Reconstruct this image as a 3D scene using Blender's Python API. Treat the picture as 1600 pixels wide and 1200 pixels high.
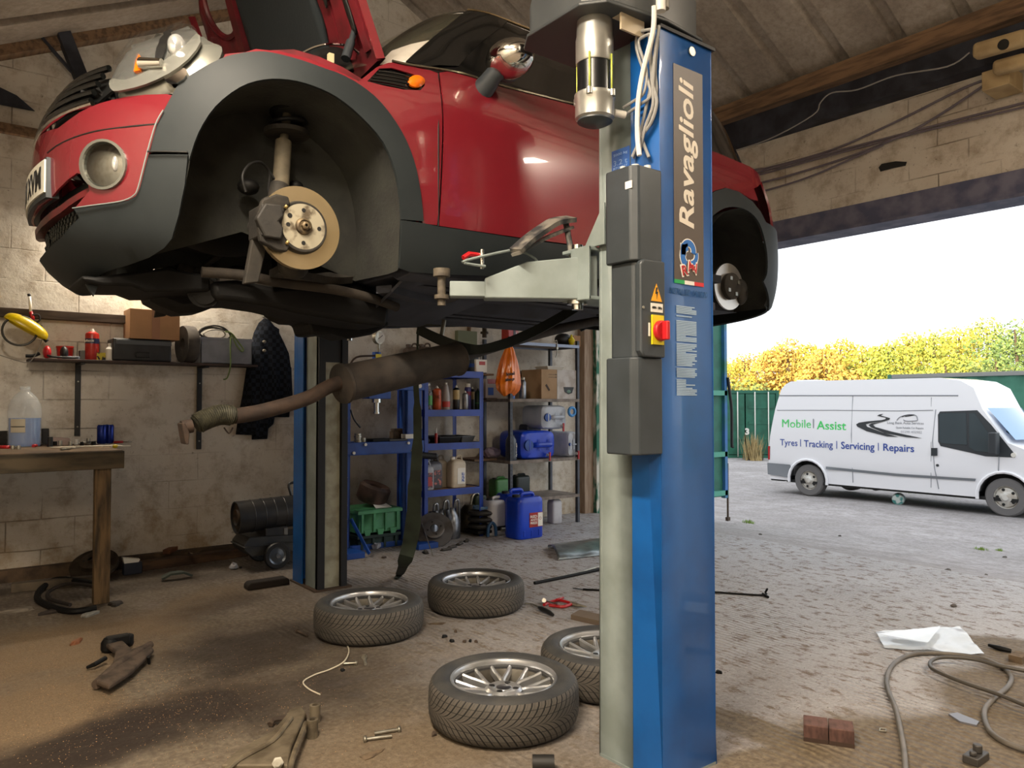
import bpy, bmesh, math, random
from mathutils import Vector, Matrix, geometry, noise
random.seed(7)
for _o in list(bpy.data.objects): bpy.data.objects.remove(_o, do_unlink=True)
SC = bpy.context.scene
COL = SC.collection
PI = math.pi
# ------------------------------------------------------------------ camera, sky, sun, exposure
CAM = Vector((-6.34, -6.70, 1.31)); FPX = 1180.0
_yaw = math.atan2(.79, .613)
PITCH = math.atan(30/FPX)
FWD = Vector((math.cos(_yaw)*math.cos(PITCH), math.sin(_yaw)*math.cos(PITCH), math.sin(PITCH)))
RGT = Vector((math.sin(_yaw), -math.cos(_yaw), 0))
UPV = RGT.cross(FWD)
cd = bpy.data.cameras.new('camera'); cam = bpy.data.objects.new('camera', cd); COL.objects.link(cam)
cd.sensor_width = 36; cd.lens = FPX/1600*36; cd.clip_start = .05; cd.clip_end = 400
cam.location = CAM; cam.rotation_euler = (PI/2+PITCH, 0, _yaw-PI/2)
SC.camera = cam
W = bpy.data.worlds.new('sky'); SC.world = W; W.use_nodes = True
bg = W.node_tree.nodes['Background']; bg.inputs[0].default_value = (.90, .95, 1.0, 1); bg.inputs[1].default_value = 1.3
SC.view_settings.view_transform = 'Standard'; SC.view_settings.look = 'None'
SC.view_settings.exposure = 0.45; SC.view_settings.gamma = 1.0
sl = bpy.data.lights.new('sun', 'SUN'); sl.energy = 9; sl.color = (1, .86, .55); sl.angle = math.radians(1.5)
sun = bpy.data.objects.new('sun', sl); COL.objects.link(sun)
_sd = Vector((1, .30, -math.tan(math.radians(8.5)))).normalized()
sun.rotation_euler = _sd.to_track_quat('-Z', 'Y').to_euler(); sun.location = (-10, -5, 12)
WARM = (1.0, .87, .70)
# ------------------------------------------------------------------ pixel -> place helpers (survey of the photograph)
def ray(px, py): return (FWD + RGT*((px-800)/FPX) + UPV*((600-py)/FPX))
def onz(px, py, z=0.0):
    r = ray(px, py); return CAM + r*((z-CAM.z)/r.z)
def ony(px, py, y):
    r = ray(px, py); return CAM + r*((y-CAM.y)/r.y)
def onx(px, py, x):
    r = ray(px, py); return CAM + r*((x-CAM.x)/r.x)
def atd(px, py, d):
    return CAM + ray(px, py)*d
def proj(p):
    v = Vector(p)-CAM; z = v.dot(FWD)
    return (800+FPX*v.dot(RGT)/z, 600-FPX*v.dot(UPV)/z, z)
# ------------------------------------------------------------------ materials
def srgb(h):
    if isinstance(h, str):
        h = h.lstrip('#'); c = [int(h[i:i+2], 16)/255 for i in (0, 2, 4)]
    else: c = list(h)
    return tuple([(x/12.92 if x <= .04045 else ((x+.055)/1.055)**2.4) for x in c]) + (1,)
class NT:
    def __init__(s, name):
        s.m = bpy.data.materials.new(name); s.m.use_nodes = True; s.t = s.m.node_tree; s.n = s.t.nodes
        s.b = s.n['Principled BSDF']; s._co = None
    def node(s, ty, **kw):
        n = s.n.new(ty)
        for k, v in kw.items():
            if k.startswith('i_'):
                n.inputs[k[2:].replace('_', ' ')].default_value = v
            else: setattr(n, k, v)
        return n
    def link(s, a, b): s.t.links.new(a, b)
    def co(s, world=False):
        if world:
            return s.node('ShaderNodeNewGeometry').outputs['Position']
        if s._co is None: s._co = s.node('ShaderNodeTexCoord').outputs['Object']
        return s._co
    def noise(s, scale, detail=4, world=False, stretch=None, dist=0.0, rough=.5):
        c = s.co(world)
        if stretch:
            mp = s.node('ShaderNodeMapping'); mp.inputs['Scale'].default_value = stretch; s.link(c, mp.inputs[0]); c = mp.outputs[0]
        n = s.node('ShaderNodeTexNoise'); n.inputs['Scale'].default_value = scale; n.inputs['Detail'].default_value = detail
        n.inputs['Distortion'].default_value = dist; n.inputs['Roughness'].default_value = rough
        s.link(c, n.inputs['Vector']); return n.outputs['Fac']
    def ramp(s, fac, a, b, ca=(0, 0, 0, 1), cb=(1, 1, 1, 1)):
        r = s.node('ShaderNodeValToRGB'); r.color_ramp.elements[0].position = a; r.color_ramp.elements[1].position = b
        r.color_ramp.elements[0].color = ca; r.color_ramp.elements[1].color = cb
        s.link(fac, r.inputs[0]); return r.outputs[0]
    def mix(s, fac, a, b, mode='MIX'):
        m = s.node('ShaderNodeMix'); m.data_type = 'RGBA'; m.blend_type = mode
        for inp, v in ((m.inputs[0], fac), (m.inputs[6], a), (m.inputs[7], b)):
            if hasattr(v, 'is_linked') or isinstance(v, bpy.types.NodeSocket): s.link(v, inp)
            else: inp.default_value = v
        return m.outputs[2]
    def math(s, op, a, b=0.0, clamp=False):
        m = s.node('ShaderNodeMath'); m.operation = op; m.use_clamp = clamp
        for i, v in enumerate((a, b)):
            if isinstance(v, bpy.types.NodeSocket): s.link(v, m.inputs[i])
            else: m.inputs[i].default_value = v
        return m.outputs[0]
    def spot(s, cx, cy, rx, ry, rot=0, soft=.5, nz=.35, nscale=3.0):
        """a stain or painted daylight of its own shape lying on the floor: 1 inside, 0 outside, ragged rim"""
        mp = s.node('ShaderNodeMapping'); mp.vector_type = 'TEXTURE'
        mp.inputs['Location'].default_value = (cx, cy, 0); mp.inputs['Rotation'].default_value = (0, 0, rot)
        mp.inputs['Scale'].default_value = (rx, ry, 1e6); s.link(s.co(True), mp.inputs[0])
        ln = s.node('ShaderNodeVectorMath'); ln.operation = 'LENGTH'; s.link(mp.outputs[0], ln.inputs[0])
        n = s.noise(nscale, 5, True); d = s.math('ADD', ln.outputs['Value'], s.math('MULTIPLY', s.math('SUBTRACT', n, .5), nz*5))
        r = s.node('ShaderNodeMapRange'); r.inputs['From Min'].default_value = 1+soft/2; r.inputs['From Max'].default_value = 1-soft/2
        s.link(d, r.inputs[0]); return r.outputs[0]
    def bump(s, h, strength=.3, dist=.01):
        b = s.node('ShaderNodeBump'); b.inputs['Strength'].default_value = strength; b.inputs['Distance'].default_value = dist
        s.link(h, b.inputs['Height'])
        if s.b.inputs['Normal'].is_linked: s.link(s.b.inputs['Normal'].links[0].from_socket, b.inputs['Normal'])
        s.link(b.outputs[0], s.b.inputs['Normal'])
def M(name, c, c2=None, rough=.6, metal=0.0, scale=12, lo=.42, hi=.62, bump=0.0, bscale=80, coat=0.0, spec=.5, stretch=None, alpha=None, trans=0.0, emit=None, ior=None, bdist=.003):
    t = NT(name); b = t.b
    if isinstance(c, str): c = srgb(c)
    if isinstance(c2, str): c2 = srgb(c2)
    b.inputs['Base Color'].default_value = c
    if c2 is not None:
        t.link(t.mix(t.ramp(t.noise(scale, 6, stretch=stretch), lo, hi), c, c2), b.inputs['Base Color'])
    b.inputs['Roughness'].default_value = rough; b.inputs['Metallic'].default_value = metal
    b.inputs['Coat Weight'].default_value = coat; b.inputs['Coat Roughness'].default_value = .04
    b.inputs['Specular IOR Level'].default_value = spec
    if ior: b.inputs['IOR'].default_value = ior
    if trans: b.inputs['Transmission Weight'].default_value = trans
    if alpha is not None: b.inputs['Alpha'].default_value = alpha
    if emit: b.inputs['Emission Color'].default_value = emit[0]; b.inputs['Emission Strength'].default_value = emit[1]
    if bump: t.bump(t.noise(bscale, 3, stretch=stretch), bump, bdist)
    return t.m
# ------------------------------------------------------------------ mesh builder
def frame(p, q):
    z = (Vector(q)-Vector(p)); L = z.length; z = z.normalized() if L > 1e-9 else Vector((0, 0, 1))
    a = Vector((0, 0, 1)) if abs(z.z) < .95 else Vector((1, 0, 0))
    x = a.cross(z).normalized(); y = z.cross(x)
    return x, y, z, L
class MB:
    def __init__(s): s.v = []; s.f = []; s.sm = []
    def add(s, vs, fs, smooth=False, m=None):
        o = len(s.v)
        for p in vs:
            p = Vector(p); s.v.append(m @ p if m else p)
        for f in fs: s.f.append([i+o for i in f]); s.sm.append(smooth)
        return s
    def box(s, x0, x1, y0, y1, z0, z1, m=None):
        vs = [(x0, y0, z0), (x1, y0, z0), (x1, y1, z0), (x0, y1, z0), (x0, y0, z1), (x1, y0, z1), (x1, y1, z1), (x0, y1, z1)]
        return s.add(vs, [(3, 2, 1, 0), (4, 5, 6, 7), (0, 1, 5, 4), (1, 2, 6, 5), (2, 3, 7, 6), (3, 0, 4, 7)], False, m)
    def cbox(s, c, sx, sy, sz, m=None):
        return s.box(c[0]-sx/2, c[0]+sx/2, c[1]-sy/2, c[1]+sy/2, c[2]-sz/2, c[2]+sz/2, m)
    def cyl(s, p, q, r, r2=None, n=16, cap=True):
        r2 = r if r2 is None else r2
        x, y, z, L = frame(p, q); p = Vector(p); q = Vector(q); vs = []
        for c, rr in ((p, r), (q, r2)):
            for i in range(n):
                a = 2*PI*i/n; vs.append(c+x*(rr*math.cos(a))+y*(rr*math.sin(a)))
        s.add(vs, [(i, (i+1) % n, n+(i+1) % n, n+i) for i in range(n)], True)
        if cap: s.add(vs, [tuple(reversed(range(n))), tuple(range(n, 2*n))], False)
        return s
    def lathe(s, prof, n=24, o=(0, 0, 0), axis=(0, 0, 1), closed=False, cap=True, arc=None, smooth=True):
        """prof: list of (radius, height along the axis)"""
        o = Vector(o); x, y, z, L = frame((0, 0, 0), axis); vs = []
        for r, h in prof:
            for i in range(n):
                a = 2*PI*i/n; vs.append(o+x*(r*math.cos(a))+y*(r*math.sin(a))+z*h)
        k = len(prof); fs = []
        for j in range(k if closed else k-1):
            for i in range(n):
                a, b = j*n+i, j*n+(i+1) % n; c, d = ((j+1) % k)*n+(i+1) % n, ((j+1) % k)*n+i
                fs.append((a, b, c, d))
        s.add(vs, fs, smooth)
        if cap and not closed:
            if prof[0][0] > 1e-4: s.add(vs[:n], [tuple(reversed(range(n)))], False)
            if prof[-1][0] > 1e-4: s.add(vs[-n:], [tuple(range(n))], False)
        return s
    def tube(s, pts, r, n=8, cap=True, closed=False, flat=None):
        """pts path; r a number or list; flat=(w,h) gives a strap of that section"""
        pts = [Vector(p) for p in pts]; k = len(pts); vs = []
        rs = r if isinstance(r, (list, tuple)) else [r]*k
        up = None
        for i, p in enumerate(pts):
            if closed: t = pts[(i+1) % k]-pts[(i-1) % k]
            else: t = pts[min(i+1, k-1)]-pts[max(i-1, 0)]
            t = t.normalized() if t.length > 1e-9 else Vector((0, 0, 1))
            if up is None:
                a = Vector((0, 0, 1)) if abs(t.z) < .9 else Vector((1, 0, 0)); up = (a-t*a.dot(t)).normalized()
            else:
                up = up-t*up.dot(t); up = up.normalized() if up.length > 1e-6 else Vector((1, 0, 0))
            sd = t.cross(up)
            for j in range(n):
                an = 2*PI*j/n
                vs.append(p+up*(rs[i]*math.cos(an))+sd*(rs[i]*math.sin(an)))
        fs = []
        for i in range(k if closed else k-1):
            i2 = (i+1) % k
            for j in range(n): fs.append((i*n+j, i2*n+j, i2*n+(j+1) % n, i*n+(j+1) % n))
        s.add(vs, fs, True)
        if cap and not closed: s.add(vs, [tuple(range(n)), tuple(reversed(range((k-1)*n, k*n)))], False)
        return s
    def ribbon(s, pts, w, th, dirs):
        """flat strap: pts path, width direction per point"""
        vs = []; k = len(pts); pts = [Vector(p) for p in pts]
        for i, p in enumerate(pts):
            t = (pts[min(i+1, k-1)]-pts[max(i-1, 0)]).normalized(); d = Vector(dirs[i] if isinstance(dirs, list) else dirs)
            d = (d-t*d.dot(t)).normalized(); nn = t.cross(d)
            ww = w[i] if isinstance(w, list) else w
            for a, b in ((-1, -1), (1, -1), (1, 1), (-1, 1)): vs.append(p+d*(a*ww/2)+nn*(b*th/2))
        fs = [(i*4+j, i*4+4+j, i*4+4+(j+1) % 4, i*4+(j+1) % 4) for i in range(k-1) for j in range(4)]
        s.add(vs, fs, True); s.add(vs, [(0, 1, 2, 3), tuple((k-1)*4+j for j in (3, 2, 1, 0))]); return s
    def prism(s, poly, a, b, axis='z', m=None):
        """poly 2D, extruded from a to b along the axis (x: poly is (y,z); y: poly is (x,z); z: poly is (x,y))"""
        n = len(poly)
        def P(u, w, h): return {'x': (h, u, w), 'y': (u, h, w), 'z': (u, w, h)}[axis]
        vs = [P(u, w, a) for u, w in poly]+[P(u, w, b) for u, w in poly]
        fs = [tuple(reversed(range(n))), tuple(range(n, 2*n))]+[(i, (i+1) % n, n+(i+1) % n, n+i) for i in range(n)]
        return s.add(vs, fs, False, m)
    def pprism(s, pts, d):
        """3D planar polygon given by points, extruded by vector d"""
        n = len(pts); d = Vector(d); pts = [Vector(p) for p in pts]
        return s.add(pts+[p+d for p in pts], [tuple(range(n)), tuple(reversed(range(n, 2*n)))]+[(i, n+i, n+(i+1) % n, (i+1) % n) for i in range(n)])
    def ell(s, c, rx, ry, rz, nu=20, nv=12, m=None):
        vs = []; c = Vector(c)
        for j in range(nv+1):
            ph = PI*j/nv
            for i in range(nu):
                th = 2*PI*i/nu; vs.append(c+Vector((rx*math.sin(ph)*math.cos(th), ry*math.sin(ph)*math.sin(th), rz*math.cos(ph))))
        fs = [(j*nu+i, (j+1)*nu+i, (j+1)*nu+(i+1) % nu, j*nu+(i+1) % nu) for j in range(nv) for i in range(nu)]
        return s.add(vs, fs, True, m)
    def torus(s, c, R, r, axis=(0, 0, 1), n=28, k=10):
        prof = [(R+r*math.cos(2*PI*j/k), r*math.sin(2*PI*j/k)) for j in range(k)]
        return s.lathe(prof, n, c, axis, closed=True)
    def grid(s, fn, nu, nv, smooth=True, closeu=False):
        vs = [fn(i/(nu if closeu else nu-1), j/(nv-1)) for j in range(nv) for i in range(nu)]
        e = nu if closeu else nu-1
        fs = [(j*nu+i, j*nu+(i+1) % nu, (j+1)*nu+(i+1) % nu, (j+1)*nu+i) for j in range(nv-1) for i in range(e)]
        return s.add(vs, fs, smooth)
    def xf(s, m):
        s.v = [m @ p for p in s.v]; return s
    def build(s, name, mat=None, parent=None, bevel=0, weld=True, solid=0, seg=2, sub=0, loc=None, rotz=0):
        me = bpy.data.meshes.new(name); me.from_pydata([tuple(p) for p in s.v], [], s.f); me.update()
        bm = bmesh.new(); bm.from_mesh(me); bm.faces.ensure_lookup_table()
        for f, k in zip(bm.faces, s.sm): f.smooth = k
        if weld: bmesh.ops.remove_doubles(bm, verts=bm.verts, dist=1e-5)
        bmesh.ops.dissolve_degenerate(bm, dist=1e-6, edges=bm.edges)
        bmesh.ops.recalc_face_normals(bm, faces=bm.faces)
        for e in bm.edges:
            if len(e.link_faces) == 2 and e.calc_face_angle(0) > math.radians(38): e.smooth = False
        bm.to_mesh(me); bm.free()
        o = bpy.data.objects.new(name, me); COL.objects.link(o)
        if mat: me.materials.append(mat)
        if parent: o.parent = parent
        if loc is not None: o.location = loc
        o.rotation_euler.z = rotz
        if solid:
            md = o.modifiers.new('solid', 'SOLIDIFY'); md.thickness = solid; md.offset = 0
        if sub:
            md = o.modifiers.new('sub', 'SUBSURF'); md.levels = sub; md.render_levels = sub
        if bevel:
            md = o.modifiers.new('bevel', 'BEVEL'); md.width = bevel; md.segments = seg; md.limit_method = 'ANGLE'; md.angle_limit = math.radians(40); md.harden_normals = False
            for p in me.polygons: p.use_smooth = True
            md2 = o.modifiers.new('wn', 'WEIGHTED_NORMAL'); md2.keep_sharp = True
        return o
def tag(o, label=None, cat=None, group=None, kind=None):
    if label: o['label'] = label
    if cat: o['category'] = cat
    if group: o['group'] = group
    if kind: o['kind'] = kind
    return o
def thing(name, loc, label, cat, rz=0, group=None):
    o = bpy.data.objects.new(name, None); COL.objects.link(o); o.location = loc; o.rotation_euler.z = rz
    o.empty_display_size = .1
    return tag(o, label, cat, group)
def kids(o): return [c for c in bpy.data.objects if c.parent == o]
def copy_tree(o, parent=None):
    c = o.copy(); COL.objects.link(c)
    if parent: c.parent = parent
    for ch in kids(o): copy_tree(ch, c)
    return c
def text(body, name, mat, parent, size, m, extrude=.001, align='CENTER', shear=0, bold=0, sx=1.0, space=1.0):
    """lettering as a mesh; m places the text plane (x along writing, y up the letters)"""
    cu = bpy.data.curves.new(name, 'FONT'); cu.body = body; cu.size = size; cu.extrude = extrude; cu.align_x = align; cu.align_y = 'CENTER'
    cu.shear = shear; cu.offset = bold; cu.space_character = space; cu.resolution_u = 3
    o = bpy.data.objects.new(name, cu); COL.objects.link(o)
    dg = bpy.context.evaluated_depsgraph_get(); me = bpy.data.meshes.new_from_object(o.evaluated_get(dg))
    bpy.data.objects.remove(o, do_unlink=True)
    me.transform(m @ Matrix.Diagonal((sx, 1, 1, 1))); me.name = name
    me.materials.clear(); me.materials.append(mat)
    ob = bpy.data.objects.new(name, me); COL.objects.link(ob); ob.parent = parent
    return ob
def basis(o, x, y):
    x = Vector(x).normalized(); y = Vector(y).normalized(); z = x.cross(y)
    m = Matrix((x, y, z)).transposed().to_4x4(); m.translation = Vector(o); return m
# ------------------------------------------------------------------ the setting
def struct(o): o['kind'] = 'structure'; return o
def yz(x):
    if x <= 0: return 0.0
    return -.72*(1-math.exp(-x/4.0))-.004*x
# floor: broom-ridged old concrete with sawdust, oil and damp
def floor_mat():
    t = NT('garage_concrete'); b = t.b
    n1 = t.noise(.55, 6, True, rough=.65); n2 = t.noise(4.5, 8, True, rough=.7); n3 = t.noise(38, 4, True); n4 = t.noise(160, 2, True)
    c = t.mix(t.ramp(n1, .35, .65), srgb('#75695e'), srgb('#968c82'))
    c = t.mix(t.ramp(n2, .35, .75), c, srgb('#5f5042'))
    c = t.mix(t.math('MULTIPLY', t.ramp(n3, .45, .7), .55), c, srgb('#aba39a'))
    lft = t.spot(-5.6, -3.2, 1.7, 3.3, 0, .9, .25)
    c = t.mix(t.math('MULTIPLY', lft, .75), c, t.mix(t.ramp(n3, .3, .7), srgb('#564a3a'), srgb('#706450')))
    # sawdust swept over the left floor
    for (px, py, rx, ry, rot, k) in ((110, 1010, .55, .5, .2, .9), (60, 1120, .35, .5, 0, .9), (250, 965, .9, .22, .6, .6), (620, 1180, .4, .35, 0, .35), (300, 1100, .3, .2, 0, .55)):
        p = onz(px, py); c = t.mix(t.math('MULTIPLY', t.spot(p.x, p.y, rx, ry, rot, .7, .3), k), c, t.mix(t.ramp(n4, .35, .65), srgb('#6e5a42'), srgb('#88745a')))
    # oil and wet stains
    for (px, py, rx, ry, rot, k) in ((300, 1110, .30, .30, 0, .92), (80, 1180, .4, .22, .2, .9), (400, 1010, .5, .36, .5, .8), (345, 945, .35, .2, .6, .45), (190, 1150, .3, .2, .2, .9), (440, 1090, .34, .3, 0, .7), (560, 1040, .3, .25, 0, .5), (40, 920, .9, .14, 0, .6), (900, 960, .3, .12, .4, .3), (660, 1060, .4, .2, .3, .35), (230, 915, 1.3, .16, .0, .45)):
        p = onz(px, py); c = t.mix(t.math('MULTIPLY', t.spot(p.x, p.y, rx, ry, rot, .8, .35), k), c, srgb('#2b211a'))
    # daylight by the doorway painted in as a pale patch, with damp brown pits
    cr = t.math('MULTIPLY', t.spot(-.9, -4.0, 2.6, 4.2, 0, .9, .12), .9)
    pale = t.mix(t.ramp(t.noise(13, 8, True, stretch=(1.3, .7, 1), rough=.75), .52, .60), srgb('#bcbcc0'), srgb('#7b6c60'))
    c = t.mix(cr, c, pale)
    for (px, py, rx, ry, rot) in ((1500, 1165, .75, .33, -.6), (1560, 1080, .4, .28, 0), (1590, 1020, .25, .35, 0), (1200, 1190, .22, .12, -.3), (1180, 1140, .10, .3, 0)):
        p = onz(px, py); c = t.mix(t.math('MULTIPLY', t.spot(p.x, p.y, rx, ry, rot, .35, .2), .9), c, t.mix(t.ramp(n3, .35, .65), srgb('#5c4e3c'), srgb('#776953')))
    c = t.mix(.8, c, t.ramp(t.noise(70, 5, True, rough=.8), .3, .7, (.55, .55, .55, 1), (1.15, 1.15, 1.15, 1)), 'MULTIPLY')
    t.link(c, b.inputs['Base Color'])
    t.link(t.ramp(n2, .3, .7, (.62, .62, .62, 1), (.9, .9, .9, 1)), b.inputs['Roughness'])
    b.inputs['Specular IOR Level'].default_value = .35
    w = t.node('ShaderNodeTexWave', wave_type='BANDS', bands_direction='X'); w.inputs['Scale'].default_value = 8.2; w.inputs['Distortion'].default_value = 5
    w.inputs['Detail'].default_value = 3; w.inputs['Detail Scale'].default_value = .8; t.link(t.co(True), w.inputs['Vector'])
    wm = t.math('MULTIPLY', t.math('MULTIPLY', w.outputs['Fac'], t.ramp(t.noise(1.6, 5, True), .42, .6)), t.math('SUBTRACT', 1, t.math('MULTIPLY', lft, .85)))
    t.bump(wm, .6, .016); t.bump(n2, .5, .018); t.bump(n3, .45, .006)
    return t.m
b = MB(); b.grid(lambda u, v: Vector((-7.4+7.4*u, -12+12.02*v, 0)), 3, 3, False)
o = b.build('floor', floor_mat()); struct(o)
mdf = o.modifiers.new('s', 'SOLIDIFY'); mdf.thickness = .2; mdf.offset = -1
# walls: whitewashed breeze block
def wall_mat(name, side='y', clean=False):
    t = NT(name); b = t.b
    g = t.co(True); sp = t.node('ShaderNodeSeparateXYZ'); t.link(g, sp.inputs[0]); cb = t.node('ShaderNodeCombineXYZ')
    t.link(sp.outputs[0 if side == 'y' else 1], cb.inputs[0]); t.link(sp.outputs[2], cb.inputs[1])
    wob = t.node('ShaderNodeTexNoise'); wob.inputs['Scale'].default_value = 1.7; t.link(cb.outputs[0], wob.inputs['Vector'])
    ad = t.node('ShaderNodeVectorMath', operation='MULTIPLY_ADD'); t.link(wob.outputs['Color'], ad.inputs[0]); ad.inputs[1].default_value = (.03, .03, 0); t.link(cb.outputs[0], ad.inputs[2])
    br = t.node('ShaderNodeTexBrick'); br.inputs['Scale'].default_value = 1.0; br.inputs['Brick Width'].default_value = .45; br.inputs['Row Height'].default_value = .225
    br.inputs['Mortar Size'].default_value = .006; br.inputs['Mortar Smooth'].default_value = .6
    br.inputs['Color1'].default_value = (.85, .85, .85, 1); br.inputs['Color2'].default_value = (1, 1, 1, 1); br.inputs['Mortar'].default_value = (.0, .0, .0, 1)
    t.link(ad.outputs[0], br.inputs['Vector'])
    n1 = t.noise(.8, 6, True, rough=.6); n2 = t.noise(5, 8, True, rough=.7); n3 = t.noise(30, 5, True, rough=.7)
    c = t.mix(t.ramp(n1, .35, .65), srgb('#cfcabf'), srgb('#bdb3a4'))
    c = t.mix(t.math('MULTIPLY', t.ramp(n2, .48, .66), .7), c, srgb('#93836f'))
    c = t.mix(t.math('MULTIPLY', t.ramp(n3, .61, .70), .75), c, srgb('#5a4e40'))
    # bare, dirty block showing where the paint has gone
    jm = t.math('MULTIPLY', br.outputs['Fac'], t.ramp(t.noise(1.6, 5, True), .48, .66))
    if side == 'y':
        lf = t.node('ShaderNodeMapRange'); lf.inputs['From Min'].default_value = -4.9; lf.inputs['From Max'].default_value = -5.5; lf.inputs['To Min'].default_value = .35; t.link(sp.outputs[0], lf.inputs[0]); jm = t.math('MULTIPLY', jm, lf.outputs[0])
    c = t.mix(t.math('MULTIPLY', jm, .75), c, srgb('#54483a'))
    if not clean:
        mz = t.node('ShaderNodeMapRange'); mz.inputs['From Min'].default_value = .75; mz.inputs['From Max'].default_value = .05; t.link(sp.outputs[2], mz.inputs[0])
        low = t.math('MULTIPLY', mz.outputs[0], t.ramp(n2, .3, .7)); c = t.mix(t.math('MULTIPLY', low, .8), c, srgb('#8a7048'))
    t.link(c, b.inputs['Base Color']); b.inputs['Roughness'].default_value = .85; b.inputs['Specular IOR Level'].default_value = .25
    inv = t.math('SUBTRACT', 1.0, jm); t.bump(inv, .6, .012); t.bump(n2, .3, .02); t.bump(n3, .5, .006)
    return t.m
WM = wall_mat('whitewashed_block')
RZ = lambda x: 5.49-.489*abs(x+2.74)
b = MB(); b.prism([(-7.4, -.2), (.22, -.2), (.22, RZ(.22)), (-2.74, 5.49), (-7.4, RZ(-7.4))], 0, .2, 'y'); struct(b.build('wall_back', WM))
b = MB(); b.box(-7.6, -7.4, -12, .2, -.2, RZ(-7.4)); struct(b.build('wall_left', wall_mat('whitewashed_block_left', 'x')))
b = MB(); b.prism([(-7.4, -.2), (.22, -.2), (.22, RZ(.22)), (-2.74, 5.49), (-7.4, RZ(-7.4))], -12.2, -12, 'y'); struct(b.build('wall_front', WM))
# wall over the doorway and its far pier
lm = wall_mat('cream_block_over_door', 'x', True)
b = MB(); b.box(0, .22, -12, 0, 3.02, 3.82); b.box(0, .22, -12, -6.9, -.2, 3.02); struct(b.build('wall_right', lm))
steel = M('painted_steel_beam', '#4b4f66', '#6b6a7c', rough=.6, metal=.2, scale=6, bump=.2)
b = MB(); b.box(-.015, .235, -7.1, .0, 2.84, 3.03); b.box(-.05, .25, -7.1, 0, 2.82, 2.845); struct(b.build('trim_1', steel))
darkst = M('dark_steel', '#23242c', '#3a3c46', rough=.7, metal=.3, scale=5, bump=.3)
b = MB(); b.box(-.16, .2, -12, 0, 3.82, 4.10); struct(b.build('trim_2', darkst))
timb = M('old_timber', '#7d6248', '#5a4634', rough=.85, scale=4, stretch=(8, 1, 8), bump=.3)
b = MB(); b.box(-.27, -.16, -12, 0, 4.05, 4.20); struct(b.build('trim_3', timb))
# sheet roof, ribs run down the slope
def roof_mat():
    t = NT('asbestos_sheet'); n = t.noise(1.3, 6, True, rough=.65); n2 = t.noise(22, 5, True, rough=.7)
    c = t.mix(t.ramp(n, .35, .65), srgb('#a59b8f'), srgb('#857a6e')); c = t.mix(t.math('MULTIPLY', t.ramp(n2, .4, .75), .5), c, srgb('#544a40'))
    t.link(c, t.b.inputs['Base Color']); t.b.inputs['Roughness'].default_value = .9; t.bump(n2, .4, .006); return t.m
RM = roof_mat()
def roof_sheet(xa, xb, name):
    pitch = .475; prof = [(0, 0), (.30, 0), (.325, .07), (.41, .07), (.435, 0)]
    ys = []; y = -12.3
    while y < .5:
        for a, h in prof: ys.append((y+a, h))
        y += pitch
    b = MB(); n = len(ys); vs = []
    for x in (xa, xb):
        for y, h in ys: vs.append((x, y, RZ(x)+h))
    b.add(vs, [(i, i+1, n+i+1, n+i) for i in range(n-1)]); o = b.build(name, RM)
    m = o.modifiers.new('s', 'SOLIDIFY'); m.thickness = .02; m.offset = 1
    return struct(o)
roof_sheet(.55, -2.74, 'ceiling'); roof_sheet(-2.74, -7.7, 'ceiling')
# rafters of the steel trusses
def bar(b, p, q, w, h, up=(0, 0, 1)):
    p = Vector(p); q = Vector(q); z = (q-p).normalized(); x = Vector(up).cross(z).normalized(); y = z.cross(x)
    vs = []
    for c in (p, q):
        for i, j in ((-1, -1), (1, -1), (1, 1), (-1, 1)): vs.append(c+x*(i*w/2)+y*(j*h/2))
    return b.add(vs, [(3, 2, 1, 0), (4, 5, 6, 7), (0, 1, 5, 4), (1, 2, 6, 5), (2, 3, 7, 6), (3, 0, 4, 7)])
b = MB(); yy = -5.05
bar(b, (0, yy, RZ(0)-.09), (-2.74, yy, 5.40), .09, .16); bar(b, (-2.74, yy, 5.40), (-7.4, yy, RZ(-7.4)-.09), .09, .16)
bar(b, (-.1, yy, 4.0), (-.7, yy, 4.42), .05, .08)
struct(b.build('trim_4', darkst))
# timber rafter and struts against the gable wall
g1 = ony(-60, 84, -.12); g2 = ony(420, 4, -.12)
b = MB(); sl_ = (g2.z-g1.z)/(g2.x-g1.x); zf = lambda x: g1.z+sl_*(x-g1.x)
bar(b, (-7.4, -.06, zf(-7.4)), (-2.9, -.06, zf(-2.9)), .12, .11); struct(b.build('trim_5', timb))
b = MB(); bar(b, ony(98, 50, -.14), ony(142, 160, -.14), .09, .09, (0, 1, 0)); bar(b, ony(66, 60, -.12), ony(112, 112, -.12), .02, .03, (0, 1, 0)); struct(b.build('trim_6', darkst))
b = MB(); b.pprism([ony(-40, 118, -.03), ony(-40, 156, -.03), ony(54, 174, -.03), ony(26, 150, -.03)], (0, -.015, 0)); struct(b.build('rafter_shadow_plate', darkst))  # thin dark plate standing for the rafter's shadow on the wall
zl = ony(40, 208, 0).z
b = MB(); b.box(-7.4, -4.6, -.05, 0, zl-.035, zl+.035); struct(b.build('trim_8', timb))
# purlins under the left slope
b = MB()
for x in (-6.9,): b.box(x-.04, x+.04, -12, 0, RZ(x)-.16, RZ(x)-.02)
struct(b.build('trim_9', darkst))
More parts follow.
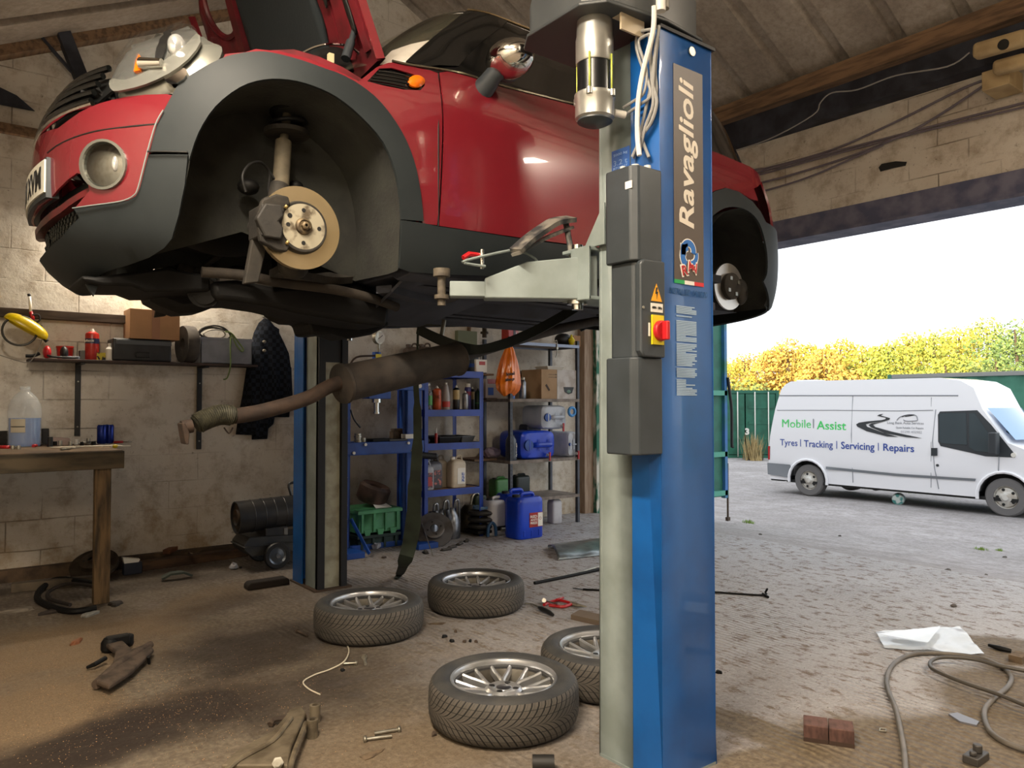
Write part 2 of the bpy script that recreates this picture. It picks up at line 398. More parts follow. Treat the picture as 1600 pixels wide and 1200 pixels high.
# corner post of the doorway: timber against the wall, flaking green frame outside
tim2 = M('weathered_post', '#8d7661', '#a08c78', rough=.85, scale=6, stretch=(6, 6, .8), bump=.3)
b = MB(); b.box(-.14, .0, -.12, 0, 0, 2.82); struct(b.build('door_frame_1', tim2))
peel = M('peeling_green_paint', '#2f6b55', '#c9c6b8', rough=.8, scale=9, lo=.48, hi=.56, stretch=(1, 1, .35), bump=.3)
b = MB(); b.box(.0, .12, -.18, -.0, -.1, 2.84); struct(b.build('door_frame_2', peel))
# junk-height skirting: rough damp plinth at the foot of the back wall
b = MB(); b.box(-7.4, -3.55, -.07, 0, 0, .09); struct(b.build('baseboard_back', M('damp_plinth', '#3a2d20', '#5d4a36', rough=.9, scale=7, bump=.5, bdist=.01)))
# yard: compacted grey gravel falling away from the threshold
def yard_mat():
    t = NT('gravel'); n1 = t.noise(.35, 6, True, rough=.65); n2 = t.noise(3.2, 8, True, rough=.75); n3 = t.noise(26, 6, True, rough=.8)
    v = t.node('ShaderNodeTexVoronoi'); v.inputs['Scale'].default_value = 22; t.link(t.co(True), v.inputs['Vector'])
    c = t.mix(t.ramp(n1, .38, .62), srgb('#a39d9e'), srgb('#807a7a')); c = t.mix(t.math('MULTIPLY', t.ramp(n2, .42, .6), .75), c, srgb('#6c6560'))
    c = t.mix(t.math('MULTIPLY', t.ramp(n3, .35, .7), .55), c, srgb('#c4c0bf')); c = t.mix(t.math('MULTIPLY', t.ramp(v.outputs['Color'], .55, .9), .3), c, srgb('#5a5552'))
    t.link(c, t.b.inputs['Base Color']); t.b.inputs['Roughness'].default_value = .92
    t.bump(n2, .5, .03); t.bump(v.outputs['Distance'], .5, .01); t.bump(n3, .5, .008); return t.m
b = MB(); xs = [0, .2, .45, .8, 1.2, 1.8, 2.6, 3.6, 5, 7, 9, 12, 16, 22, 30, 45, 70]; ysl = [-60, -30, -15, -8, -6, -4.6, -3.4, -2.4, -1.4, -.4, .8, 2.5, 5, 8, 12, 18, 28, 45, 80]
vs = [(x, y, yz(x)+(.02*noise.noise(Vector((x*.7, y*.7, 0))) if x > 0 else 0)) for x in xs for y in ysl]; n = len(ysl)
b.add(vs, [(i*n+j, (i+1)*n+j, (i+1)*n+j+1, i*n+j+1) for i in range(len(xs)-1) for j in range(n-1)], True)
struct(b.build('ground', yard_mat()))
# ------------------------------------------------------------------ the workshop's tube lights, and one added out of view
white_m = M('white_enamel', '#d8d4c8', rough=.4)
tube_m = M('lit_tube', '#ffffff', emit=((1, .80, .55, 1), 6))
def batten(name, p, q, power, label, down=(0, 0, -1), sz=.16, group=None, up_=1.0):
    p = Vector(p); q = Vector(q); c = (p+q)/2; L = (q-p).length; dn = Vector(down).normalized()
    t = thing(name, c, label, 'light', group=group); d = (q-p).normalized(); s = d.cross(dn)
    m = Matrix((d, s, dn)).transposed().to_4x4()
    b = MB(); b.box(-L/2, L/2, -.035, .035, -.05, 0, m); b.box(-L/2, -L/2+.03, -.03, .03, 0, .05, m); b.box(L/2-.03, L/2, -.03, .03, 0, .05, m); b.build('housing', white_m, t)
    b = MB(); b.cyl(m @ Vector((-L/2+.03, 0, .028)), m @ Vector((L/2-.03, 0, .028)), .018, n=12); b.build('tube', tube_m, t)
    l = bpy.data.lights.new(name+'_light', 'AREA'); l.shape = 'RECTANGLE'; l.size = L*.95; l.size_y = sz; l.energy = power; l.color = WARM
    lo = bpy.data.objects.new(name+'_light', l); COL.objects.link(lo); lo.parent = t; lo.location = dn*.06; lo.rotation_euler = (Matrix((d, -s, -dn)).transposed()).to_euler()
    l2 = l.copy(); l2.energy = power*up_; l3 = bpy.data.objects.new(name+'_upward_light', l2); COL.objects.link(l3); l3.parent = t; l3.location = -dn*.07; l3.rotation_euler = (Matrix((d, s, dn)).transposed()).to_euler()
    return t
batten('tube_light', (-6.3, -6.2, 3.4), (-6.3, -4.7, 3.4), 140, 'lit warm tube light hung from the roof in front of the raised car')
batten('tube_light', (-2.0, -8.3, 3.9), (-2.0, -6.8, 3.9), 95, 'added warm tube light near the doorway, out of view, brightening the lintel')  # unseen fitting added to brighten the lintel, roof and floor by the door
batten('tube_light', (-7.0, -8.4, 3.0), (-7.0, -6.9, 3.0), 68, 'lit warm tube light hung beside the left wall of the workshop')
q1 = ony(130, 330, -.08); q2 = ony(330, 330, -.08)
batten('tube_light', (q1.x, -.10, q1.z), (q2.x, -.10, q1.z), 34, 'lit warm tube light fixed to the block wall behind the raised bonnet', (0, -.55, -1), up_=.15)

# added wall, out of view, put here to keep the low sun off the yard
b = MB(); b.box(-.25, .0, .2, 34, -.5, 5.2); struct(b.build('wall_yard_shade', lm))
# ------------------------------------------------------------------ two-post lift
def fit_text(body, name, mat, parent, o, xd, yd, w, h, bold=0, shear=0, extrude=.0008, space=1.0):
    ob = text(body, name, mat, parent, 1.0, Matrix.Identity(4), .001, 'LEFT', shear, bold, 1, space)
    me = ob.data; xs = [v.co.x for v in me.vertices]; ys = [v.co.y for v in me.vertices]
    x0, x1, y0, y1 = min(xs), max(xs), min(ys), max(ys)
    m = basis(o, xd, yd) @ Matrix.Diagonal((w/(x1-x0), h/(y1-y0), extrude/.001, 1)) @ Matrix.Translation((-(x0+x1)/2, -(y0+y1)/2, 0))
    me.transform(m); return ob
LG = M('lift_grey_green', '#85908f', '#76807d', rough=.42, scale=5, bump=.05, bscale=30)
LB = M('lift_blue', '#0b57a0', '#0a4d90', rough=.38, scale=5, coat=.2)
LBK = M('lift_black_rail', '#15171b', rough=.6)
BLK = M('black_plastic', '#30363a', '#383e43', rough=.42, scale=5, bump=.15, bscale=300, bdist=.0008)
ALU = M('cast_aluminium', '#b4b4ae', '#a0a09a', rough=.35, metal=.75, scale=8)
MBK = M('motor_black', '#101214', rough=.28)
WHT = M('white_plastic', '#d6d4cc', rough=.5)
CHR = M('bright_steel', '#c9c9c4', rough=.22, metal=1)
ZN = M('zinc_steel', '#a9a69a', '#8a8578', rough=.4, metal=.8, scale=20)
GCB = M('grey_cable', '#8d8d8b', rough=.5)
YEL = M('label_yellow', '#d8c61c', rough=.4); ORG = M('warning_orange', '#e8a21c', rough=.4); REDP = M('red_plastic', '#b01c22', rough=.35)
INK = M('black_print', '#141414', rough=.5); WPR = M('white_print', '#e6e2d8', rough=.5)
X0, X1, Y0, Y1, ZT = -4.34, -4.05, -4.96, -4.655, 2.62
post = thing('lift_post', (X0, Y0, 0), 'near blue and grey post of the car lift, with control box, motor and brand decal', 'car lift')
def PM(b, name, mat, **k):
    b.v = [p-Vector((X0, Y0, 0)) for p in b.v]; return b.build(name, mat, post, **k)
yb = -4.822
b = MB(); t_ = .012
b.box(X0+.004, X1-.004, yb, yb+t_, 0, ZT); b.box(X0+.004, X0+.004+t_, yb, Y1, 0, ZT); b.box(X1-.004-t_, X1-.004, yb, Y1, 0, ZT)
b.box(X0+.004, X0+.09, Y1-t_, Y1, 0, ZT); b.box(X1-.09, X1-.004, Y1-t_, Y1, 0, ZT)
PM(b, 'column', LG, bevel=.003)
b = MB(); b.box(X0, X0+.004, Y0, yb, .0, ZT); b.box(X0, X1, Y0, Y0+.004, 0, ZT); b.box(X1-.004, X1, Y0, yb, 0, ZT)
PM(b, 'cover', LB, bevel=.002)
b = MB(); b.box(X0-.0, X1+.012, Y0-.008, yb, ZT, ZT+.012); PM(b, 'cap', LBK)
b = MB(); b.box(X0, X1, Y0, Y1, 0, .01); PM(b, 'base_plate', LG)
b = MB(); b.box(X0+.09, X0+.105, Y1-.05, Y1-.012, .05, ZT-.1); b.box(X1-.105, X1-.09, Y1-.05, Y1-.012, .05, ZT-.1); PM(b, 'slide_rail', LBK)
# hole with a bolt on the brand face
b = MB(); b.cyl((-4.165, Y0-.004, 2.585), (-4.165, Y0, 2.585), .017, n=18); PM(b, 'bolt', ZN)
# decal
dx0, dx1, dz0, dz1 = -4.268, -4.106, 1.745, 2.515
b = MB(); b.box(dx0, dx1, Y0-.0015, Y0, dz0, dz1); dec = PM(b, 'brand_decal', M('decal_brown', '#50463f', rough=.45))
b = MB(); w_ = (dx1-dx0)/3
for i, cc in enumerate(('#1f9a50', '#e4e0d8', '#c8242c')):
    bb = MB(); bb.box(dx0+i*w_, dx0+(i+1)*w_, Y0-.002, Y0, dz0-.012, dz0+.002); o = PM(bb, 'flag_stripe', M('flag_%d' % i, cc, rough=.45)); o.parent = dec
L0 = Vector((X0, Y0, 0))
def on_face(x, z, lift=.0022): return Vector((x, Y0-lift, z))-L0
CRM = M('cream_print', '#d8cfc0', rough=.5)
o = fit_text('Ravaglioli', 'brand_lettering', CRM, post, on_face(-4.188, 2.205), (0, 0, 1), (-1, 0, 0), .535, .104, bold=.016, shear=.16); o.parent = dec
def flat_arc(b, cx, cz, r, w, a0, a1, y, th=.0006, n=14):
    vs = []
    for i in range(n+1):
        a = a0+(a1-a0)*i/n
        for rr in (r-w/2, r+w/2):
            for yy in (y, y-th): vs.append(Vector((cx+rr*math.cos(a), yy, cz+rr*math.sin(a))))
    fs = []
    for i in range(n):
        k = i*4; m = k+4
        fs += [(k, k+2, m+2, m), (k+1, m+1, m+3, k+3), (k, m, m+1, k+1), (k+2, k+3, m+3, m+2)]
    fs += [(0, 1, 3, 2), (n*4, n*4+2, n*4+3, n*4+1)]
    return b.add(vs, fs)
def emb(mat, y, g):
    b = MB()
    flat_arc(b, -4.192, 1.855, .028, .024+g, -.3, PI*.98, y); b.box(-4.232-g/2, -4.208+g/2, y-.0006, y, 1.838-g/2, 1.875+g/2)
    flat_arc(b, -4.190, 1.835, .034, .026+g, PI*.55, PI*1.35, y)
    flat_arc(b, -4.178, 1.842, .030, .018+g, -PI*.5, .3, y)
    o = PM(b, 'emblem', mat); o.parent = dec
emb(WPR, Y0-.0016, .008); emb(M('emblem_blue', '#2368b4', rough=.4), Y0-.0024, 0)
for dxx, dzz, ch in ((-.030, -.012, 'R'), (.0, .006, 'A'), (.028, -.002, 'V')):
    o = fit_text(ch, 'emblem_letter', WPR, post, on_face(-4.185+dxx, 1.795+dzz, .0034), (1, 0, .25), (-.25, 0, 1), .040, .046, bold=.03); o.parent = dec
    o = fit_text(ch, 'emblem_letter', REDP, post, on_face(-4.185+dxx, 1.795+dzz, .0044), (1, 0, .25), (-.25, 0, 1), .030, .036, bold=.02); o.parent = dec
fit_text('INSTALLED  19/10/20', 'handwriting', M('marker_ink', '#174a78', rough=.5), post, on_face(-4.19, 1.705, .001), (1, 0, 0), (0, 0, 1), .21, .022, bold=-.01, shear=.2, extrude=.0004)
b = MB(); z = 1.655
while z > 1.335:
    wd = random.choice([.11, .11, .10, .085, .11, .05]); n_ = int(wd/.012)
    if random.random() > .1: b.box(-4.258, -4.258+wd, Y0-.0008, Y0, z-.0042, z)
    z -= .0058
PM(b, 'instruction_label', M('label_print_pale', '#9cb4cc', rough=.6))
# oil-pump motor under its belt housing
mc = Vector((-4.497, -4.80, 0)); r = .072
b = MB(); b.lathe([(.062, 2.66), (.064, 2.60), (r*.93, 2.585), (r*.93, 2.505), (r*.9, 2.50)], 28, (mc.x, mc.y, 0)); top_m = PM(b, 'motor', ALU)
b = MB(); b.lathe([(r*.86, 2.505), (r*.86, 2.385)], 28, (mc.x, mc.y, 0)); PM(b, 'motor_winding', MBK)
b = MB(); b.lathe([(r, 2.392), (r, 2.375), (r*.96, 2.37), (r*.96, 2.31), (r*.8, 2.30), (0, 2.30)], 28, (mc.x, mc.y, 0))
for a in (-2.6, -1.35, .5, 1.9): b.cyl((mc.x+r*math.cos(a), mc.y+r*math.sin(a), 2.372), (mc.x+r*math.cos(a), mc.y+r*math.sin(a), 2.394), .011, n=10)
PM(b, 'motor_end_bell', ALU)
b = MB(); b.lathe([(0, 2.31), (r*.84, 2.31), (r*.86, 2.298), (r*.6, 2.288), (0, 2.286)], 28, (mc.x, mc.y, 0)); PM(b, 'fan_cover', BLK)
TRM = M('tie_rod_yellow', '#b9c45a', rough=.4, metal=.3)
for a in (-2.6, -1.35, .5, 1.9):
    b = MB(); b.cyl((mc.x+r*.97*math.cos(a), mc.y+r*.97*math.sin(a), 2.38), (mc.x+r*.97*math.cos(a), mc.y+r*.97*math.sin(a), 2.52), .0035, n=8); PM(b, 'tie_rod', TRM)
b = MB(); b.cyl((mc.x+.06, mc.y-.035, 2.335), (mc.x+.10, mc.y-.05, 2.332), .013, n=12); PM(b, 'cable_gland', WHT)
hz = 2.665
b = MB(); out = [(-4.60, -4.58), (-4.60, -4.84), (-4.545, -4.91), (-4.30, -4.945), (-4.10, -4.93), (-4.02, -4.86), (-4.02, -4.60), (-4.10, -4.50), (-4.55, -4.50)]
b.prism(out, hz, hz+.15, 'z'); PM(b, 'belt_housing', M('housing_grey', '#4c5052', '#44484a', rough=.4, scale=6), bevel=.012)
b = MB(); b.prism([(x*1.0+(x+4.35)*.07, y+(y+4.72)*.07) for x, y in out], hz-.012, hz, 'z'); PM(b, 'housing_flange', M('flange_grey', '#3c4042', rough=.5), bevel=.003)
b = MB(); bar(b, (-4.475, -4.905, 2.625), (-4.36, -4.905, 2.625), .008, .06, (0, 0, 1)); b.box(-4.47, -4.355, -4.90, -4.86, 2.652, 2.66)
PM(b, 'bracket', M('bracket_beige', '#b6a88e', rough=.5))
b = MB(); b.box(-4.20, -4.05, -4.86, -4.5, 2.67, 2.75); PM(b, 'pulley_block', BLK, bevel=.02)
# control box
bx = -4.476; bi = -4.822
def boxseg(b, z0, z1, xo, y0_, y1_, ch=.022):
    b.prism([(X0, y0_), (xo+ch, y0_), (xo, y0_+ch), (xo, y1_-ch*.5), (xo+ch*.5, y1_), (X0, y1_)], z0, z1, 'z')
cb = MB(); boxseg(cb, 1.79, 2.115, bx, -4.968, -4.822); boxseg(cb, 1.135, 1.465, bx, -4.968, -4.822); boxseg(cb, 1.463, 1.792, bx+.018, -4.96, -4.830)
ctl = PM(cb, 'control_box', BLK, bevel=.006)
cb = MB(); cb.prism([(X0-.002, 1.465), (bx+.028, 1.465), (bx+.012, 1.485), (bx+.012, 1.775), (bx+.028, 1.795), (X0-.002, 1.795)], -4.983, -4.955, 'y'); o = PM(cb, 'switch_panel', BLK, bevel=.006); o.parent = ctl
fy = -4.984
def facexz(name, pts, mat, y=fy, th=.0015):
    b = MB(); b.pprism([(x, y, z) for x, z in pts], (0, -th, 0)); o = PM(b, name, mat); o.parent = ctl; return o
cx = -4.388
facexz('warning_sign', [(cx-.028, 1.655), (cx+.026, 1.655), (cx-.001, 1.715)], ORG)
facexz('warning_bolt', [(cx-.004, 1.702), (cx+.004, 1.702), (cx-.001, 1.688), (cx+.006, 1.688), (cx-.002, 1.662), (cx-.001, 1.680), (cx-.008, 1.680)], INK, fy-.0016, .0008)
facexz('sign_plate', [(cx-.030, 1.618), (cx+.030, 1.618), (cx+.030, 1.648), (cx-.030, 1.648)], WPR)
o = fit_text('400V~ 50Hz', 'sign_plate_print', INK, post, Vector((cx, fy-.0022, 1.633))-L0, (1, 0, 0), (0, 0, 1), .050, .009); o.parent = ctl
facexz('switch_plate', [(cx-.028, 1.508), (cx+.030, 1.508), (cx+.030, 1.608), (cx-.028, 1.608)], YEL, fy, .006)
facexz('side_label', [(cx-.042, 1.535), (cx-.034, 1.535), (cx-.034, 1.58), (cx-.042, 1.58)], WPR)
b = MB(); b.cyl((cx+.010, fy-.004, 1.555), (cx+.010, fy-.022, 1.555), .036, .034, n=28); b.box(cx+.002, cx+.018, fy-.045, fy-.02, 1.523, 1.587); sw = PM(b, 'rotary_switch', REDP, bevel=.004); sw.parent = ctl
b = MB(); b.box(bx-.001, bx+.002, -4.955, -4.925, 2.035, 2.06); b.v = [p-Vector((0, 0, 0)) for p in b.v]; o = PM(b, 'white_sticker', WPR); o.parent = ctl
b = MB(); b.cyl((cx-.066, fy+.006, 1.63), (cx-.066, fy-.002, 1.63), .005, n=10); o = PM(b, 'screw', ZN); o.parent = ctl
# data plate on the grey side
b = MB(); b.box(X0+.002, X0+.0045, -4.815, -4.725, 2.165, 2.245); dp = PM(b, 'data_plate', M('plate_blue', '#2257a8', '#2f6cc0', rough=.4))
for k, (s_, zz, hh) in enumerate((('5000 kg', 2.225, .012), ('3.2 t', 2.196, .02), ('KPX 337', 2.177, .009))):
    o = fit_text(s_, 'data_plate_print', M('plate_pale', '#8fb0dc', rough=.5), post, Vector((X0+.0015, -4.77, zz))-L0, (0, -1, 0), (0, 0, 1), .07, hh); o.parent = dp
# conduit and looped cables
b = MB(); b.tube([(-4.335, -4.975, 2.68), (-4.335, -4.975, 3.2)], .020, 12); PM(b, 'conduit', M('conduit_grey', '#8f8a80', rough=.5))
b = MB(); b.tube([(-4.36, -4.985, 2.66), (-4.36, -4.985, 3.2)], .017, 12); PM(b, 'conduit', WHT)
def cable(pts, r=.006, mat=None, name='cable'):
    b = MB(); b.tube(smooth(pts, 5), r, 7); return PM(b, name, mat or GCB)
def smooth(pts, k=6, closed=False):
    P = [Vector(p) for p in pts]; out = []; n = len(P)
    for i in range(n-1 if not closed else n):
        p0 = P[(i-1) % n] if (closed or i > 0) else P[i]; p1 = P[i]; p2 = P[(i+1) % n]; p3 = P[(i+2) % n] if (closed or i+2 < n) else p2
        for j in range(k):
            t = j/k; out.append(.5*((2*p1)+(p2-p0)*t+(2*p0-5*p1+4*p2-p3)*t*t+(3*p1-p0-3*p2+p3)*t**3))
    if not closed: out.append(P[-1])
    return out
def pf(pts, x): return [onx(a, c, x) for a, c in pts]
cable(pf([(1022, 10), (1020, 50), (1005, 110), (997, 160), (996, 210), (999, 243)], -4.395), .009, WHT)
cable(pf([(1030, 40), (1024, 80), (1020, 130), (1020, 165), (1008, 200), (1000, 235)], -4.37))
cable(pf([(1022, 50), (1016, 90), (1020, 130), (1026, 160), (1018, 190), (1002, 215), (988, 245)], -4.365))
cable(pf([(1024, 45), (1000, 50), (994, 68), (1000, 95), (1012, 125), (1016, 150), (1002, 162), (976, 180)], -4.375), .0055)
cable(pf([(1020, 52), (1004, 58), (998, 70), (1010, 110), (1006, 145), (990, 158), (974, 168)], -4.38), .0055)
cable(pf([(1028, 60), (1024, 110), (1026, 140), (1020, 180), (1004, 205), (990, 248)], -4.352), .005)
cable(pf([(1014, 48), (1018, 120), (1008, 175), (1002, 210), (1014, 246)], -4.36), .006)
b = MB(); b.cyl((-4.40, -4.90, 2.112), (-4.40, -4.90, 2.14), .014, n=12); b.cyl((-4.37, -4.93, 2.112), (-4.37, -4.93, 2.135), .012, n=12); b.cyl((-4.43, -4.87, 2.112), (-4.43, -4.87, 2.135), .01, n=12); PM(b, 'cable_gland', WHT)
# carriage and arms
def carriage(PMf, s, ycol, z0, z1, x0, x1):
    """sliding carriage in front of the channel, s=+1 towards +y"""
    b = MB(); b.box(x0+.03, x1-.03, ycol-.06 if s > 0 else ycol+.012, ycol-.012 if s > 0 else ycol+.06, z0, z1+.35); PMf(b, 'carriage_slide', LG)
    b = MB()
    for z in (z0, z1-.014): b.box(x0-.05, x1+.05, min(ycol, ycol+s*.15), max(ycol, ycol+s*.15), z, z+.014)
    b.box(x0-.05, x0-.038, min(ycol-s*.0, ycol+s*.10), max(ycol, ycol+s*.10), z0, z1); b.box(x1+.038, x1+.05, min(ycol, ycol+s*.10), max(ycol, ycol+s*.10), z0, z1)
    b.prism([(ycol-s*.05, z1), (ycol+s*.06, z1), (ycol-s*.05, z1+.16)], x0-.02, x0-.008, 'x')
    PMf(b, 'carriage', LG, bevel=.003)
carriage(PM, 1, Y1, 1.70, 1.90, X0, X1)
def lift_arm(PMf, pv, tip, z, mat, zt=None, red=True):
    k = 1 if red else .4
    pv = Vector((pv[0], pv[1], z)); tip = Vector((tip[0], tip[1], z)); d = (tip-pv).normalized(); s = Vector((-d.y, d.x, 0)); L = (tip-pv).length
    m = Matrix((d, s, Vector((0, 0, 1)))).transposed().to_4x4(); m.translation = pv
    b = MB(); b.prism([(-.07, -.085*k), (-.07, .085*k), (.20, .055*k), (.36, -.01*k), (.36, -.085*k)], -.045, .045, 'y', m)
    PMf(b, 'arm', mat, bevel=.005)
    b = MB(); b.box(.25, L-.03, -.032, .032, -.078*k, -.02*k, m); PMf(b, 'arm_extension', mat, bevel=.004)
    b = MB(); b.cyl(m @ Vector((0, 0, -.12)), m @ Vector((0, 0, .13)), .022, n=16); b.cyl(m @ Vector((0, 0, -.10)), m @ Vector((0, 0, -.085)), .04, n=16); PMf(b, 'pivot_pin', CHR)
    b = MB(); b.cyl(m @ Vector((L, 0, -.085)), m @ Vector((L, 0, -.07)), .028, n=20); b.cyl(m @ Vector((L, 0, -.11)), m @ Vector((L, 0, .0)), .016, n=12); b.cyl(m @ Vector((L, 0, 0)), m @ Vector((L, 0, .03)), .032 if red else .055, n=20); PMf(b, 'lift_pad', M('pad_steel', '#5f574a', '#3f382e', rough=.7, scale=20))
    return m
m_ = lift_arm(PM, (-4.36, -4.56), (-4.80, -4.28), 1.79, LG)
b = MB(); pts = [(.50, .05, -.01), (.52, .02, .005), (.45, -.03, .02), (.25, -.055, .075), (.12, -.05, .085), (.05, -.052, .04), (.05, -.05, 0)]
b.tube(smooth([ony(a, c, -4.46) for a, c in ((840, 412), (836, 404), (815, 393), (798, 391), (728, 407), (731, 412), (758, 416))], 3), .005, 8); PM(b, 'lock_handle', LG)
b = MB(); b.cyl(ony(753, 420, -4.44), ony(753, 390, -4.44), .008, n=12); PM(b, 'lock_pin', CHR)
b = MB(); b.tube([ony(748, 399, -4.43), ony(733, 397, -4.43), ony(724, 403, -4.43)], .010, 8); PM(b, 'red_grip', REDP)
m2_ = lift_arm(PM, (-4.02, -4.54), (-3.05, -4.10), 1.80, LG)
# rubber door guard on the carriage: curved, tyre-like strip
b = MB(); gp = pf([(812, 385), (828, 372), (850, 358), (872, 346), (892, 342)], -4.50)
gp = [Vector((p.x, -4.50, p.z)) for p in [ony(a, c, -4.50) for a, c in ((806, 392), (826, 374), (848, 358), (868, 346), (893, 342))]]
b.ribbon(smooth(gp, 4), .06, .018, (0, 1, .35)); b.ribbon([gp[0]+Vector((0, 0, -.012)), gp[2]+Vector((.02, .01, -.03)), gp[4]+Vector((0, .01, -.035))], .05, .012, (0, 1, 0))
b.cyl(gp[4]+Vector((-.02, .01, -.02)), Vector((-4.36, -4.53, 1.88)), .012, n=8); PM(b, 'door_guard', M('worn_rubber', '#2f3133', '#77736b', rough=.55, scale=14, lo=.45, hi=.6))
# ---- far post
FX0, FX1, FY0, FY1 = -4.17, -3.955, -1.69, -1.30
posf = thing('lift_post', (FX0, FY0, 0), 'far blue and grey post of the car lift, standing beyond the raised car', 'car lift')
def PF(b, name, mat, **k):
    b.v = [p-Vector((FX0, FY0, 0)) for p in b.v]; return b.build(name, mat, posf, **k)
yb2 = -1.50
FX1 = -3.95
b = MB(); b.box(FX0+.0, FX0+.012, FY0, yb2+.02, 0, ZT); b.box(FX1-.012, FX1, FY0, yb2+.02, 0, ZT); b.box(FX0, FX1, yb2, yb2+.012, 0, ZT); PF(b, 'column', LG, bevel=.002)
b = MB(); b.box(FX0-.0, FX0+.05, FY0-.012, FY0+.03, 0, ZT); b.box(FX1-.045, FX1, FY0-.012, FY0+.03, 0, ZT); PF(b, 'slide_rail', LBK)
b = MB(); b.box(FX0+.055, FX1-.05, FY0+.012, FY0+.03, 0, ZT); PF(b, 'cable_shield', M('shield_beige', '#a3a290', '#8a8876', rough=.6))
b = MB(); b.box(FX0-.02, FX0-.008, yb2+.035, FY1, 0, ZT); b.box(FX0-.02, FX1+.02, FY1-.01, FY1, 0, ZT); b.box(FX1+.008, FX1+.02, yb2+.035, FY1, 0, ZT); PF(b, 'cover', LB, bevel=.002)
b = MB(); b.box(FX0-.02, FX1+.02, yb2+.03, FY1, ZT, ZT+.012); PF(b, 'cap', LBK)
b = MB(); b.box(FX0-.03, FX1+.03, FY0-.03, FY1+.03, 0, .012); PF(b, 'base_plate', M('dirty_base', '#4a3a2c', rough=.9))
b = MB(); b.box(FX0+.05, FX1-.05, FY0+.0, FY0+.04, 1.6, 2.2); b.box(FX0-.03, FX1+.03, FY0-.13, FY0, 1.78, 1.795); b.box(FX0-.03, FX1+.03, FY0-.13, FY0, 1.94, 1.955); PF(b, 'carriage', LBK)
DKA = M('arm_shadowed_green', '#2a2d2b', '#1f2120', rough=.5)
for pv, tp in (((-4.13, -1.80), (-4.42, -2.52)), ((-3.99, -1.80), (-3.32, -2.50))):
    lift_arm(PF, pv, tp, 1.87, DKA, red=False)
# ------------------------------------------------------------------ car body surface (side/nose skin) in car coordinates:
# X backwards from the front axle, y across (near side negative), z up from the car's own ground line
CO = (-5.303, -3.42, 1.66)
def lerp_tab(tab, x):
    if x <= tab[0][0]: return tab[0][1]
    for (a, va), (b, vb) in zip(tab, tab[1:]):
        if x <= b:
            t = (x-a)/(b-a); return va+(vb-va)*t
    return tab[-1][1]
def sm_tab(tab, x):
    n = len(tab)
    if x <= tab[0][0]: return tab[0][1]
    if x >= tab[-1][0]: return tab[-1][1]
    for i in range(n-1):
        if x <= tab[i+1][0]:
            a, va = tab[i]; b, vb = tab[i+1]; h = b-a; t = (x-a)/h
            def sl(j):
                if j <= 0 or j >= n-1: return 0 if n < 3 else ((tab[1][1]-tab[0][1])/(tab[1][0]-tab[0][0]) if j <= 0 else (tab[-1][1]-tab[-2][1])/(tab[-1][0]-tab[-2][0]))
                return (tab[j+1][1]-tab[j-1][1])/(tab[j+1][0]-tab[j-1][0])
            m0 = sl(i)*h; m1 = sl(i+1)*h; t2 = t*t; t3 = t2*t
            return (2*t3-3*t2+1)*va+(t3-2*t2+t)*m0+(-2*t3+3*t2)*vb+(t3-t2)*m1
class Skin:
    def __init__(s, wid, nose, tail, xf, xr, pf=2.6, pr=2.8):
        s.wid = wid; s.nose = nose; s.tail = tail; s.xft = xf; s.xr = xr; s.pf = pf; s.pr = pr
        s.L = xr-xf[0][1]
    def pt(s, u, z):
        W = sm_tab(s.wid, z); N = sm_tab(s.nose, z); T = sm_tab(s.tail, z)
        sg = -1; xf = sm_tab(s.xft, z); k = s.L/(s.xr-xf)
        if u < 0: u = -u; sg = 1
        if u < 1:
            a = u*math.pi/2; p = 2/s.pf
            return (xf-(xf-N)*math.cos(a)**p, sg*W*math.sin(a)**p, z)
        if u <= 1+s.L: return (xf+(u-1)/k, sg*W, z)
        a = max(0, (2+s.L-u))*math.pi/2; p = 2/s.pr
        return (s.xr+(T-s.xr)*math.cos(a)**p, sg*W*math.sin(a)**p, z)
    def g(s, X, y, z):
        W = sm_tab(s.wid, z); q = abs(y)/W; xf = sm_tab(s.xft, z)
        if X < xf: return (max(0, (xf-X)/(xf-sm_tab(s.nose, z))))**s.pf+q**s.pf-1
        if X > s.xr: return ((X-s.xr)/(sm_tab(s.tail, z)-s.xr))**s.pr+q**s.pr-1
        return q-1
    def inv(s, X, y, z):
        W = sm_tab(s.wid, z); sg = 1 if y <= 0 else -1; xf = sm_tab(s.xft, z); k = s.L/(s.xr-xf)
        if X < xf:
            c = ((xf-X)/(xf-sm_tab(s.nose, z)))**(s.pf/2); q = (abs(y)/W)**(s.pf/2)
            return sg*math.atan2(q, c)/(math.pi/2)
        if X > s.xr:
            c = ((X-s.xr)/(sm_tab(s.tail, z)-s.xr))**(s.pr/2); q = (abs(y)/W)**(s.pr/2)
            return 2+s.L-math.atan2(q, c)/(math.pi/2)
        return sg*(1+(X-xf)*k)
    def hit(s, px, py, zmin=-.2, zmax=1.6, t0=1.3, t1=7.0):
        r = ray(px, py); best = None; pt = t0; pv = None
        n = 400
        for i in range(n+1):
            t = t0+(t1-t0)*i/n
            P = [CAM[k]+r[k]*t-CO[k] for k in range(3)]
            v = s.g(*P)
            if best is None or v < best[0]: best = (v, t)
            if v < 0:
                a, b = pt, t
                for _ in range(24):
                    m = (a+b)/2; Q = [CAM[k]+r[k]*m-CO[k] for k in range(3)]
                    if s.g(*Q) < 0: b = m
                    else: a = m
                return [CAM[k]+r[k]*b-CO[k] for k in range(3)], True
            pt = t
        t = best[1]; return [CAM[k]+r[k]*t-CO[k] for k in range(3)], False
    def uz(s, px, py):
        P, ok = s.hit(px, py); return (s.inv(*P), P[2])
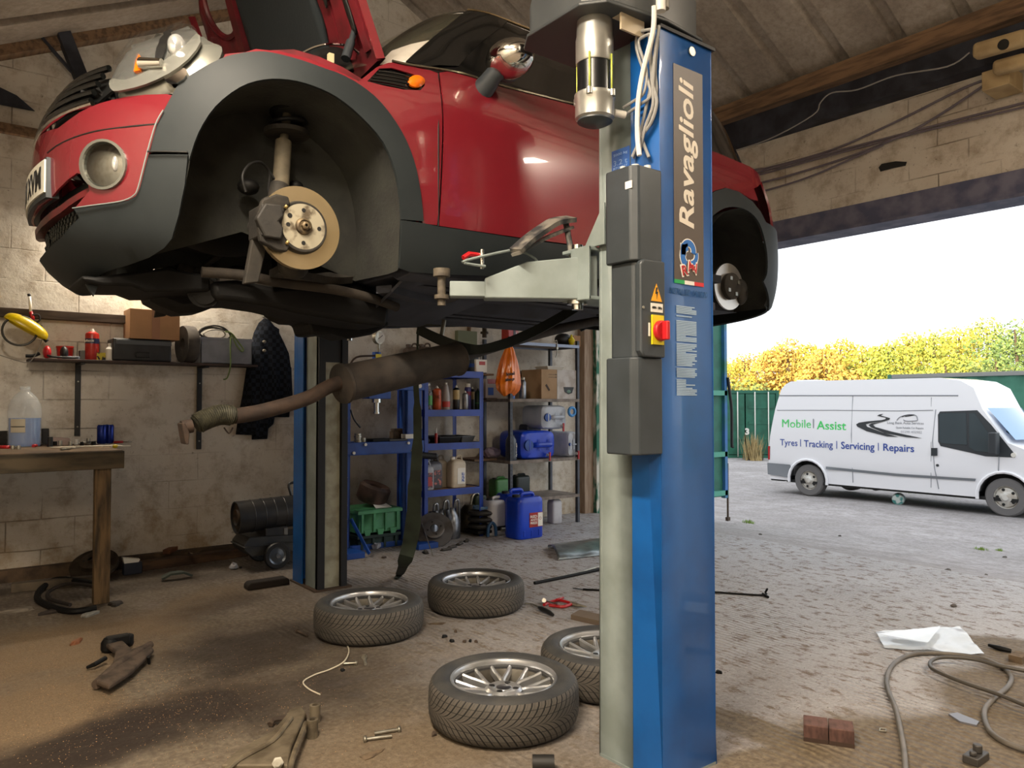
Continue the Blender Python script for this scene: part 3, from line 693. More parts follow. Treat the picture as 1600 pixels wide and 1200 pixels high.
BODY = Skin(wid=[(-.05, .70), (.1, .76), (.2, .805), (.35, .835), (.55, .84), (.75, .83), (.88, .80), (.98, .765), (1.1, .72)],
            nose=[(.05, -.42), (.12, -.60), (.2, -.69), (.3, -.72), (.5, -.73), (.62, -.72), (.72, -.69), (.82, -.62), (.9, -.50), (1.0, -.35)],
            tail=[(.05, 2.9), (.2, 3.03), (.5, 3.07), (.75, 3.03), (.95, 2.96), (1.1, 2.9)], xf=[(0, .15)], xr=2.55, pf=2.3)
CABIN = Skin(wid=[(.85, .80), (.98, .76), (1.1, .705), (1.25, .645), (1.40, .575), (1.5, .5)],
             nose=[(.85, .05), (.95, .17), (1.1, .34), (1.25, .52), (1.40, .71), (1.5, .85)],
             tail=[(.85, 2.98), (1.1, 2.93), (1.25, 2.86), (1.34, 2.78), (1.5, 2.6)], xf=[(.85, .55), (.98, .62), (1.4, 1.02)], xr=2.3, pf=3.0)
# ------------------------------------------------------------------ the raised red hatchback
car = thing('red_hatchback', CO, 'red three-door hatchback with black arches, bonnet open and wheels off, raised on the two-post lift', 'car')
RED = M('car_red', '#701b24', rough=.25, coat=.8, scale=3, bump=0)
REDI = M('inner_red', '#6a1c24', '#4a171b', rough=.4, scale=9)
CLAD = M('cladding_black', '#262b2d', '#202527', rough=.55, spec=.25, scale=4, bump=.12, bscale=260, bdist=.0006)
LINER = M('arch_liner', '#2d2e29', '#232320', rough=.92, scale=8, bump=.6, bscale=70)
UND = M('underbody_grey', '#383b46', '#2a2c33', rough=.75, scale=5, bump=.3, bscale=30)
DRK = M('oily_black', '#0b0b0b', '#121110', spec=.25, rough=.6, scale=8, bump=.3, bscale=40)
CAST = M('rusty_cast_iron', '#2b2721', '#1c1915', rough=.8, metal=.2, scale=14, bump=.5, bscale=60)
TANM = M('dusty_tube', '#322b23', '#211c17', rough=.85, scale=10, bump=.4)
GLB = M('dark_glass', '#0b0c0c', rough=.06, spec=.7, coat=.4)
WSG = M('windscreen_glass', '#8a8674', rough=.03, alpha=.16, spec=.8, coat=.5)
CHRM = M('chrome', '#e4e2dc', rough=.07, metal=1)
SILV = M('silver_plastic', '#85867f', rough=.25, metal=.6)
LENS = M('clear_lens', '#ffffff', rough=.02, trans=1.0, ior=1.2, alpha=.12, coat=.6)
ORNG = M('indicator_orange', '#e06a06', rough=.25, coat=.6)
GLSB = M('gloss_black', '#0c0d0d', rough=.12, coat=.5)
ROOF = M('roof_black', '#1a1815', rough=.15, coat=1)
def AT(px, py, y):
    p = ony(px, py, CO[1]+y); return Vector((p.x-CO[0], y, p.z-CO[2]))
def ssm(pts, k=4, closed=True):
    P = smooth([Vector((a, c, 0)) for a, c in pts], k, closed); return [(p.x, p.y) for p in P]
def panel(name, skin, outline, mat, parent=None, off=0.0, th=.005, grid=.04, holes=(), mirror=True, px=True, both=False, k=1, bulge=None):
    """a pressed panel lying on the skin; outline in photograph pixels (px) or in skin coordinates (u, z)"""
    def cv(pts):
        return [skin.uz(*p) for p in pts] if px else list(pts)
    o = cv(outline); hs = [cv(h) for h in holes]
    loops = [o]+hs
    def dens(lp):
        out = []
        for (a, b) in zip(lp, lp[1:]+lp[:1]):
            n = max(1, int(math.hypot(a[0]-b[0], a[1]-b[1])/grid)); out += [(a[0]+(b[0]-a[0])*i/n, a[1]+(b[1]-a[1])*i/n) for i in range(n)]
        return out
    loops = [dens(l) for l in loops]
    vs = []; es = []
    for l in loops:
        s0 = len(vs); vs += [Vector(p) for p in l]; n = len(l); es += [(s0+i, s0+(i+1) % n) for i in range(n)]
    def inside(p, l):
        c = False; j = len(l)-1
        for i in range(len(l)):
            if (l[i][1] > p[1]) != (l[j][1] > p[1]) and p[0] < (l[j][0]-l[i][0])*(p[1]-l[i][1])/(l[j][1]-l[i][1]+1e-12)+l[i][0]: c = not c
            j = i
        return c
    def dmin(p):
        return min((q[0]-p[0])**2+(q[1]-p[1])**2 for l in loops for q in l)
    us = [p[0] for p in loops[0]]; zs = [p[1] for p in loops[0]]
    a = min(us)
    while a < max(us):
        c = min(zs)
        while c < max(zs):
            p = (a, c)
            if inside(p, loops[0]) and not any(inside(p, h) for h in loops[1:]) and dmin(p) > (grid*.45)**2: vs.append(Vector(p))
            c += grid
        a += grid
    V, E, F, *_ = geometry.delaunay_2d_cdt(vs, es, [], 0, 1e-6)
    tris = []
    for f in F:
        c = (sum(V[i].x for i in f)/len(f), sum(V[i].y for i in f)/len(f))
        if inside(c, loops[0]) and not any(inside(c, h) for h in loops[1:]): tris.append(list(f))
    def P3(u, z):
        e = .01; p = Vector(skin.pt(u, z)); du = Vector(skin.pt(u+e, z))-Vector(skin.pt(u-e, z)); dz = Vector(skin.pt(u, z+e))-Vector(skin.pt(u, z-e))
        n = dz.cross(du); n = n.normalized() if n.length > 1e-9 else Vector((-1, 0, 0))
        if n.dot(Vector((p.x-1.2, p.y*2, 0))) < 0: n = -n
        of = off+(bulge(u, z) if bulge else 0)
        return p+n*of, n
    pn = [P3(v.x, v.y) for v in V]
    def emit(sgn):
        b = MB(); n = len(pn)
        outp = [Vector((p.x, p.y*sgn, p.z)) for p, _ in pn]; inp = [Vector(((p-q*th).x, (p-q*th).y*sgn, (p-q*th).z)) for p, q in pn]
        b.add(outp, tris, True); b.add(inp, [list(reversed(t)) for t in tris], True)
        ec = {}
        for t in tris:
            for i in range(len(t)):
                e = (t[i], t[(i+1) % len(t)]); k_ = tuple(sorted(e)); ec.setdefault(k_, []).append(e)
        rim = [v[0] for v in ec.values() if len(v) == 1]
        b.add(outp+inp, [(e[1], e[0], e[0]+n, e[1]+n) for e in rim], False)
        return b
    if both:
        b = emit(1); b2 = emit(-1); b.add(b2.v, b2.f, True); b.sm = b.sm[:len(b.sm)//2]*2
        b = emit(1); o2 = emit(-1); base = len(b.v); b.v += o2.v; b.f += [[i+base for i in f] for f in o2.f]; b.sm += o2.sm
        return b.build(name, mat, parent or car)
    ob = emit(1).build(name, mat, parent or car)
    if mirror: emit(-1).build(name, mat, parent or car)
    return ob
def pxy(s): return s
# --- traced outlines (pixels of the photograph)
arch_out = ssm([(272, 150), (285, 131), (319, 109), (356, 92), (394, 85), (424, 86), (469, 97), (506, 110), (531, 119), (562, 136), (594, 163), (625, 206), (644, 250), (653, 290), (658, 328), (659, 346)], 3, False)
arch_in = [(625, 343)]+ssm([(625, 343), (623, 312), (616, 270), (597, 224), (562, 184), (525, 154), (487, 136), (450, 127), (412, 127), (375, 139), (337, 169), (311, 210), (297, 252)], 3, False)[1:]
# front arch cladding
panel('wheel_arch_trim', BODY, arch_out+arch_in+[(296, 240), (238, 238), (247, 199), (259, 174)], CLAD, off=.012, th=.012)
# lower front bumper in black, joined across the nose (the nose itself given in skin coordinates)
def U(*pp): return [BODY.uz(*p) for p in pp]
low = U((236, 243), (295, 243), (290, 290), (281, 335), (270, 372), (262, 384), (240, 396), (205, 408))
panel('lower_bumper', BODY, U((120, 327), (150, 323), (187, 318), (203, 314), (214, 308), (221, 296), (228, 270), (235, 243), (295, 243), (290, 290), (281, 335), (270, 372), (258, 386), (235, 400), (200, 412), (160, 425))+[(0.10, .10), (0.0, .10), (0.0, .205), (.10, .21), (.2, .225), (.30, .27)], CLAD, off=.010, th=.012, px=False, both=True)
bt = U((272, 151), (262, 149), (230, 150), (200, 153), (160, 163), (142, 170), (127, 178), (110, 190), (94, 202))
panel('front_bumper', BODY, bt+[(.0, .625), (0, .345), (.16, .355), (.26, .40), (.30, .415), (.335, .40), (.345, .35)]+U((120, 326), (150, 322), (187, 317), (203, 313), (214, 307), (221, 295), (234, 244), (247, 199), (259, 176)), RED, off=.008, th=.008, px=False, both=True, holes=[ssm([(166+34*math.cos(a*PI/8), 259+38*math.sin(a*PI/8)) for a in range(16)], 1)] if False else [])
# crease line of the bumper
def on_skin(skin, pts, off):
    out = []
    for p in pts:
        u, z = skin.uz(*p); P = Vector(skin.pt(u, z)); e = .01; du = Vector(skin.pt(u+e, z))-Vector(skin.pt(u-e, z)); dz = Vector(skin.pt(u, z+e))-Vector(skin.pt(u, z-e)); n = dz.cross(du).normalized()
        if n.dot(Vector((P.x-1.2, P.y*2, 0))) < 0: n = -n
        out.append(P+n*off)
    return out
def seam(name, pts, r=.0025, mat=None, off=.004, skin=None, parent=None):
    b = MB(); b.tube(smooth(on_skin(skin or BODY, pts, off), 4), r, 6); return b.build(name, mat or INK, parent or car)
seam('bumper_seam', [(250, 195), (225, 197), (197, 200), (154, 206), (119, 216), (92, 229), (78, 240)], .0035, off=.0065)
seam('trim_bead', [(122, 326), (150, 322), (187, 317), (203, 313), (214, 307), (221, 295), (234, 244), (247, 199), (259, 176)], .0022, M('bead_grey', '#7e8a8a', rough=.4), off=.019)
seam('trim_gap', [(236, 240), (260, 240), (296, 241)], .003, INK, off=.022)
# radiator opening, honeycomb mesh and its lip
panel('radiator_mesh', BODY, [(-.001, .21), (.30, .27), (.345, .34), (.335, .41), (0, .36)], M('honeycomb', '#101210', rough=.5, bump=0), off=-.05, th=.01, px=False, both=True)
b = MB()
hx = .030
for sg in (1, -1):
  b = MB()
  for row in range(7):
    for i in range(16):
        u = .012+i*.0215+(row % 2)*.0107; z = .235+row*.0175
        if u > .33 or z > .375+.1*u or z < .22+.16*u: continue
        p = Vector(BODY.pt(u, z)); 
        q = Vector((p.x+.035, p.y*sg, p.z)); pts = [q+Vector((0, .0135*math.cos(a*PI/3), .0105*math.sin(a*PI/3))) for a in range(6)]
        b.tube(pts, .0022, 4, closed=True)
  b.build('mesh_cell_rim', M('mesh_rim', '#2c2f2b', rough=.4), car)
panel('grille_lip', BODY, [(-.001, .285), (.10, .288), (.20, .302), (.34, .345), (.34, .365), (.20, .325), (.10, .312), (0, .305)], M('lip_dull_red', '#5d1a1e', '#3c2220', rough=.3), off=.0, th=.03, px=False, both=True)
# spot lamp in the bumper
cF = BODY.uz(166, 258)
def ring_px(cx, cy, rx, ry, n=28): return [(cx+rx*math.cos(2*PI*i/n), cy+ry*math.sin(2*PI*i/n)) for i in range(n)]
panel('spot_lamp_rim', BODY, ring_px(166, 258.5, 35.5, 39), SILV, off=.017, th=.012, grid=.015, holes=[ring_px(166, 258.5, 31, 35)])
qF = [BODY.uz(*p) for p in ring_px(166, 258.5, 32, 36)]
ru = (max(q[0] for q in qF)-min(q[0] for q in qF))/2; rz = (max(q[1] for q in qF)-min(q[1] for q in qF))/2
panel('spot_lamp_reflector', BODY, ring_px(166, 258.5, 32, 36), M('reflector', '#8f908b', rough=.14, metal=1), off=.012, th=.003, grid=.013, bulge=lambda u, z: -.0035+.018*max(0, 1-((u-cF[0])/ru)**2-((z-cF[1])/rz)**2))
b = MB(); e_ = on_skin(BODY, [(186, 258)], .016)[0]; b.ell(e_, .012, .010, .026, 16, 10); b.build('spot_lamp_bulb', M('bulb_glass', '#c8c8c4', rough=.06, metal=.6), car)
# number plate
pl = MB(); pv = []
for i in range(9):
    y = -.262+.524*i/8; pv.append((-.752+.34*y*y, y))
b = MB(); n = len(pv); vs = [(x, y, z) for x, y in pv for z in (.375, .488)]+[(x+.016, y, z) for x, y in pv for z in (.375, .488)]
fs = []
for i in range(n-1):
    k = 2*i; fs += [(k, k+1, k+3, k+2), (2*n+k, 2*n+k+2, 2*n+k+3, 2*n+k+1), (k, k+2, 2*n+k+2, 2*n+k), (k+1, 2*n+k+1, 2*n+k+3, k+3)]
fs += [(0, 2*n, 2*n+1, 1), (2*n-2, 2*n-1, 4*n-1, 4*n-2)]
b.add(vs, fs); npl = b.build('number_plate', M('plate_white', '#cfccbe', rough=.4), car)
b = MB(); vs = [(x+.006, y*1.02, z) for x, y in pv for z in (.357, .496)]+[(x+.045, y*1.02, z) for x, y in pv for z in (.357, .496)]; b.add(vs, fs); b.build('plate_holder', BLK, npl)
o = fit_text('LD07 XVM', 'plate_lettering', INK, npl, (0, 0, 0), (0, -1, 0), (0, 0, 1), .46, .08, bold=.03, extrude=.0006)
for v in o.data.vertices:
    y = v.co.y; sx_ = v.co.x; v.co.x = -.752+.34*y*y-.0012+sx_; v.co.z += .431
# upper grille with slats, under the open bonnet's lip
gm = GLSB
panel('upper_grille', BODY, [(0, .63), (.16, .625), (.30, .66), (.36, .72), (.34, .77), (.25, .795), (0, .80)], M('grille_back', '#0a0b0b', rough=.5), off=-.03, th=.01, px=False, both=True)
for k in range(5):
    z = .655+.032*k; b = MB(); pts = [Vector(BODY.pt(u, z))+Vector((-.004, 0, 0)) for u in [(-.33+.66*i/16) for i in range(17)]]
    b.tube(pts, .011, 8); b.build('grille_slat', GLSB, car)
b = MB(); pts = [Vector(BODY.pt(u, .632+.10*abs(u)**2))+Vector((-.006, 0, 0)) for u in [(-.34+.68*i/16) for i in range(17)]]; b.tube(pts, .009, 8); b.build('grille_chrome_strip', CHRM, car)
# front panel, radiator top and lamp carrier behind the grille
b = MB(); b.grid(lambda u, v: Vector((-.60+.06*v+.25*(2*u-1)**2, -.66+1.32*u, .60+.22*v)), 16, 5); b.build('front_panel', DRK, car, solid=.02)
b = MB()
for x_, y_, z_, a_, c_, d_ in ((-.44, -.42, .80, .06, .05, .05), (-.40, -.30, .82, .09, .06, .04), (-.46, -.2, .80, .05, .08, .05), (-.36, .1, .81, .1, .16, .05), (-.42, .38, .8, .08, .09, .05)):
    b.ell((x_, y_, z_), a_, c_, d_, 12, 8)
b.build('slam_panel', DRK, car)
b = MB(); b.tube(smooth([AT(150, 134, -.4), AT(160, 150, -.42), AT(172, 138, -.42), AT(178, 158, -.44)], 5), .008, 8); b.tube(smooth([AT(128, 146, -.38), AT(150, 148, -.40), AT(170, 160, -.42)], 5), .012, 8); b.build('coolant_hose', DRK, car)
# head lamp
hl_out = ssm([(180, 139), (184, 120), (199, 97), (225, 75), (255, 58), (285, 51), (312, 54), (332, 62), (345, 68), (343, 84), (326, 110), (300, 136), (262, 144), (225, 151), (187, 155)], 2)
lens_px = ssm([(181, 138), (185, 119), (199, 98), (225, 76), (255, 59), (283, 52), (305, 54), (315, 68), (309, 84), (292, 100), (268, 118), (240, 132), (205, 144)], 2)
def dome(px_list, h, skin=BODY):
    q = [skin.uz(*p) for p in px_list]; cu_ = sum(a[0] for a in q)/len(q); cz_ = sum(a[1] for a in q)/len(q)
    # distance to rim based dome
    rr = [(math.atan2(a[1]-cz_, a[0]-cu_), math.hypot(a[0]-cu_, a[1]-cz_)) for a in q]
    def f(u, z):
        an = math.atan2(z-cz_, u-cu_); r_ = math.hypot(u-cu_, z-cz_)
        R_ = min(rr, key=lambda t: abs((t[0]-an+PI) % (2*PI)-PI))[1]
        return h*max(0, 1-(r_/max(R_, 1e-4))**2)**.6
    return f
hl = panel('head_lamp', BODY, hl_out, SILV, off=-.012, th=.05, grid=.03, bulge=dome(hl_out, .030))
panel('lamp_reflector', BODY, lens_px, M('lamp_reflector', '#8f918e', rough=.2, metal=.75), off=.018, th=.004, grid=.018, bulge=dome(lens_px, .010), parent=hl, mirror=False)
bz = ssm([(181, 140), (186, 132), (205, 134), (235, 122), (268, 102), (296, 82), (312, 66), (318, 78), (300, 102), (270, 124), (235, 140), (205, 148), (187, 150)], 2)
panel('lamp_bezel', BODY, bz, M('bezel_silver', '#84857f', rough=.22, metal=.5), off=.030, th=.01, grid=.02, parent=hl, mirror=False)
panel('lamp_divider', BODY, ssm([(250, 106), (256, 82), (270, 62), (276, 60), (270, 78), (262, 102)], 2), DRK, off=.034, th=.01, grid=.02, parent=hl, mirror=False)
panel('indicator_bulb', BODY, [(219, 123), (223, 106), (227, 98), (230, 108), (228, 121)], ORNG, off=.034, th=.01, grid=.02, parent=hl, mirror=False)
b = MB(); e_ = on_skin(BODY, [(282, 84)], .028)[0]; b.ell(e_, .030, .022, .040, 18, 12); b.build('projector_lens', M('projector', '#cfd2d0', rough=.05, metal=.7), hl)
b = MB(); c0 = on_skin(BODY, [(230, 112)], .036)[0]; c1 = on_skin(BODY, [(262, 112)], .040)[0]; b.cyl(c0, c1, .020, .014, 16); b.build('lamp_shutter', CHRM, hl)
panel('lamp_lens', BODY, lens_px, LENS, off=.032, th=.003, grid=.022, bulge=dome(lens_px, .022), parent=hl, mirror=False)
panel('side_lamp', BODY, ssm([(262, 130), (268, 120), (286, 112), (296, 118), (290, 130), (272, 138)], 2), CHRM, off=.022, th=.02, grid=.02, parent=hl, mirror=False)
# wing, doors, sills
panel('front_wing', BODY, [(383, 83), (420, 84), (469, 95), (506, 108), (531, 117), (562, 134), (594, 161), (625, 204), (644, 248), (653, 288), (658, 326), (659, 349), (682, 352), (683, 115), (672, 111), (650, 107), (622, 98), (606, 99), (588, 106), (560, 128), (520, 108), (480, 92), (440, 82), (400, 78)], RED, off=.004, th=.006, holes=[ssm([(573, 128), (592, 108), (612, 107), (645, 117), (662, 124), (663, 134), (656, 142), (630, 141), (600, 135)], 1)])
panel('door', BODY, [(685.5, 115), (685.5, 353), (740, 361), (830, 374), (900, 383), (960, 390), (1010, 394), (1010, 183), (960, 176), (894, 166), (844, 153), (781, 137), (734, 122), (700, 113)], RED, off=.006, th=.008)
panel('rear_quarter', BODY, [BODY.uz(1012, 394)]+[BODY.uz(1012, 184)]+[(2.7, 1.02), (3.2, 1.0), (3.45, .98), (3.62, .95)]+U((1177, 295), (1184, 314), (1173, 312), (1152, 299), (1132, 294), (1117, 298), (1095, 310), (1075, 335), (1062, 370), (1058, 398)), RED, off=.004, th=.008, px=False)
panel('sill_trim', BODY, [(625, 344), (660, 349), (683, 354), (740, 362), (830, 376), (900, 385), (960, 392), (1055, 400), (1058, 432), (960, 436), (870, 434), (760, 430), (700, 428), (640, 424), (622, 418)], CLAD, off=.010, th=.012)
panel('rear_arch_trim', BODY, U((1058, 398), (1062, 370), (1075, 335), (1095, 310), (1117, 299), (1132, 295), (1152, 301), (1173, 316), (1186, 332), (1194, 348))+[(3.80, .62), (3.80, .25), (3.6, .18)]+U(*ssm([(1190, 440), (1196, 425), (1195, 390), (1184, 350), (1165, 330), (1140, 324), (1117, 333), (1097, 355), (1083, 385), (1078, 425)], 4, False), (1060, 430)), CLAD, off=.012, th=.012, px=False)
panel('rear_bumper', BODY, [(3.55, .20), (4.4, .14), (4.4, .62), (3.8, .62), (3.62, .60)], CLAD, off=.0, th=.012, px=False, both=True)
panel('tailgate', BODY, [(3.60, .63), (4.4, .63), (4.4, .96), (3.6, .96)], RED, off=.0, th=.012, px=False, both=True)
panel('bonnet_ledge', BODY, U((345, 85), (383, 83), (440, 82), (480, 92), (520, 108), (560, 128), (572, 120), (540, 100), (500, 82), (460, 70), (400, 72), (350, 76)), REDI, off=-.02, th=.006, px=False)
# side grille in the wing with indicator
sc = panel('wing_vent', BODY, ssm([(574, 127), (592, 108), (612, 107), (645, 117), (662, 124), (663, 134), (656, 142), (630, 141), (600, 135)], 1), GLSB, off=-.006, th=.006, grid=.02)
for i, (a0, a1) in enumerate((((590, 112), (640, 121)), ((586, 117), (640, 127)), ((581, 122), (638, 132)), ((577, 126), (636, 137)))):
    seam('vent_rib', [a0, ((a0[0]+a1[0])/2, (a0[1]+a1[1])/2-1), a1], .004, GLSB, off=.004, parent=sc)
panel('side_indicator', BODY, ring_px(650, 128, 13, 9.5, 20), ORNG, off=.006, th=.008, grid=.012, bulge=dome(ring_px(650, 128, 13, 9.5, 20), .012), mirror=False)
seam('door_gap', [(684, 116), (684, 200), (684, 280), (684, 353)], .0028, INK, off=.0045)
seam('chrome_waist_strip', [(612, 97), (640, 103), (700, 112), (734, 120), (781, 135), (844, 151), (894, 163), (960, 173)], .006, M('waist_strip', '#5d584c', rough=.2, metal=.8), off=.006)
# inner blackness: firewall, engine bay, floor
b = MB(); b.box(.42, .46, -.74, .74, .2, .93); b.build('firewall', DRK, car)
b = MB(); b.ell((-.02, .05, .55), .32, .34, .26, 20, 12); b.box(-.35, .30, -.36, .42, .35, .66); b.build('engine', DRK, car, bevel=.03)
for s_ in (-1, 1):
    # wheel housings: outer rim follows the arch, barrel runs inboard
    rim = [Vector(BODY.pt(*BODY.uz(*p))) for p in ssm([(270, 375), (281, 335), (297, 252), (311, 210), (337, 169), (375, 139), (412, 127), (450, 127), (487, 136), (525, 154), (562, 184), (597, 224), (616, 270), (623, 312), (625, 343), (622, 420)], 2, False)]
    b = MB(); nr = len(rim); vs = []
    for dy, sc_ in ((.0, 1.0), (.02, 1.02), (.10, 1.03), (.36, 1.0)):
        for p in rim:
            yy_ = abs(p.y)-dy; vs.append(Vector((p.x*sc_, s_*yy_, .35+(p.z-.35)*sc_)))
    b.add(vs, [(j*nr+i, j*nr+i+1, (j+1)*nr+i+1, (j+1)*nr+i) for j in range(3) for i in range(nr-1)], True)
    mx = len(b.v); last = vs[3*nr:]; 
    b.add(last+[Vector((-.1, s_*.40, .30))], [(i, i+1, nr) for i in range(nr-1)], True); b.build('wheel_housing', LINER, car)
    r2 = [Vector((2.467+.375*math.cos(a), 0, .33+.375*math.sin(a))) for a in [(-.35+(PI+.7)*i/22) for i in range(23)]]
    b = MB(); vs = []
    for yy_ in (.83, .80, .45):
        for p in r2: vs.append(Vector((p.x, s_*(yy_ if p.x < 2.55 else min(yy_, abs(BODY.pt(1+p.x-.15, .5)[1]) if p.x < 2.55 else abs(BODY.pt(BODY.inv(min(p.x, 3.0), .5, .5) if False else 1, .5)[1])*(1-max(0, (p.x-2.5))*.42))), p.z)))
    b.add(vs, [(j*23+i, j*23+i+1, (j+1)*23+i+1, (j+1)*23+i) for j in range(2) for i in range(22)], True); b.add(vs[46:]+[Vector((2.467, s_*.45, .3))], [(i, i+1, 23) for i in range(22)], True); b.build('rear_wheel_housing', LINER, car)
# floor pan with pressed ribs and tunnel
b = MB(); b.prism([(-.76, .19), (-.76, .145), (-.66, .135), (-.62, .155), (-.20, .155), (-.14, .21), (.14, .21), (.20, .155), (.62, .155), (.66, .135), (.76, .145), (.76, .19), (.1, .26), (-.1, .26)], .42, 2.30, 'x')
for y in (-.5, -.38, .32, .46): b.box(.55, 2.15, y-.02, y+.02, .143, .156)
b.build('floor_pan', UND, car, bevel=.008)
b = MB(); b.prism([(-.5, .27), (-.5, .2), (.6, .2), (.6, .27)], 2.3, 2.85, 'x'); b.build('boot_floor', UND, car)
b = MB(); b.box(.46, 2.35, -.76, .76, .30, .34); b.build('cabin_floor', DRK, car)
def lump(name, pts, y0, y1, mat, bev=.02, par=None):
    """solid traced at the plane y0 and carried back to y1"""
    P = [AT(a, c, y0) for a, c in pts]; b = MB(); b.pprism(P, (0, y1-y0, 0)); return b.build(name, mat, par or car, bevel=bev)
# splash shield and the sculpted panels under the front floor
b = MB(); b.add([AT(612, 455, -.60), AT(560, 507, -.1), AT(655, 509, .15), AT(760, 470, -.1), AT(700, 438, -.62), AT(640, 425, -.68)], [(0, 1, 2, 3, 4, 5)]); b.build('under_shield', UND, car, solid=.012)
b = MB(); b.ribbon(smooth([AT(600, 452, -.55), AT(680, 470, -.3), AT(740, 455, -.45), AT(840, 448, -.5), AT(930, 452, -.5)], 5), .07, .03, (0, 1, 0)); b.build('floor_rail', UND, car)
lump('gearbox', [(235, 428), (300, 425), (345, 440), (345, 468), (333, 484), (313, 487), (284, 489), (255, 478), (238, 469), (229, 455)], -.15, .05, DRK, .04)
lump('undertray', [(126, 430), (150, 432), (260, 418), (330, 430), (330, 455), (229, 456), (206, 447), (160, 446), (131, 440)], -.35, -.05, DRK, .015)
b = MB(); b.add([AT(128, 434, -.3), AT(150, 440, -.3), AT(152, 448, -.3), AT(146, 463, -.3), AT(138, 452, -.3)], [(0, 1, 2, 3, 4)]); b.build('air_deflector', CLAD, car, solid=.02)
lump('front_subframe', [(330, 440), (372, 436), (430, 448), (560, 440), (612, 468), (606, 510), (560, 505), (470, 490), (425, 479), (371, 471), (337, 468)], -.38, -.12, DRK, .02)
lump('sump', [(425, 478), (520, 482), (606, 500), (610, 508), (581, 523), (560, 527), (544, 529), (520, 521), (503, 523), (487, 522), (481, 503), (460, 502), (445, 495)], -.10, .10, DRK, .03)
b = MB(); b.tube(smooth([AT(315, 425, -.40), AT(380, 430, -.42), AT(430, 440, -.46), AT(520, 452, -.46), AT(580, 466, -.44), AT(620, 480, -.40)], 5), .020, 10); b.build('subframe_tube', TANM, car)
b = MB(); b.tube(smooth([AT(340, 440, -.30), AT(420, 452, -.32), AT(470, 470, -.3)], 5), .045, 12); b.build('drive_shaft_cover', TANM, car)
b = MB(); b.cyl(AT(319, 455, -.32), AT(325, 455, -.22), .062, n=20); b.cyl(AT(319, 455, -.33), AT(321, 455, -.32), .05, n=20); b.build('belt_pulley', DRK, car)
b = MB(); b.tube(smooth([AT(338, 438, -.05), AT(352, 424, -.05), AT(368, 418, -.05), AT(384, 420, -.05)], 5), .010, 8); b.build('hose', DRK, car)
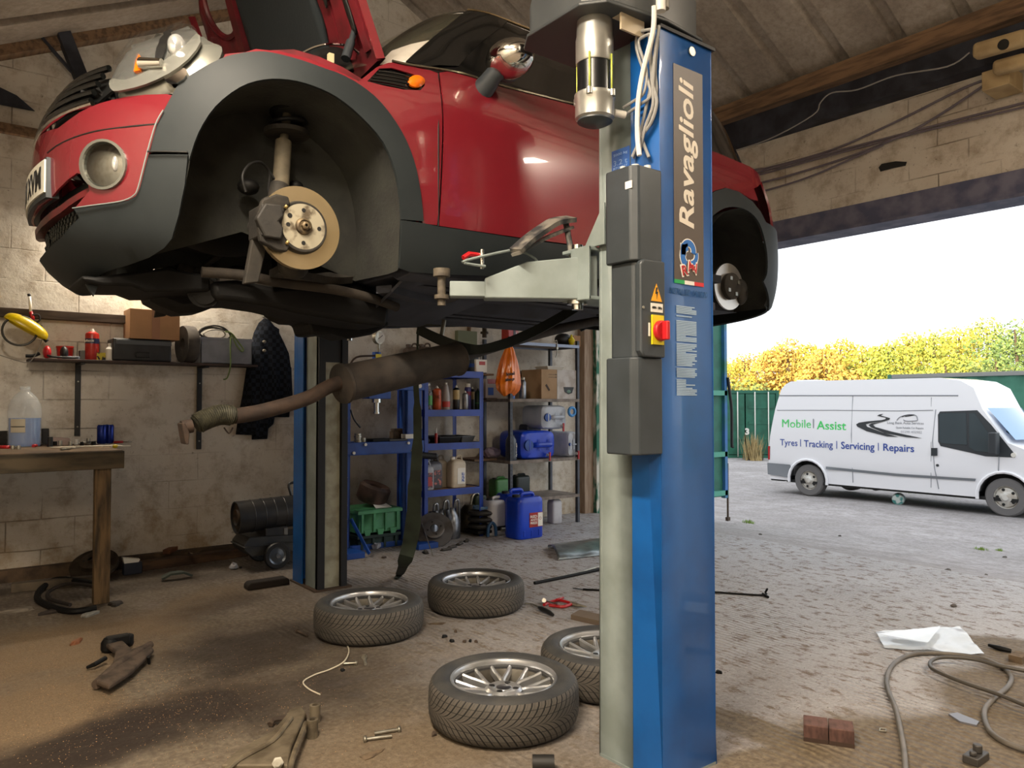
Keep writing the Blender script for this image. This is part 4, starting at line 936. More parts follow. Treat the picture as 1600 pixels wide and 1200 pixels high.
# dangling front outlet of the engine: dark pipe running back over the lift arm and its strap
# --- front corner: strut, hub, disc, caliper, arms
HY = -.70
hub = AT(468, 357, HY)
def corner(sx):
    par = car
    def mir(b):
        if sx < 0: b.v = [Vector((p.x, -p.y, p.z)) for p in b.v]
        return b
    top = AT(452, 150, -.52); bot = AT(438, 300, -.60)
    b = MB(); b.cyl(bot, AT(443, 222, -.56), .030, n=16); b.cyl(AT(443, 224, -.56), top, .016, n=12); mir(b).build('strut', M('strut_dusty', '#5b5342', '#3f382c', rough=.8, scale=9), par)
    b = MB(); pts = []; ax0 = AT(449, 208, -.55); ax1 = AT(454, 118, -.52)
    for i in range(73):
        t_ = i/72; an = t_*4.5*2*PI; c_ = ax0.lerp(ax1, t_); pts.append(c_+Vector((.062*math.cos(an), .062*math.sin(an), 0)))
    b.tube(pts, .0085, 7); mir(b).build('coil_spring', DRK, par)
    b = MB(); b.cyl(AT(448, 212, -.55), AT(448, 205, -.55), .082, n=24); mir(b).build('spring_seat', CAST, par); b = MB(); b.cyl(AT(454, 118, -.52), AT(455, 104, -.52), .09, n=24); mir(b).build('top_mount', CAST, par)
    b = MB(); b.ell((hub.x-.02, -.60, hub.z), .07, .06, .11, 16, 10); b.cyl(AT(430, 330, -.62), AT(437, 290, -.60), .035, n=12); b.ell((hub.x+.01, -.62, hub.z-.12), .06, .04, .05, 12, 8); mir(b).build('knuckle', CAST, par)
    b = MB(); b.ribbon(smooth([(hub.x, -.62, hub.z-.14), (hub.x+.03, -.45, hub.z-.13), (hub.x+.10, -.34, hub.z-.10)], 4), .09, .03, (1, 0, 0)); b.ribbon(smooth([(hub.x+.02, -.55, hub.z-.14), (hub.x+.18, -.46, hub.z-.13), (hub.x+.33, -.40, hub.z-.10)], 4), .06, .03, (1, 0, 0)); mir(b).build('lower_arm', CAST, par)
    b = MB(); b.tube([(hub.x-.02, -.60, hub.z+.01), (hub.x+.0, -.2, hub.z+.05)], .014, 10); b.tube([(hub.x+.02, -.52, hub.z), (hub.x+.02, -.42, hub.z)], [.03, .045], 12); mir(b).build('drive_shaft', DRK, par)
    R = .1475
    d = MB(); o_ = (hub.x, HY, hub.z)
    # friction ring (vented: two faces), hat
    d.lathe([(.088, -.012), (R, -.012), (R, .012), (.088, .012)], 56, (hub.x, HY, hub.z), (0, -1, 0), closed=True)
    mir(d).build('brake_disc', M('disc_steel', '#ecd8b0', '#dcc69a', rough=.26, metal=.95, scale=2), par)
    d = MB(); d.lathe([(.092, -.01), (.092, .018), (.088, .031), (.080, .034)], 44, (hub.x, HY, hub.z), (0, -1, 0), cap=False); mir(d).build('disc_hat', CAST, par, solid=.004)
    d = MB(); d.lathe([(0, .031), (.0805, .031), (.0805, .036), (.03, .037), (0, .037)], 40, (hub.x, HY, hub.z), (0, -1, 0)); mir(d).build('hub_face', M('hub_dirty_silver', '#a39c88', '#5a4f3f', rough=.55, metal=.4, scale=24, lo=.5, hi=.66), par)
    d = MB(); d.lathe([(.031, .036), (.028, .046), (.022, .05), (.020, .046), (.0, .046)], 28, (hub.x, HY, hub.z), (0, -1, 0)); d.lathe([(.0145, .046), (.0145, .06), (.009, .064), (.006, .064), (.006, .05)], 6, (hub.x, HY, hub.z), (0, -1, 0)); mir(d).build('hub_nut', M('hub_rust', '#6f6048', '#40362a', rough=.6, metal=.5, scale=40), par)
    d = MB()
    for dx, dz, rr in ((0, .058, .0075), (.058, -.0, .0075), (0, -.058, .0075), (-.056, .0, .0075), (-.05, .032, .0085)):
        d.cyl((hub.x+dx, HY-.030, hub.z+dz), (hub.x+dx, HY-.0378, hub.z+dz), rr, n=14)
    mir(d).build('bolt_hole', INK, par, weld=False)
    # caliper and carrier, ahead of the disc
    c = MB(); P0 = [(-.155, -.075), (-.095, -.098), (-.060, -.098), (-.052, -.075), (-.070, -.055), (-.080, .0), (-.068, .055), (-.050, .070), (-.058, .096), (-.10, .098), (-.150, .070), (-.165, .02), (-.162, -.03)]
    c.prism([(hub.x+a, hub.z+e) for a, e in P0], HY-.045, HY-.018, 'y'); mir(c).build('caliper_carrier', CAST, par, bevel=.006)
    c = MB(); c.prism([(hub.x-.145, hub.z-.06), (hub.x-.088, hub.z-.062), (hub.x-.080, hub.z-.02), (hub.x-.098, hub.z), (hub.x-.080, hub.z+.02), (hub.x-.088, hub.z+.058), (hub.x-.145, hub.z+.055), (hub.x-.175, hub.z)], HY-.062, HY-.03, 'y')
    c.box(hub.x-.155, hub.x-.09, HY-.05, HY+.08, hub.z-.055, hub.z+.055); c.cyl((hub.x-.12, HY+.02, hub.z), (hub.x-.12, HY+.10, hub.z), .035, n=16); mir(c).build('brake_caliper', M('caliper_dark', '#24211d', '#191714', rough=.7, scale=12, bump=.4), par, bevel=.006)
    c = MB(); c.cyl((hub.x-.072, HY-.046, hub.z+.052), (hub.x-.066, HY-.052, hub.z+.062), .006, n=8); c.cyl((hub.x-.066, HY-.046, hub.z-.072), (hub.x-.060, HY-.052, hub.z-.062), .006, n=8); mir(c).build('spring_clip', M('brass_clip', '#a38d5a', rough=.4, metal=.7), par)
    c = MB(); c.prism([(hub.x-.115, hub.z+.10), (hub.x-.06, hub.z+.13), (hub.x-.13, hub.z-.20), (hub.x-.18, hub.z-.21), (hub.x-.15, hub.z-.03)], -.66, -.63, 'y'); mir(c).build('dust_shield', CAST, par, bevel=.004)
    c = MB(); c.tube(smooth([AT(384, 300, -.66), AT(379, 275, -.66), AT(390, 257, -.64), AT(408, 254, -.62), (AT(421, 270, -.6)), AT(420, 300, -.6), AT(428, 320, -.6)], 6), .005, 8); mir(c).build('brake_hose', DRK, par)
    c = MB(); c.tube(smooth([AT(421, 268, -.60), AT(436, 290, -.60), AT(446, 305, -.58)], 4), .004, 6); mir(c).build('sensor_cable', DRK, par)
    c = MB(); c.ell(AT(388, 292, -.5), .04, .04, .03, 12, 8); mir(c).build('track_rod_joint', DRK, par); c = MB(); c.ell(AT(462, 292, -.5), .03, .03, .025, 10, 6); mir(c).build('link_joint', DRK, par)
corner(1); corner(-1)
# rear hubs
for s_ in (1, -1):
    rc = AT(1138, 448, -.70)
    def mm(b):
        if s_ < 0: b.v = [Vector((p.x, -p.y, p.z)) for p in b.v]
        return b
    d = MB(); d.lathe([(.07, -.005), (.130, -.005), (.130, .005), (.07, .005)], 44, rc, (0, -1, 0), closed=True); mm(d).build('rear_disc', M('bright_disc', '#c9c6c0', rough=.3, metal=.9), car)
    d = MB(); d.lathe([(.074, -.01), (.074, .03), (.066, .036), (0, .036)], 30, rc, (0, -1, 0)); mm(d).build('rear_hub', CAST, car)
    d = MB()
    for a in (.5, 2.1, 3.7, 5.2): d.box(rc.x+.048*math.cos(a)-.010, rc.x+.048*math.cos(a)+.010, rc.y-.040, rc.y-.036, rc.z+.048*math.sin(a)-.010, rc.z+.048*math.sin(a)+.010)
    mm(d).build('hub_mark', SILV, car)
    d = MB(); d.ell((rc.x+.11, rc.y+.0, rc.z-.02), .05, .04, .075, 14, 10); mm(d).build('rear_caliper', CAST, car)
    d = MB(); d.ribbon([(rc.x, -.62, rc.z-.03), (rc.x-.25, -.6, rc.z-.05), (rc.x-.45, -.6, rc.z-.04)], .12, .04, (0, 0, 1)); mm(d).build('trailing_arm', CAST, car)
b = MB(); b.box(2.42, 2.5, -.62, .62, .2, .28); b.build('rear_axle', CAST, car)
# --- glasshouse
panel('windscreen', CABIN, [(0, .95), (.25, .955), (.5, .965), (.66, .975), (.785, .99), (.775, 1.10), (.755, 1.25), (.73, 1.37), (.60, 1.39), (.3, 1.395), (0, 1.395)], WSG, off=0, th=.004, px=False, both=True, grid=.05)
panel('windscreen_pillar', CABIN, [(.785, .975), (.90, .965), (1.0, 1.02), (1.0, 1.20), (1.03, 1.39), (.72, 1.40), (.755, 1.25), (.775, 1.10)], GLSB, off=.004, th=.02, px=False, grid=.05)
panel('side_window', CABIN, [(.90, .955), (3.3, 1.01), (3.2, 1.20), (3.0, 1.37), (1.03, 1.38), (1.0, 1.20), (1.0, 1.02)], GLB, off=0, th=.004, px=False, grid=.08)
panel('rear_window', CABIN, [(3.3, .95), (4.0, .95), (4.0, 1.38), (3.15, 1.38)], GLB, off=0, th=.004, px=False, both=True, grid=.08)
def roof_pt(u, v):
    # v 0 at the gutter, 1 at the crown line
    P = Vector(CABIN.pt((u-.5)*2*3.29, 1.395)); c = Vector((1.7, 0, 1.0)); t = v
    x = P.x+(1.7-P.x)*t; y = P.y*(1-t); r_ = 1-(1-t)**2
    return Vector((x, y, 1.385+.045*r_))
b = MB(); b.grid(roof_pt, 90, 8, True); b.build('roof', ROOF, car, solid=.012)
b = MB(); gp = [Vector(CABIN.pt(u, 1.392))+Vector((0, 0, .004)) for u in [(.72+i*.06) for i in range(40)]]; b.tube(gp, .006, 6); b.build('roof_gutter', M('gutter_highlight', '#6b5c44', rough=.2, metal=.6), car)  # brown highlights on the black gutter are put into its colour
panel('paper_sheet', CABIN, [(590, 98), (611, 76), (640, 66), (676, 59), (668, 72), (655, 90), (648, 98), (620, 97)], M('white_paper', '#f2ece4', '#e4dcd2', rough=.8), off=-.008, th=.001, grid=.04, mirror=False)
b = MB(); b.box(.46, .75, -.70, .70, .78, .92); b.build('dashboard', BLK, car, bevel=.03)
for y in (-.36, .36):
    b = MB(); b.box(1.25, 1.42, y-.22, y+.22, .45, 1.10); b.ell((1.34, y, 1.18), .05, .12, .09); b.box(.95, 1.4, y-.24, y+.24, .38, .52); b.build('seat', M('seat_cloth', '#191a1b', rough=.9), car, bevel=.04)
b = MB(); b.box(1.9, 2.3, -.6, .6, .4, 1.0); b.build('rear_seat', M('seat_cloth_rear', '#191a1b', rough=.9), car, bevel=.05)
# door mirror
mcn = AT(799, 95, -.90)
b = MB(); b.grid(lambda u, v: mcn+Vector((.10*math.sin(PI*v)*math.cos(2*PI*u)*(1 if math.cos(2*PI*u) < 0 else .8)+.03*math.cos(PI*v)*0, .115*math.cos(PI*v), .074*math.sin(PI*v)*math.sin(2*PI*u)+.006)), 28, 16, True, True)
mo = b.build('door_mirror', CHRM, car)
b = MB(); mb0 = AT(757, 138, -.79); mb1 = AT(778, 108, -.86)
b.tube([mb0+Vector((0, .03, -.01)), mb0.lerp(mb1, .35), mb0.lerp(mb1, .75), mb1+Vector((.01, -.01, .008))], [.048, .040, .036, .044], 14); b.build('mirror_stalk', BLK, car)
b = MB(); b.ell(mcn+Vector((.01, .055, -.012)), .07, .045, .055, 20, 12); b.build('mirror_back', BLK, mo)
# --- bonnet, open, seen from beneath
BH = Vector((.31, 0, .95)); BD = Vector((-.37, 0, .93)).normalized(); BN = Vector((-.93, 0, -.37)).normalized()   # along the bonnet; normal of the underside
def bon(l, y, d=0): return BH+BD*l+BN*(d-.07*(1-(y/.76)**2))+Vector((0, y, 0))+Vector((-.10*max(0, abs(y)-.62)/.14*0, 0, 0))
def bwid(l): return .755-.05*max(0, l-.3)-.35*max(0, l-.75)**1.5
def bon_panel(name, outl, mat, d, th, holes=(), grid=.06):
    loops = [list(outl)]+[list(h) for h in holes]; vs = []; es = []
    for l in loops:
        dl = []
        for a, c in zip(l, l[1:]+l[:1]):
            n = max(1, int(math.hypot(a[0]-c[0], a[1]-c[1])/grid)); dl += [(a[0]+(c[0]-a[0])*i/n, a[1]+(c[1]-a[1])*i/n) for i in range(n)]
        s0 = len(vs); vs += [Vector(p) for p in dl]; n = len(dl); es += [(s0+i, s0+(i+1) % n) for i in range(n)]
    def ins(p, l):
        c = False; j = len(l)-1
        for i in range(len(l)):
            if (l[i][1] > p[1]) != (l[j][1] > p[1]) and p[0] < (l[j][0]-l[i][0])*(p[1]-l[i][1])/(l[j][1]-l[i][1]+1e-12)+l[i][0]: c = not c
            j = i
        return c
    ys_ = [v.x for v in vs]; ls_ = [v.y for v in vs]; n0 = len(vs); a = min(ys_)
    while a < max(ys_):
        c = min(ls_)
        while c < max(ls_):
            p = (a, c)
            if ins(p, loops[0]) and not any(ins(p, h) for h in loops[1:]) and min((v.x-a)**2+(v.y-c)**2 for v in vs[:n0]) > (grid*.45)**2: vs.append(Vector(p))
            c += grid
        a += grid
    V, E, F, *_ = geometry.delaunay_2d_cdt(vs, es, [], 0, 1e-6); tr = []
    for f in F:
        c = (sum(V[i].x for i in f)/len(f), sum(V[i].y for i in f)/len(f))
        if ins(c, loops[0]) and not any(ins(c, h) for h in loops[1:]): tr.append(list(f))
    b = MB(); b.add([bon(v.y, v.x, d) for v in V], tr, True); o = b.build(name, mat, car); m = o.modifiers.new('s', 'SOLIDIFY'); m.thickness = th; m.offset = 0; return o
def ellp(cy, cl, ry, rl, n=26, rot=0): return [(cy+ry*math.cos(2*PI*i/n)*math.cos(rot)-rl*math.sin(2*PI*i/n)*math.sin(rot), cl+ry*math.cos(2*PI*i/n)*math.sin(rot)+rl*math.sin(2*PI*i/n)*math.cos(rot)) for i in range(n)]
L1 = .98
outl = [(-.755, 0), (.755, 0), (.745, .4), (.71, .75), (.60, .92), (.3, L1), (-.3, L1), (-.60, .92), (-.71, .75), (-.745, .4)]
hls = [ellp(.50, .72, .155, .17), ellp(-.52, .74, .125, .15)]
bonnet = bon_panel('bonnet', outl, REDI, 0, .012, hls)
for h in hls:
    b = MB(); b.tube([bon(l, y, .0) for y, l in h], .016, 8, closed=True); b.build('lamp_hole_rim', REDI, bonnet)
bon_panel('insulation_pad', [(-.30, .10), (.30, .10), (.36, .3), (.30, .86), (-.30, .86), (-.36, .3)], M('bonnet_pad', '#20272b', rough=.95, scale=20, bump=.4), .02, .02).parent = bonnet
def rib(pts, w=.05, t=.03, name='bonnet_rib', mat=None):
    b = MB(); b.ribbon(smooth([bon(l, y, .015) for y, l in pts], 5), w, t, [(0, .3, 1)]*0 or (0, 1, 0)); b.build(name, mat or REDI, bonnet)
rib([(-.40, .05), (-.44, .3), (-.40, .6), (-.34, .9)], .07); rib([(.40, .05), (.44, .3), (.40, .6), (.34, .9)], .07)
rib([(-.70, .05), (-.70, .3), (-.66, .6)], .045, .04); rib([(.70, .05), (.70, .3), (.66, .6)], .08, .05)
rib([(-.52, .08), (-.58, .3), (-.50, .5)], .10, .04)
b = MB(); b.ribbon(smooth([bon(.04, y, .01) for y in (-.74, -.4, 0, .4, .74)], 5), .08, .03, tuple(BD)); b.build('bonnet_rib', REDI, bonnet)
b = MB(); b.ribbon([bon(l, -.765+.0*l, .02) for l in (.0, .2, .4, .6, .75)], .035, .006, tuple(BN)); b.build('bonnet_side', RED, bonnet)
b = MB(); b.ribbon([bon(l, .765, .02) for l in (.0, .2, .4, .6, .75)], .035, .006, tuple(BN)); b.build('bonnet_side', RED, bonnet)
bon_panel('bonnet_slot', ellp(-.50, .36, .018, .07, 14, .2), INK, .045, .004).parent = bonnet
bon_panel('bonnet_slot', ellp(-.645, .22, .02, .09, 14, 0), INK, .035, .004).parent = bonnet
b = MB(); b.cyl(AT(540, 92, -.66), AT(556, 42, -.62), .012, n=10); b.cyl(AT(540, 92, -.66), AT(548, 66, -.64), .018, n=10); b.build('gas_strut', M('strut_dark', '#2d3236', rough=.4), car)
# strut turret area with a bright rim, seen under the bonnet's edge
b = MB(); b.tube(smooth([AT(466, 86, -.60), AT(490, 74, -.60), (AT(515, 69, -.6)), AT(545, 72, -.6), AT(562, 84, -.6)], 5), .005, 6); b.build('turret_rim', CHRM, car)
b = MB(); b.grid(lambda u, v: AT(470+95*u, 112-38*v*math.sin(PI*(.1+.8*u)), -.50), 12, 4); b.build('turret_cover', DRK, car, solid=.02)
b = MB(); b.box(0, .02, -.02, .0, 0, .035); b.v = [p+AT(511, 99, -.60) for p in b.v]; b.build('reservoir_cap', M('reservoir_cream', '#c9bc96', rough=.5), car)
# ------------------------------------------------------------------ wheels lying on the floor
def tyre_mat():
    t = NT('tyre_rubber'); b = t.b; sp = t.node('ShaderNodeSeparateXYZ'); t.link(t.co(), sp.inputs[0])
    an = t.math('DIVIDE', t.math('ARCTAN2', sp.outputs[1], sp.outputs[0]), 2*PI)
    rr = t.math('SQRT', t.math('ADD', t.math('MULTIPLY', sp.outputs[0], sp.outputs[0]), t.math('MULTIPLY', sp.outputs[1], sp.outputs[1])))
    zc = t.math('SUBTRACT', sp.outputs[2], .0975); az = t.math('ABSOLUTE', zc)
    cv = t.math('POWER', t.math('DIVIDE', az, .0975), .45)
    ph = t.math('FRACT', t.math('ADD', t.math('MULTIPLY', an, 64), t.math('MULTIPLY', cv, -3.4)))
    g = t.math('LESS_THAN', ph, .22)
    s2 = t.math('FRACT', t.math('ADD', t.math('MULTIPLY', an, 128), t.math('MULTIPLY', cv, -6.8))); sipe = t.math('MULTIPLY', t.math('LESS_THAN', s2, .10), .5)
    c1 = t.math('LESS_THAN', t.math('ABSOLUTE', t.math('SUBTRACT', az, .030)), .0013); c2 = t.math('LESS_THAN', t.math('ABSOLUTE', t.math('SUBTRACT', az, .056)), .001)
    gr = t.math('MAXIMUM', t.math('MAXIMUM', g, sipe), t.math('MULTIPLY', t.math('MAXIMUM', c1, c2), .8))
    tr = t.math('GREATER_THAN', rr, .2945); gr = t.math('MULTIPLY', gr, tr)
    rg = t.math('MULTIPLY', t.math('LESS_THAN', t.math('FRACT', t.math('MULTIPLY', rr, 150)), .2), t.math('SUBTRACT', 1, tr))
    n = t.noise(9, 5); n2 = t.noise(60, 3)
    base = t.mix(tr, t.mix(t.ramp(n, .35, .65), srgb('#303133'), srgb('#3f3e3c')), t.mix(t.ramp(n, .35, .65), srgb('#4a4640'), srgb('#58524a')))
    c = t.mix(gr, base, srgb('#0d0c0b')); t.link(c, b.inputs['Base Color']); b.inputs['Roughness'].default_value = .72
    t.bump(t.math('SUBTRACT', 1, t.math('ADD', gr, t.math('MULTIPLY', rg, .15))), .8, .006); t.bump(n2, .2, .002); return t.m
TYM = tyre_mat()
RIM = M('alloy_silver', '#c4c6ca', '#a8a8a6', rough=.32, metal=.75, scale=6)
RIMD = M('alloy_dusty_barrel', '#6f6a60', '#4d4840', rough=.55, metal=.5, scale=8)
def make_wheel():
    t = thing('wheel', (0, 0, 0), 'wheel', 'wheel')
    b = MB(); pr = [(.214, .030), (.222, .012), (.245, .004), (.270, .004), (.290, .014), (.303, .030), (.309, .05), (.311, .0975), (.309, .145), (.303, .165), (.290, .181), (.270, .191), (.245, .191), (.226, .180), (.216, .168), (.20, .15), (.20, .05)]
    b.lathe(pr, 96, closed=True); b.build('tyre', TYM, t)
    b = MB(); b.lathe([(.212, .178), (.219, .181), (.222, .176), (.219, .168), (.214, .15), (.212, .14), (.206, .150), (.207, .168)], 72, closed=True); rim = b.build('rim', RIM, t)
    b = MB(); b.lathe([(.17, .035), (.186, .045), (.190, .12), (.206, .152)], 60, cap=False); b.build('rim_barrel', RIMD, rim)
    b = MB(); b.lathe([(.075, .085), (.078, .128), (.066, .137), (.045, .136), (.036, .131), (.034, .135), (.0, .137)], 40); b.build('hub', RIM, rim)
    b = MB(); b.lathe([(.0, .1375), (.026, .1385), (.031, .136)], 24, cap=False); b.build('centre_cap', M('cap_dark', '#4a4a50', rough=.3, metal=.6), rim)
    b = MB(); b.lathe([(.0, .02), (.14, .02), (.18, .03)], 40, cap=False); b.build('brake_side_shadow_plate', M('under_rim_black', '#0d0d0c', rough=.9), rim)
    for k in range(4):
        a = k*PI/2+.4; b = MB(); b.lathe([(.0, .1), (.0125, .1), (.0125, .1372), (.0, .1372)], 16, (.052*math.cos(a), .052*math.sin(a), 0)); b.build('bolt_hole', INK, rim)
    for k in range(8):
        a = k*PI/4; b = MB()
        def P(r, da, z): return Vector((r*math.cos(a+da), r*math.sin(a+da), z))
        for s in (-1, 1):
            pts = [P(.060, 0, .118), P(.095, s*.02, .124), P(.125, s*.10, .130), P(.160, s*.165, .137), P(.200, s*.20, .146)]
            pp = smooth(pts, 4); m = len(pp); vs = []
            for i, p in enumerate(pp):
                tt = (pp[min(i+1, m-1)]-pp[max(i-1, 0)]).normalized(); sd = Vector((0, 0, 1)).cross(tt).normalized(); w = .011-.003*i/m
                for dx, dz in ((-w*1.15, -.022), (w*1.15, -.022), (w, .004), (w*.35, .010), (-w*.35, .010), (-w, .004)): vs.append(p+sd*dx+Vector((0, 0, dz)))
            fs = [(i*6+j, i*6+6+j, i*6+6+(j+1) % 6, i*6+(j+1) % 6) for i in range(m-1) for j in range(6)]
            b.add(vs, fs, False)
        b.build('spoke', RIM, rim)
    return t
wheel0 = make_wheel()
for i, (px, py, rz, lab) in enumerate(((787, 1052, .2, 'nearest wheel lying flat in front of the near lift post, fully in view'), (577, 935, .9, 'wheel lying flat beside the foot of the far lift post, leftmost of the four'),
        (744, 902, 1.5, 'wheel lying flat on the floor farthest back, nearest the blue shelving'), (948, 1003, .5, 'wheel lying flat on the floor, half hidden behind the near lift post'))):
    o = wheel0 if i == 0 else copy_tree(wheel0)
    p = onz(px, py, .191); o.location = (p.x, p.y, 0); o.rotation_euler.z = rz; o['label'] = lab; o['group'] = 'wheels taken off the car'
# ------------------------------------------------------------------ exhaust, straps
RUST = M('exhaust_rust', '#3f3026', '#2b211b', rough=.8, metal=.25, scale=13, bump=.4)
RUSTD = M('exhaust_dark', '#37302a', '#231f1b', rough=.75, metal=.2, scale=9, bump=.4, bscale=60)
def C2(px, py, y): return AT(px, py, y)+Vector(CO)
ex = thing('exhaust_pipe', C2(600, 590, -.25), 'rusty exhaust pipe with long silencer and flexible joint, hanging loose under the car', 'exhaust pipe')
def PE(b, name, mat, **k):
    b.v = [p-ex.location for p in b.v]; return b.build(name, mat, ex, **k)
b = MB(); b.tube(smooth([C2(366, 650, -.36), C2(400, 645, -.35), C2(450, 632, -.34), C2(485, 620, -.33), C2(510, 606, -.32), C2(532, 597, -.31)], 5), .030, 14); PE(b, 'front_pipe', RUST)
s0 = C2(533, 600, -.31); s1 = C2(716, 560, -.20)
b = MB(); b.lathe([(.03, -.012), (.086, 0), (.088, .012), (.080, .02), (.080, (s1-s0).length-.02), (.086, (s1-s0).length-.01), (.078, (s1-s0).length), (.03, (s1-s0).length+.012)], 28, s0, tuple((s1-s0).normalized())); PE(b, 'silencer', RUSTD)
b = MB(); b.tube(smooth([s1, C2(760, 546, -.16), C2(830, 525, -.12), C2(900, 508, -.10), C2(960, 498, -.08), C2(1010, 496, -.05)], 5), .027, 12); PE(b, 'rear_pipe', RUSTD)
b = MB(); k = 46; pp = smooth([C2(305, 664, -.37), C2(322, 655, -.37), C2(345, 648, -.365), C2(366, 650, -.36)], 16); rr = [(.036 if 4 < i < len(pp)-5 else .03)+(.0035 if i % 2 else 0) for i in range(len(pp))]; b.tube(pp, rr, 16); PE(b, 'flexible_joint', M('braid', '#3d3b2e', '#2a2920', rough=.6, metal=.4, scale=60))
b = MB(); f0 = C2(300, 665, -.37); f1 = C2(284, 668, -.37); b.tube([f0, f1], .026, 12); dd = (f1-f0).normalized(); PE(b, 'outlet', RUST)
b = MB(); q = [C2(281, 661, -.372), C2(286, 660, -.372), C2(293, 676, -.372), C2(292, 694, -.372), (C2(287, 694, -.372)), C2(284, 680, -.372)]; b.pprism([p+Vector((0, -.03, 0)) for p in q], (0, .07, 0)); PE(b, 'flange', RUST, bevel=.004)
b = MB(); b.tube(smooth([C2(350, 668, -.36), C2(358, 677, -.36), C2(364, 668, -.36)], 4), .003, 6); PE(b, 'bracket_wire', RUST)
def solo(b, name, mat, label, cat, group=None, org=None, **k):
    """a one-mesh thing: its origin is put at the middle of its footprint"""
    if org is None:
        xs = [p.x for p in b.v]; ys = [p.y for p in b.v]; zs = [p.z for p in b.v]; org = Vector(((min(xs)+max(xs))/2, (min(ys)+max(ys))/2, min(zs)))
    org = Vector(org); b.v = [p-org for p in b.v]; o = b.build(name, mat, None, **k); o.location = org; tag(o, label, cat, group); return o
def W_(px, py, y): return C2(px, py, y)
b = MB(); b.ribbon(smooth([W_(652, 514, .30), W_(690, 532, .05), W_(735, 546, -.22), W_(780, 540, -.25), W_(830, 520, -.22), W_(880, 493, -.24), W_(935, 458, -.28)], 5), .055, .006, (0, .6, .8)); solo(b, 'webbing_strap', M('black_webbing', '#1c211d', rough=.8), 'black webbing strap slung under the exhaust pipe and up to the car floor', 'strap')
b = MB(); ps = [(653, 516, .16), (652, 560, .2), (650, 600, .25), (652, 640, .28), (652, 700, .33), (648, 760, .40), (646, 810, .5), (640, 850, .6), (630, 884, .75)]
pts = [W_(a, c, d) for a, c, d in ps]; e = onz(620, 901, .012); pts.append(e+Vector((.02, 0, .01))); pts.append(e+Vector((-.03, -.05, 0)))
wd = [.012, .02, .03, .045, .06, .078, .088, .085, .06, .045, .04]
b.ribbon(smooth(pts, 4), [wd[min(len(wd)-1, i//4)] for i in range(4*(len(pts)-1)+1)], .004, [Vector((.79, -.61, 0))]*(4*(len(pts)-1)+1)); solo(b, 'webbing_strap', M('green_webbing', '#2c362b', '#222a22', rough=.8, scale=12), 'long dark green webbing strap hanging from under the car to the floor', 'strap')
# ------------------------------------------------------------------ loose things on the floor
def F(px, py, z=0.0): return onz(px, py, z)
ARMM = M('arm_rust', '#54463a', '#3a2f26', rough=.8, metal=.2, scale=16, bump=.4)
def floor_poly(pts, z0, z1): return [(p.x, p.y) for p in [F(a, c) for a, c in pts]]
# suspension arms
ca = thing('suspension_arm', F(190, 1060), 'rusty suspension arm with ball joint lying left on the sawdust', 'car part')
def PL(root, b, name, mat, **k):
    b.v = [p-root.location for p in b.v]; return b.build(name, mat, root, **k)
b = MB(); pts = [(150, 1082), (176, 1052), (180, 1034), (165, 1022), (185, 1010), (206, 1030), (232, 1020), (240, 1030), (205, 1066), (170, 1090)]
b.prism([(F(a, c).x, F(a, c).y) for a, c in pts], .03, .055, 'z'); PL(ca, b, 'arm', ARMM, bevel=.008)
b = MB(); b.tube([F(150, 1080)+Vector((0, 0, .03)), F(190, 1050)+Vector((0, 0, .045)), F(235, 1022)+Vector((0, 0, .05))], [.022, .026, .018], 10); PL(ca, b, 'arm_rib', ARMM)
b = MB(); c_ = F(172, 1018); b.lathe([(.03, 0), (.045, .01), (.045, .05), (.03, .075), (.0, .08)], 18, c_); b.lathe([(.03, 0), (.04, .01), (.04, .06), (.0, .07)], 18, F(196, 1010)); b.box(c_.x-.02, c_.x+.09, c_.y-.03, c_.y+.02, .03, .08); PL(ca, b, 'bush', DRK, bevel=.006)
b = MB(); b.tube([F(165, 1028, .04), F(148, 1038, .03), F(136, 1043, .015)], [.012, .012, .008], 8); b.tube([F(232, 1026, .05), F(233, 1036, .01)], .008, 8); PL(ca, b, 'ball_joint_stud', DRK)
cb_ = thing('suspension_arm', F(430, 1170), 'cast suspension arm lying at the bottom edge of the view', 'car part')
b = MB(); pts = [(345, 1215), (372, 1190), (425, 1160), (446, 1135), (452, 1125), (470, 1118), (478, 1130), (470, 1150), (455, 1185), (450, 1215)]
b.prism([(F(a, c).x, F(a, c).y) for a, c in pts], .02, .045, 'z'); PL(cb_, b, 'arm', M('arm_cast', '#6d6250', '#524838', rough=.7, metal=.3, scale=14, bump=.3), bevel=.006)
for edge in ([(345, 1213), (372, 1188), (425, 1158), (446, 1134), (455, 1122)], [(478, 1130), (470, 1150), (457, 1185), (452, 1213)]):
    b = MB(); b.tube(smooth([F(a, c, .05) for a, c in edge], 4), .010, 8); PL(cb_, b, 'arm_rim', M('arm_cast_edge', '#7d715c', '#5c5140', rough=.6, metal=.4, scale=14))
for (px, py) in ((492, 1128), (488, 1152)):
    c_ = F(px, py); b = MB(); b.lathe([(.012, .0), (.022, .0), (.022, .07), (.012, .07)], 18, c_, closed=True); PL(cb_, b, 'bush', M('bush_metal', '#7c715e', '#4e4538', rough=.6, metal=.4, scale=14))
b = MB(); b.tube(smooth([F(478, 1120, .02), F(455, 1122, .03), F(430, 1124, .025), F(422, 1132, .015)], 4), .012, 8); PL(cb_, b, 'bracket', ARMM)
b = MB(); b.cyl(F(434, 1192, .05), F(434, 1192, .11), .012, n=10); b.cyl(F(434, 1192, .05), F(434, 1192, .07), .02, n=6); PL(cb_, b, 'stud', ZN)
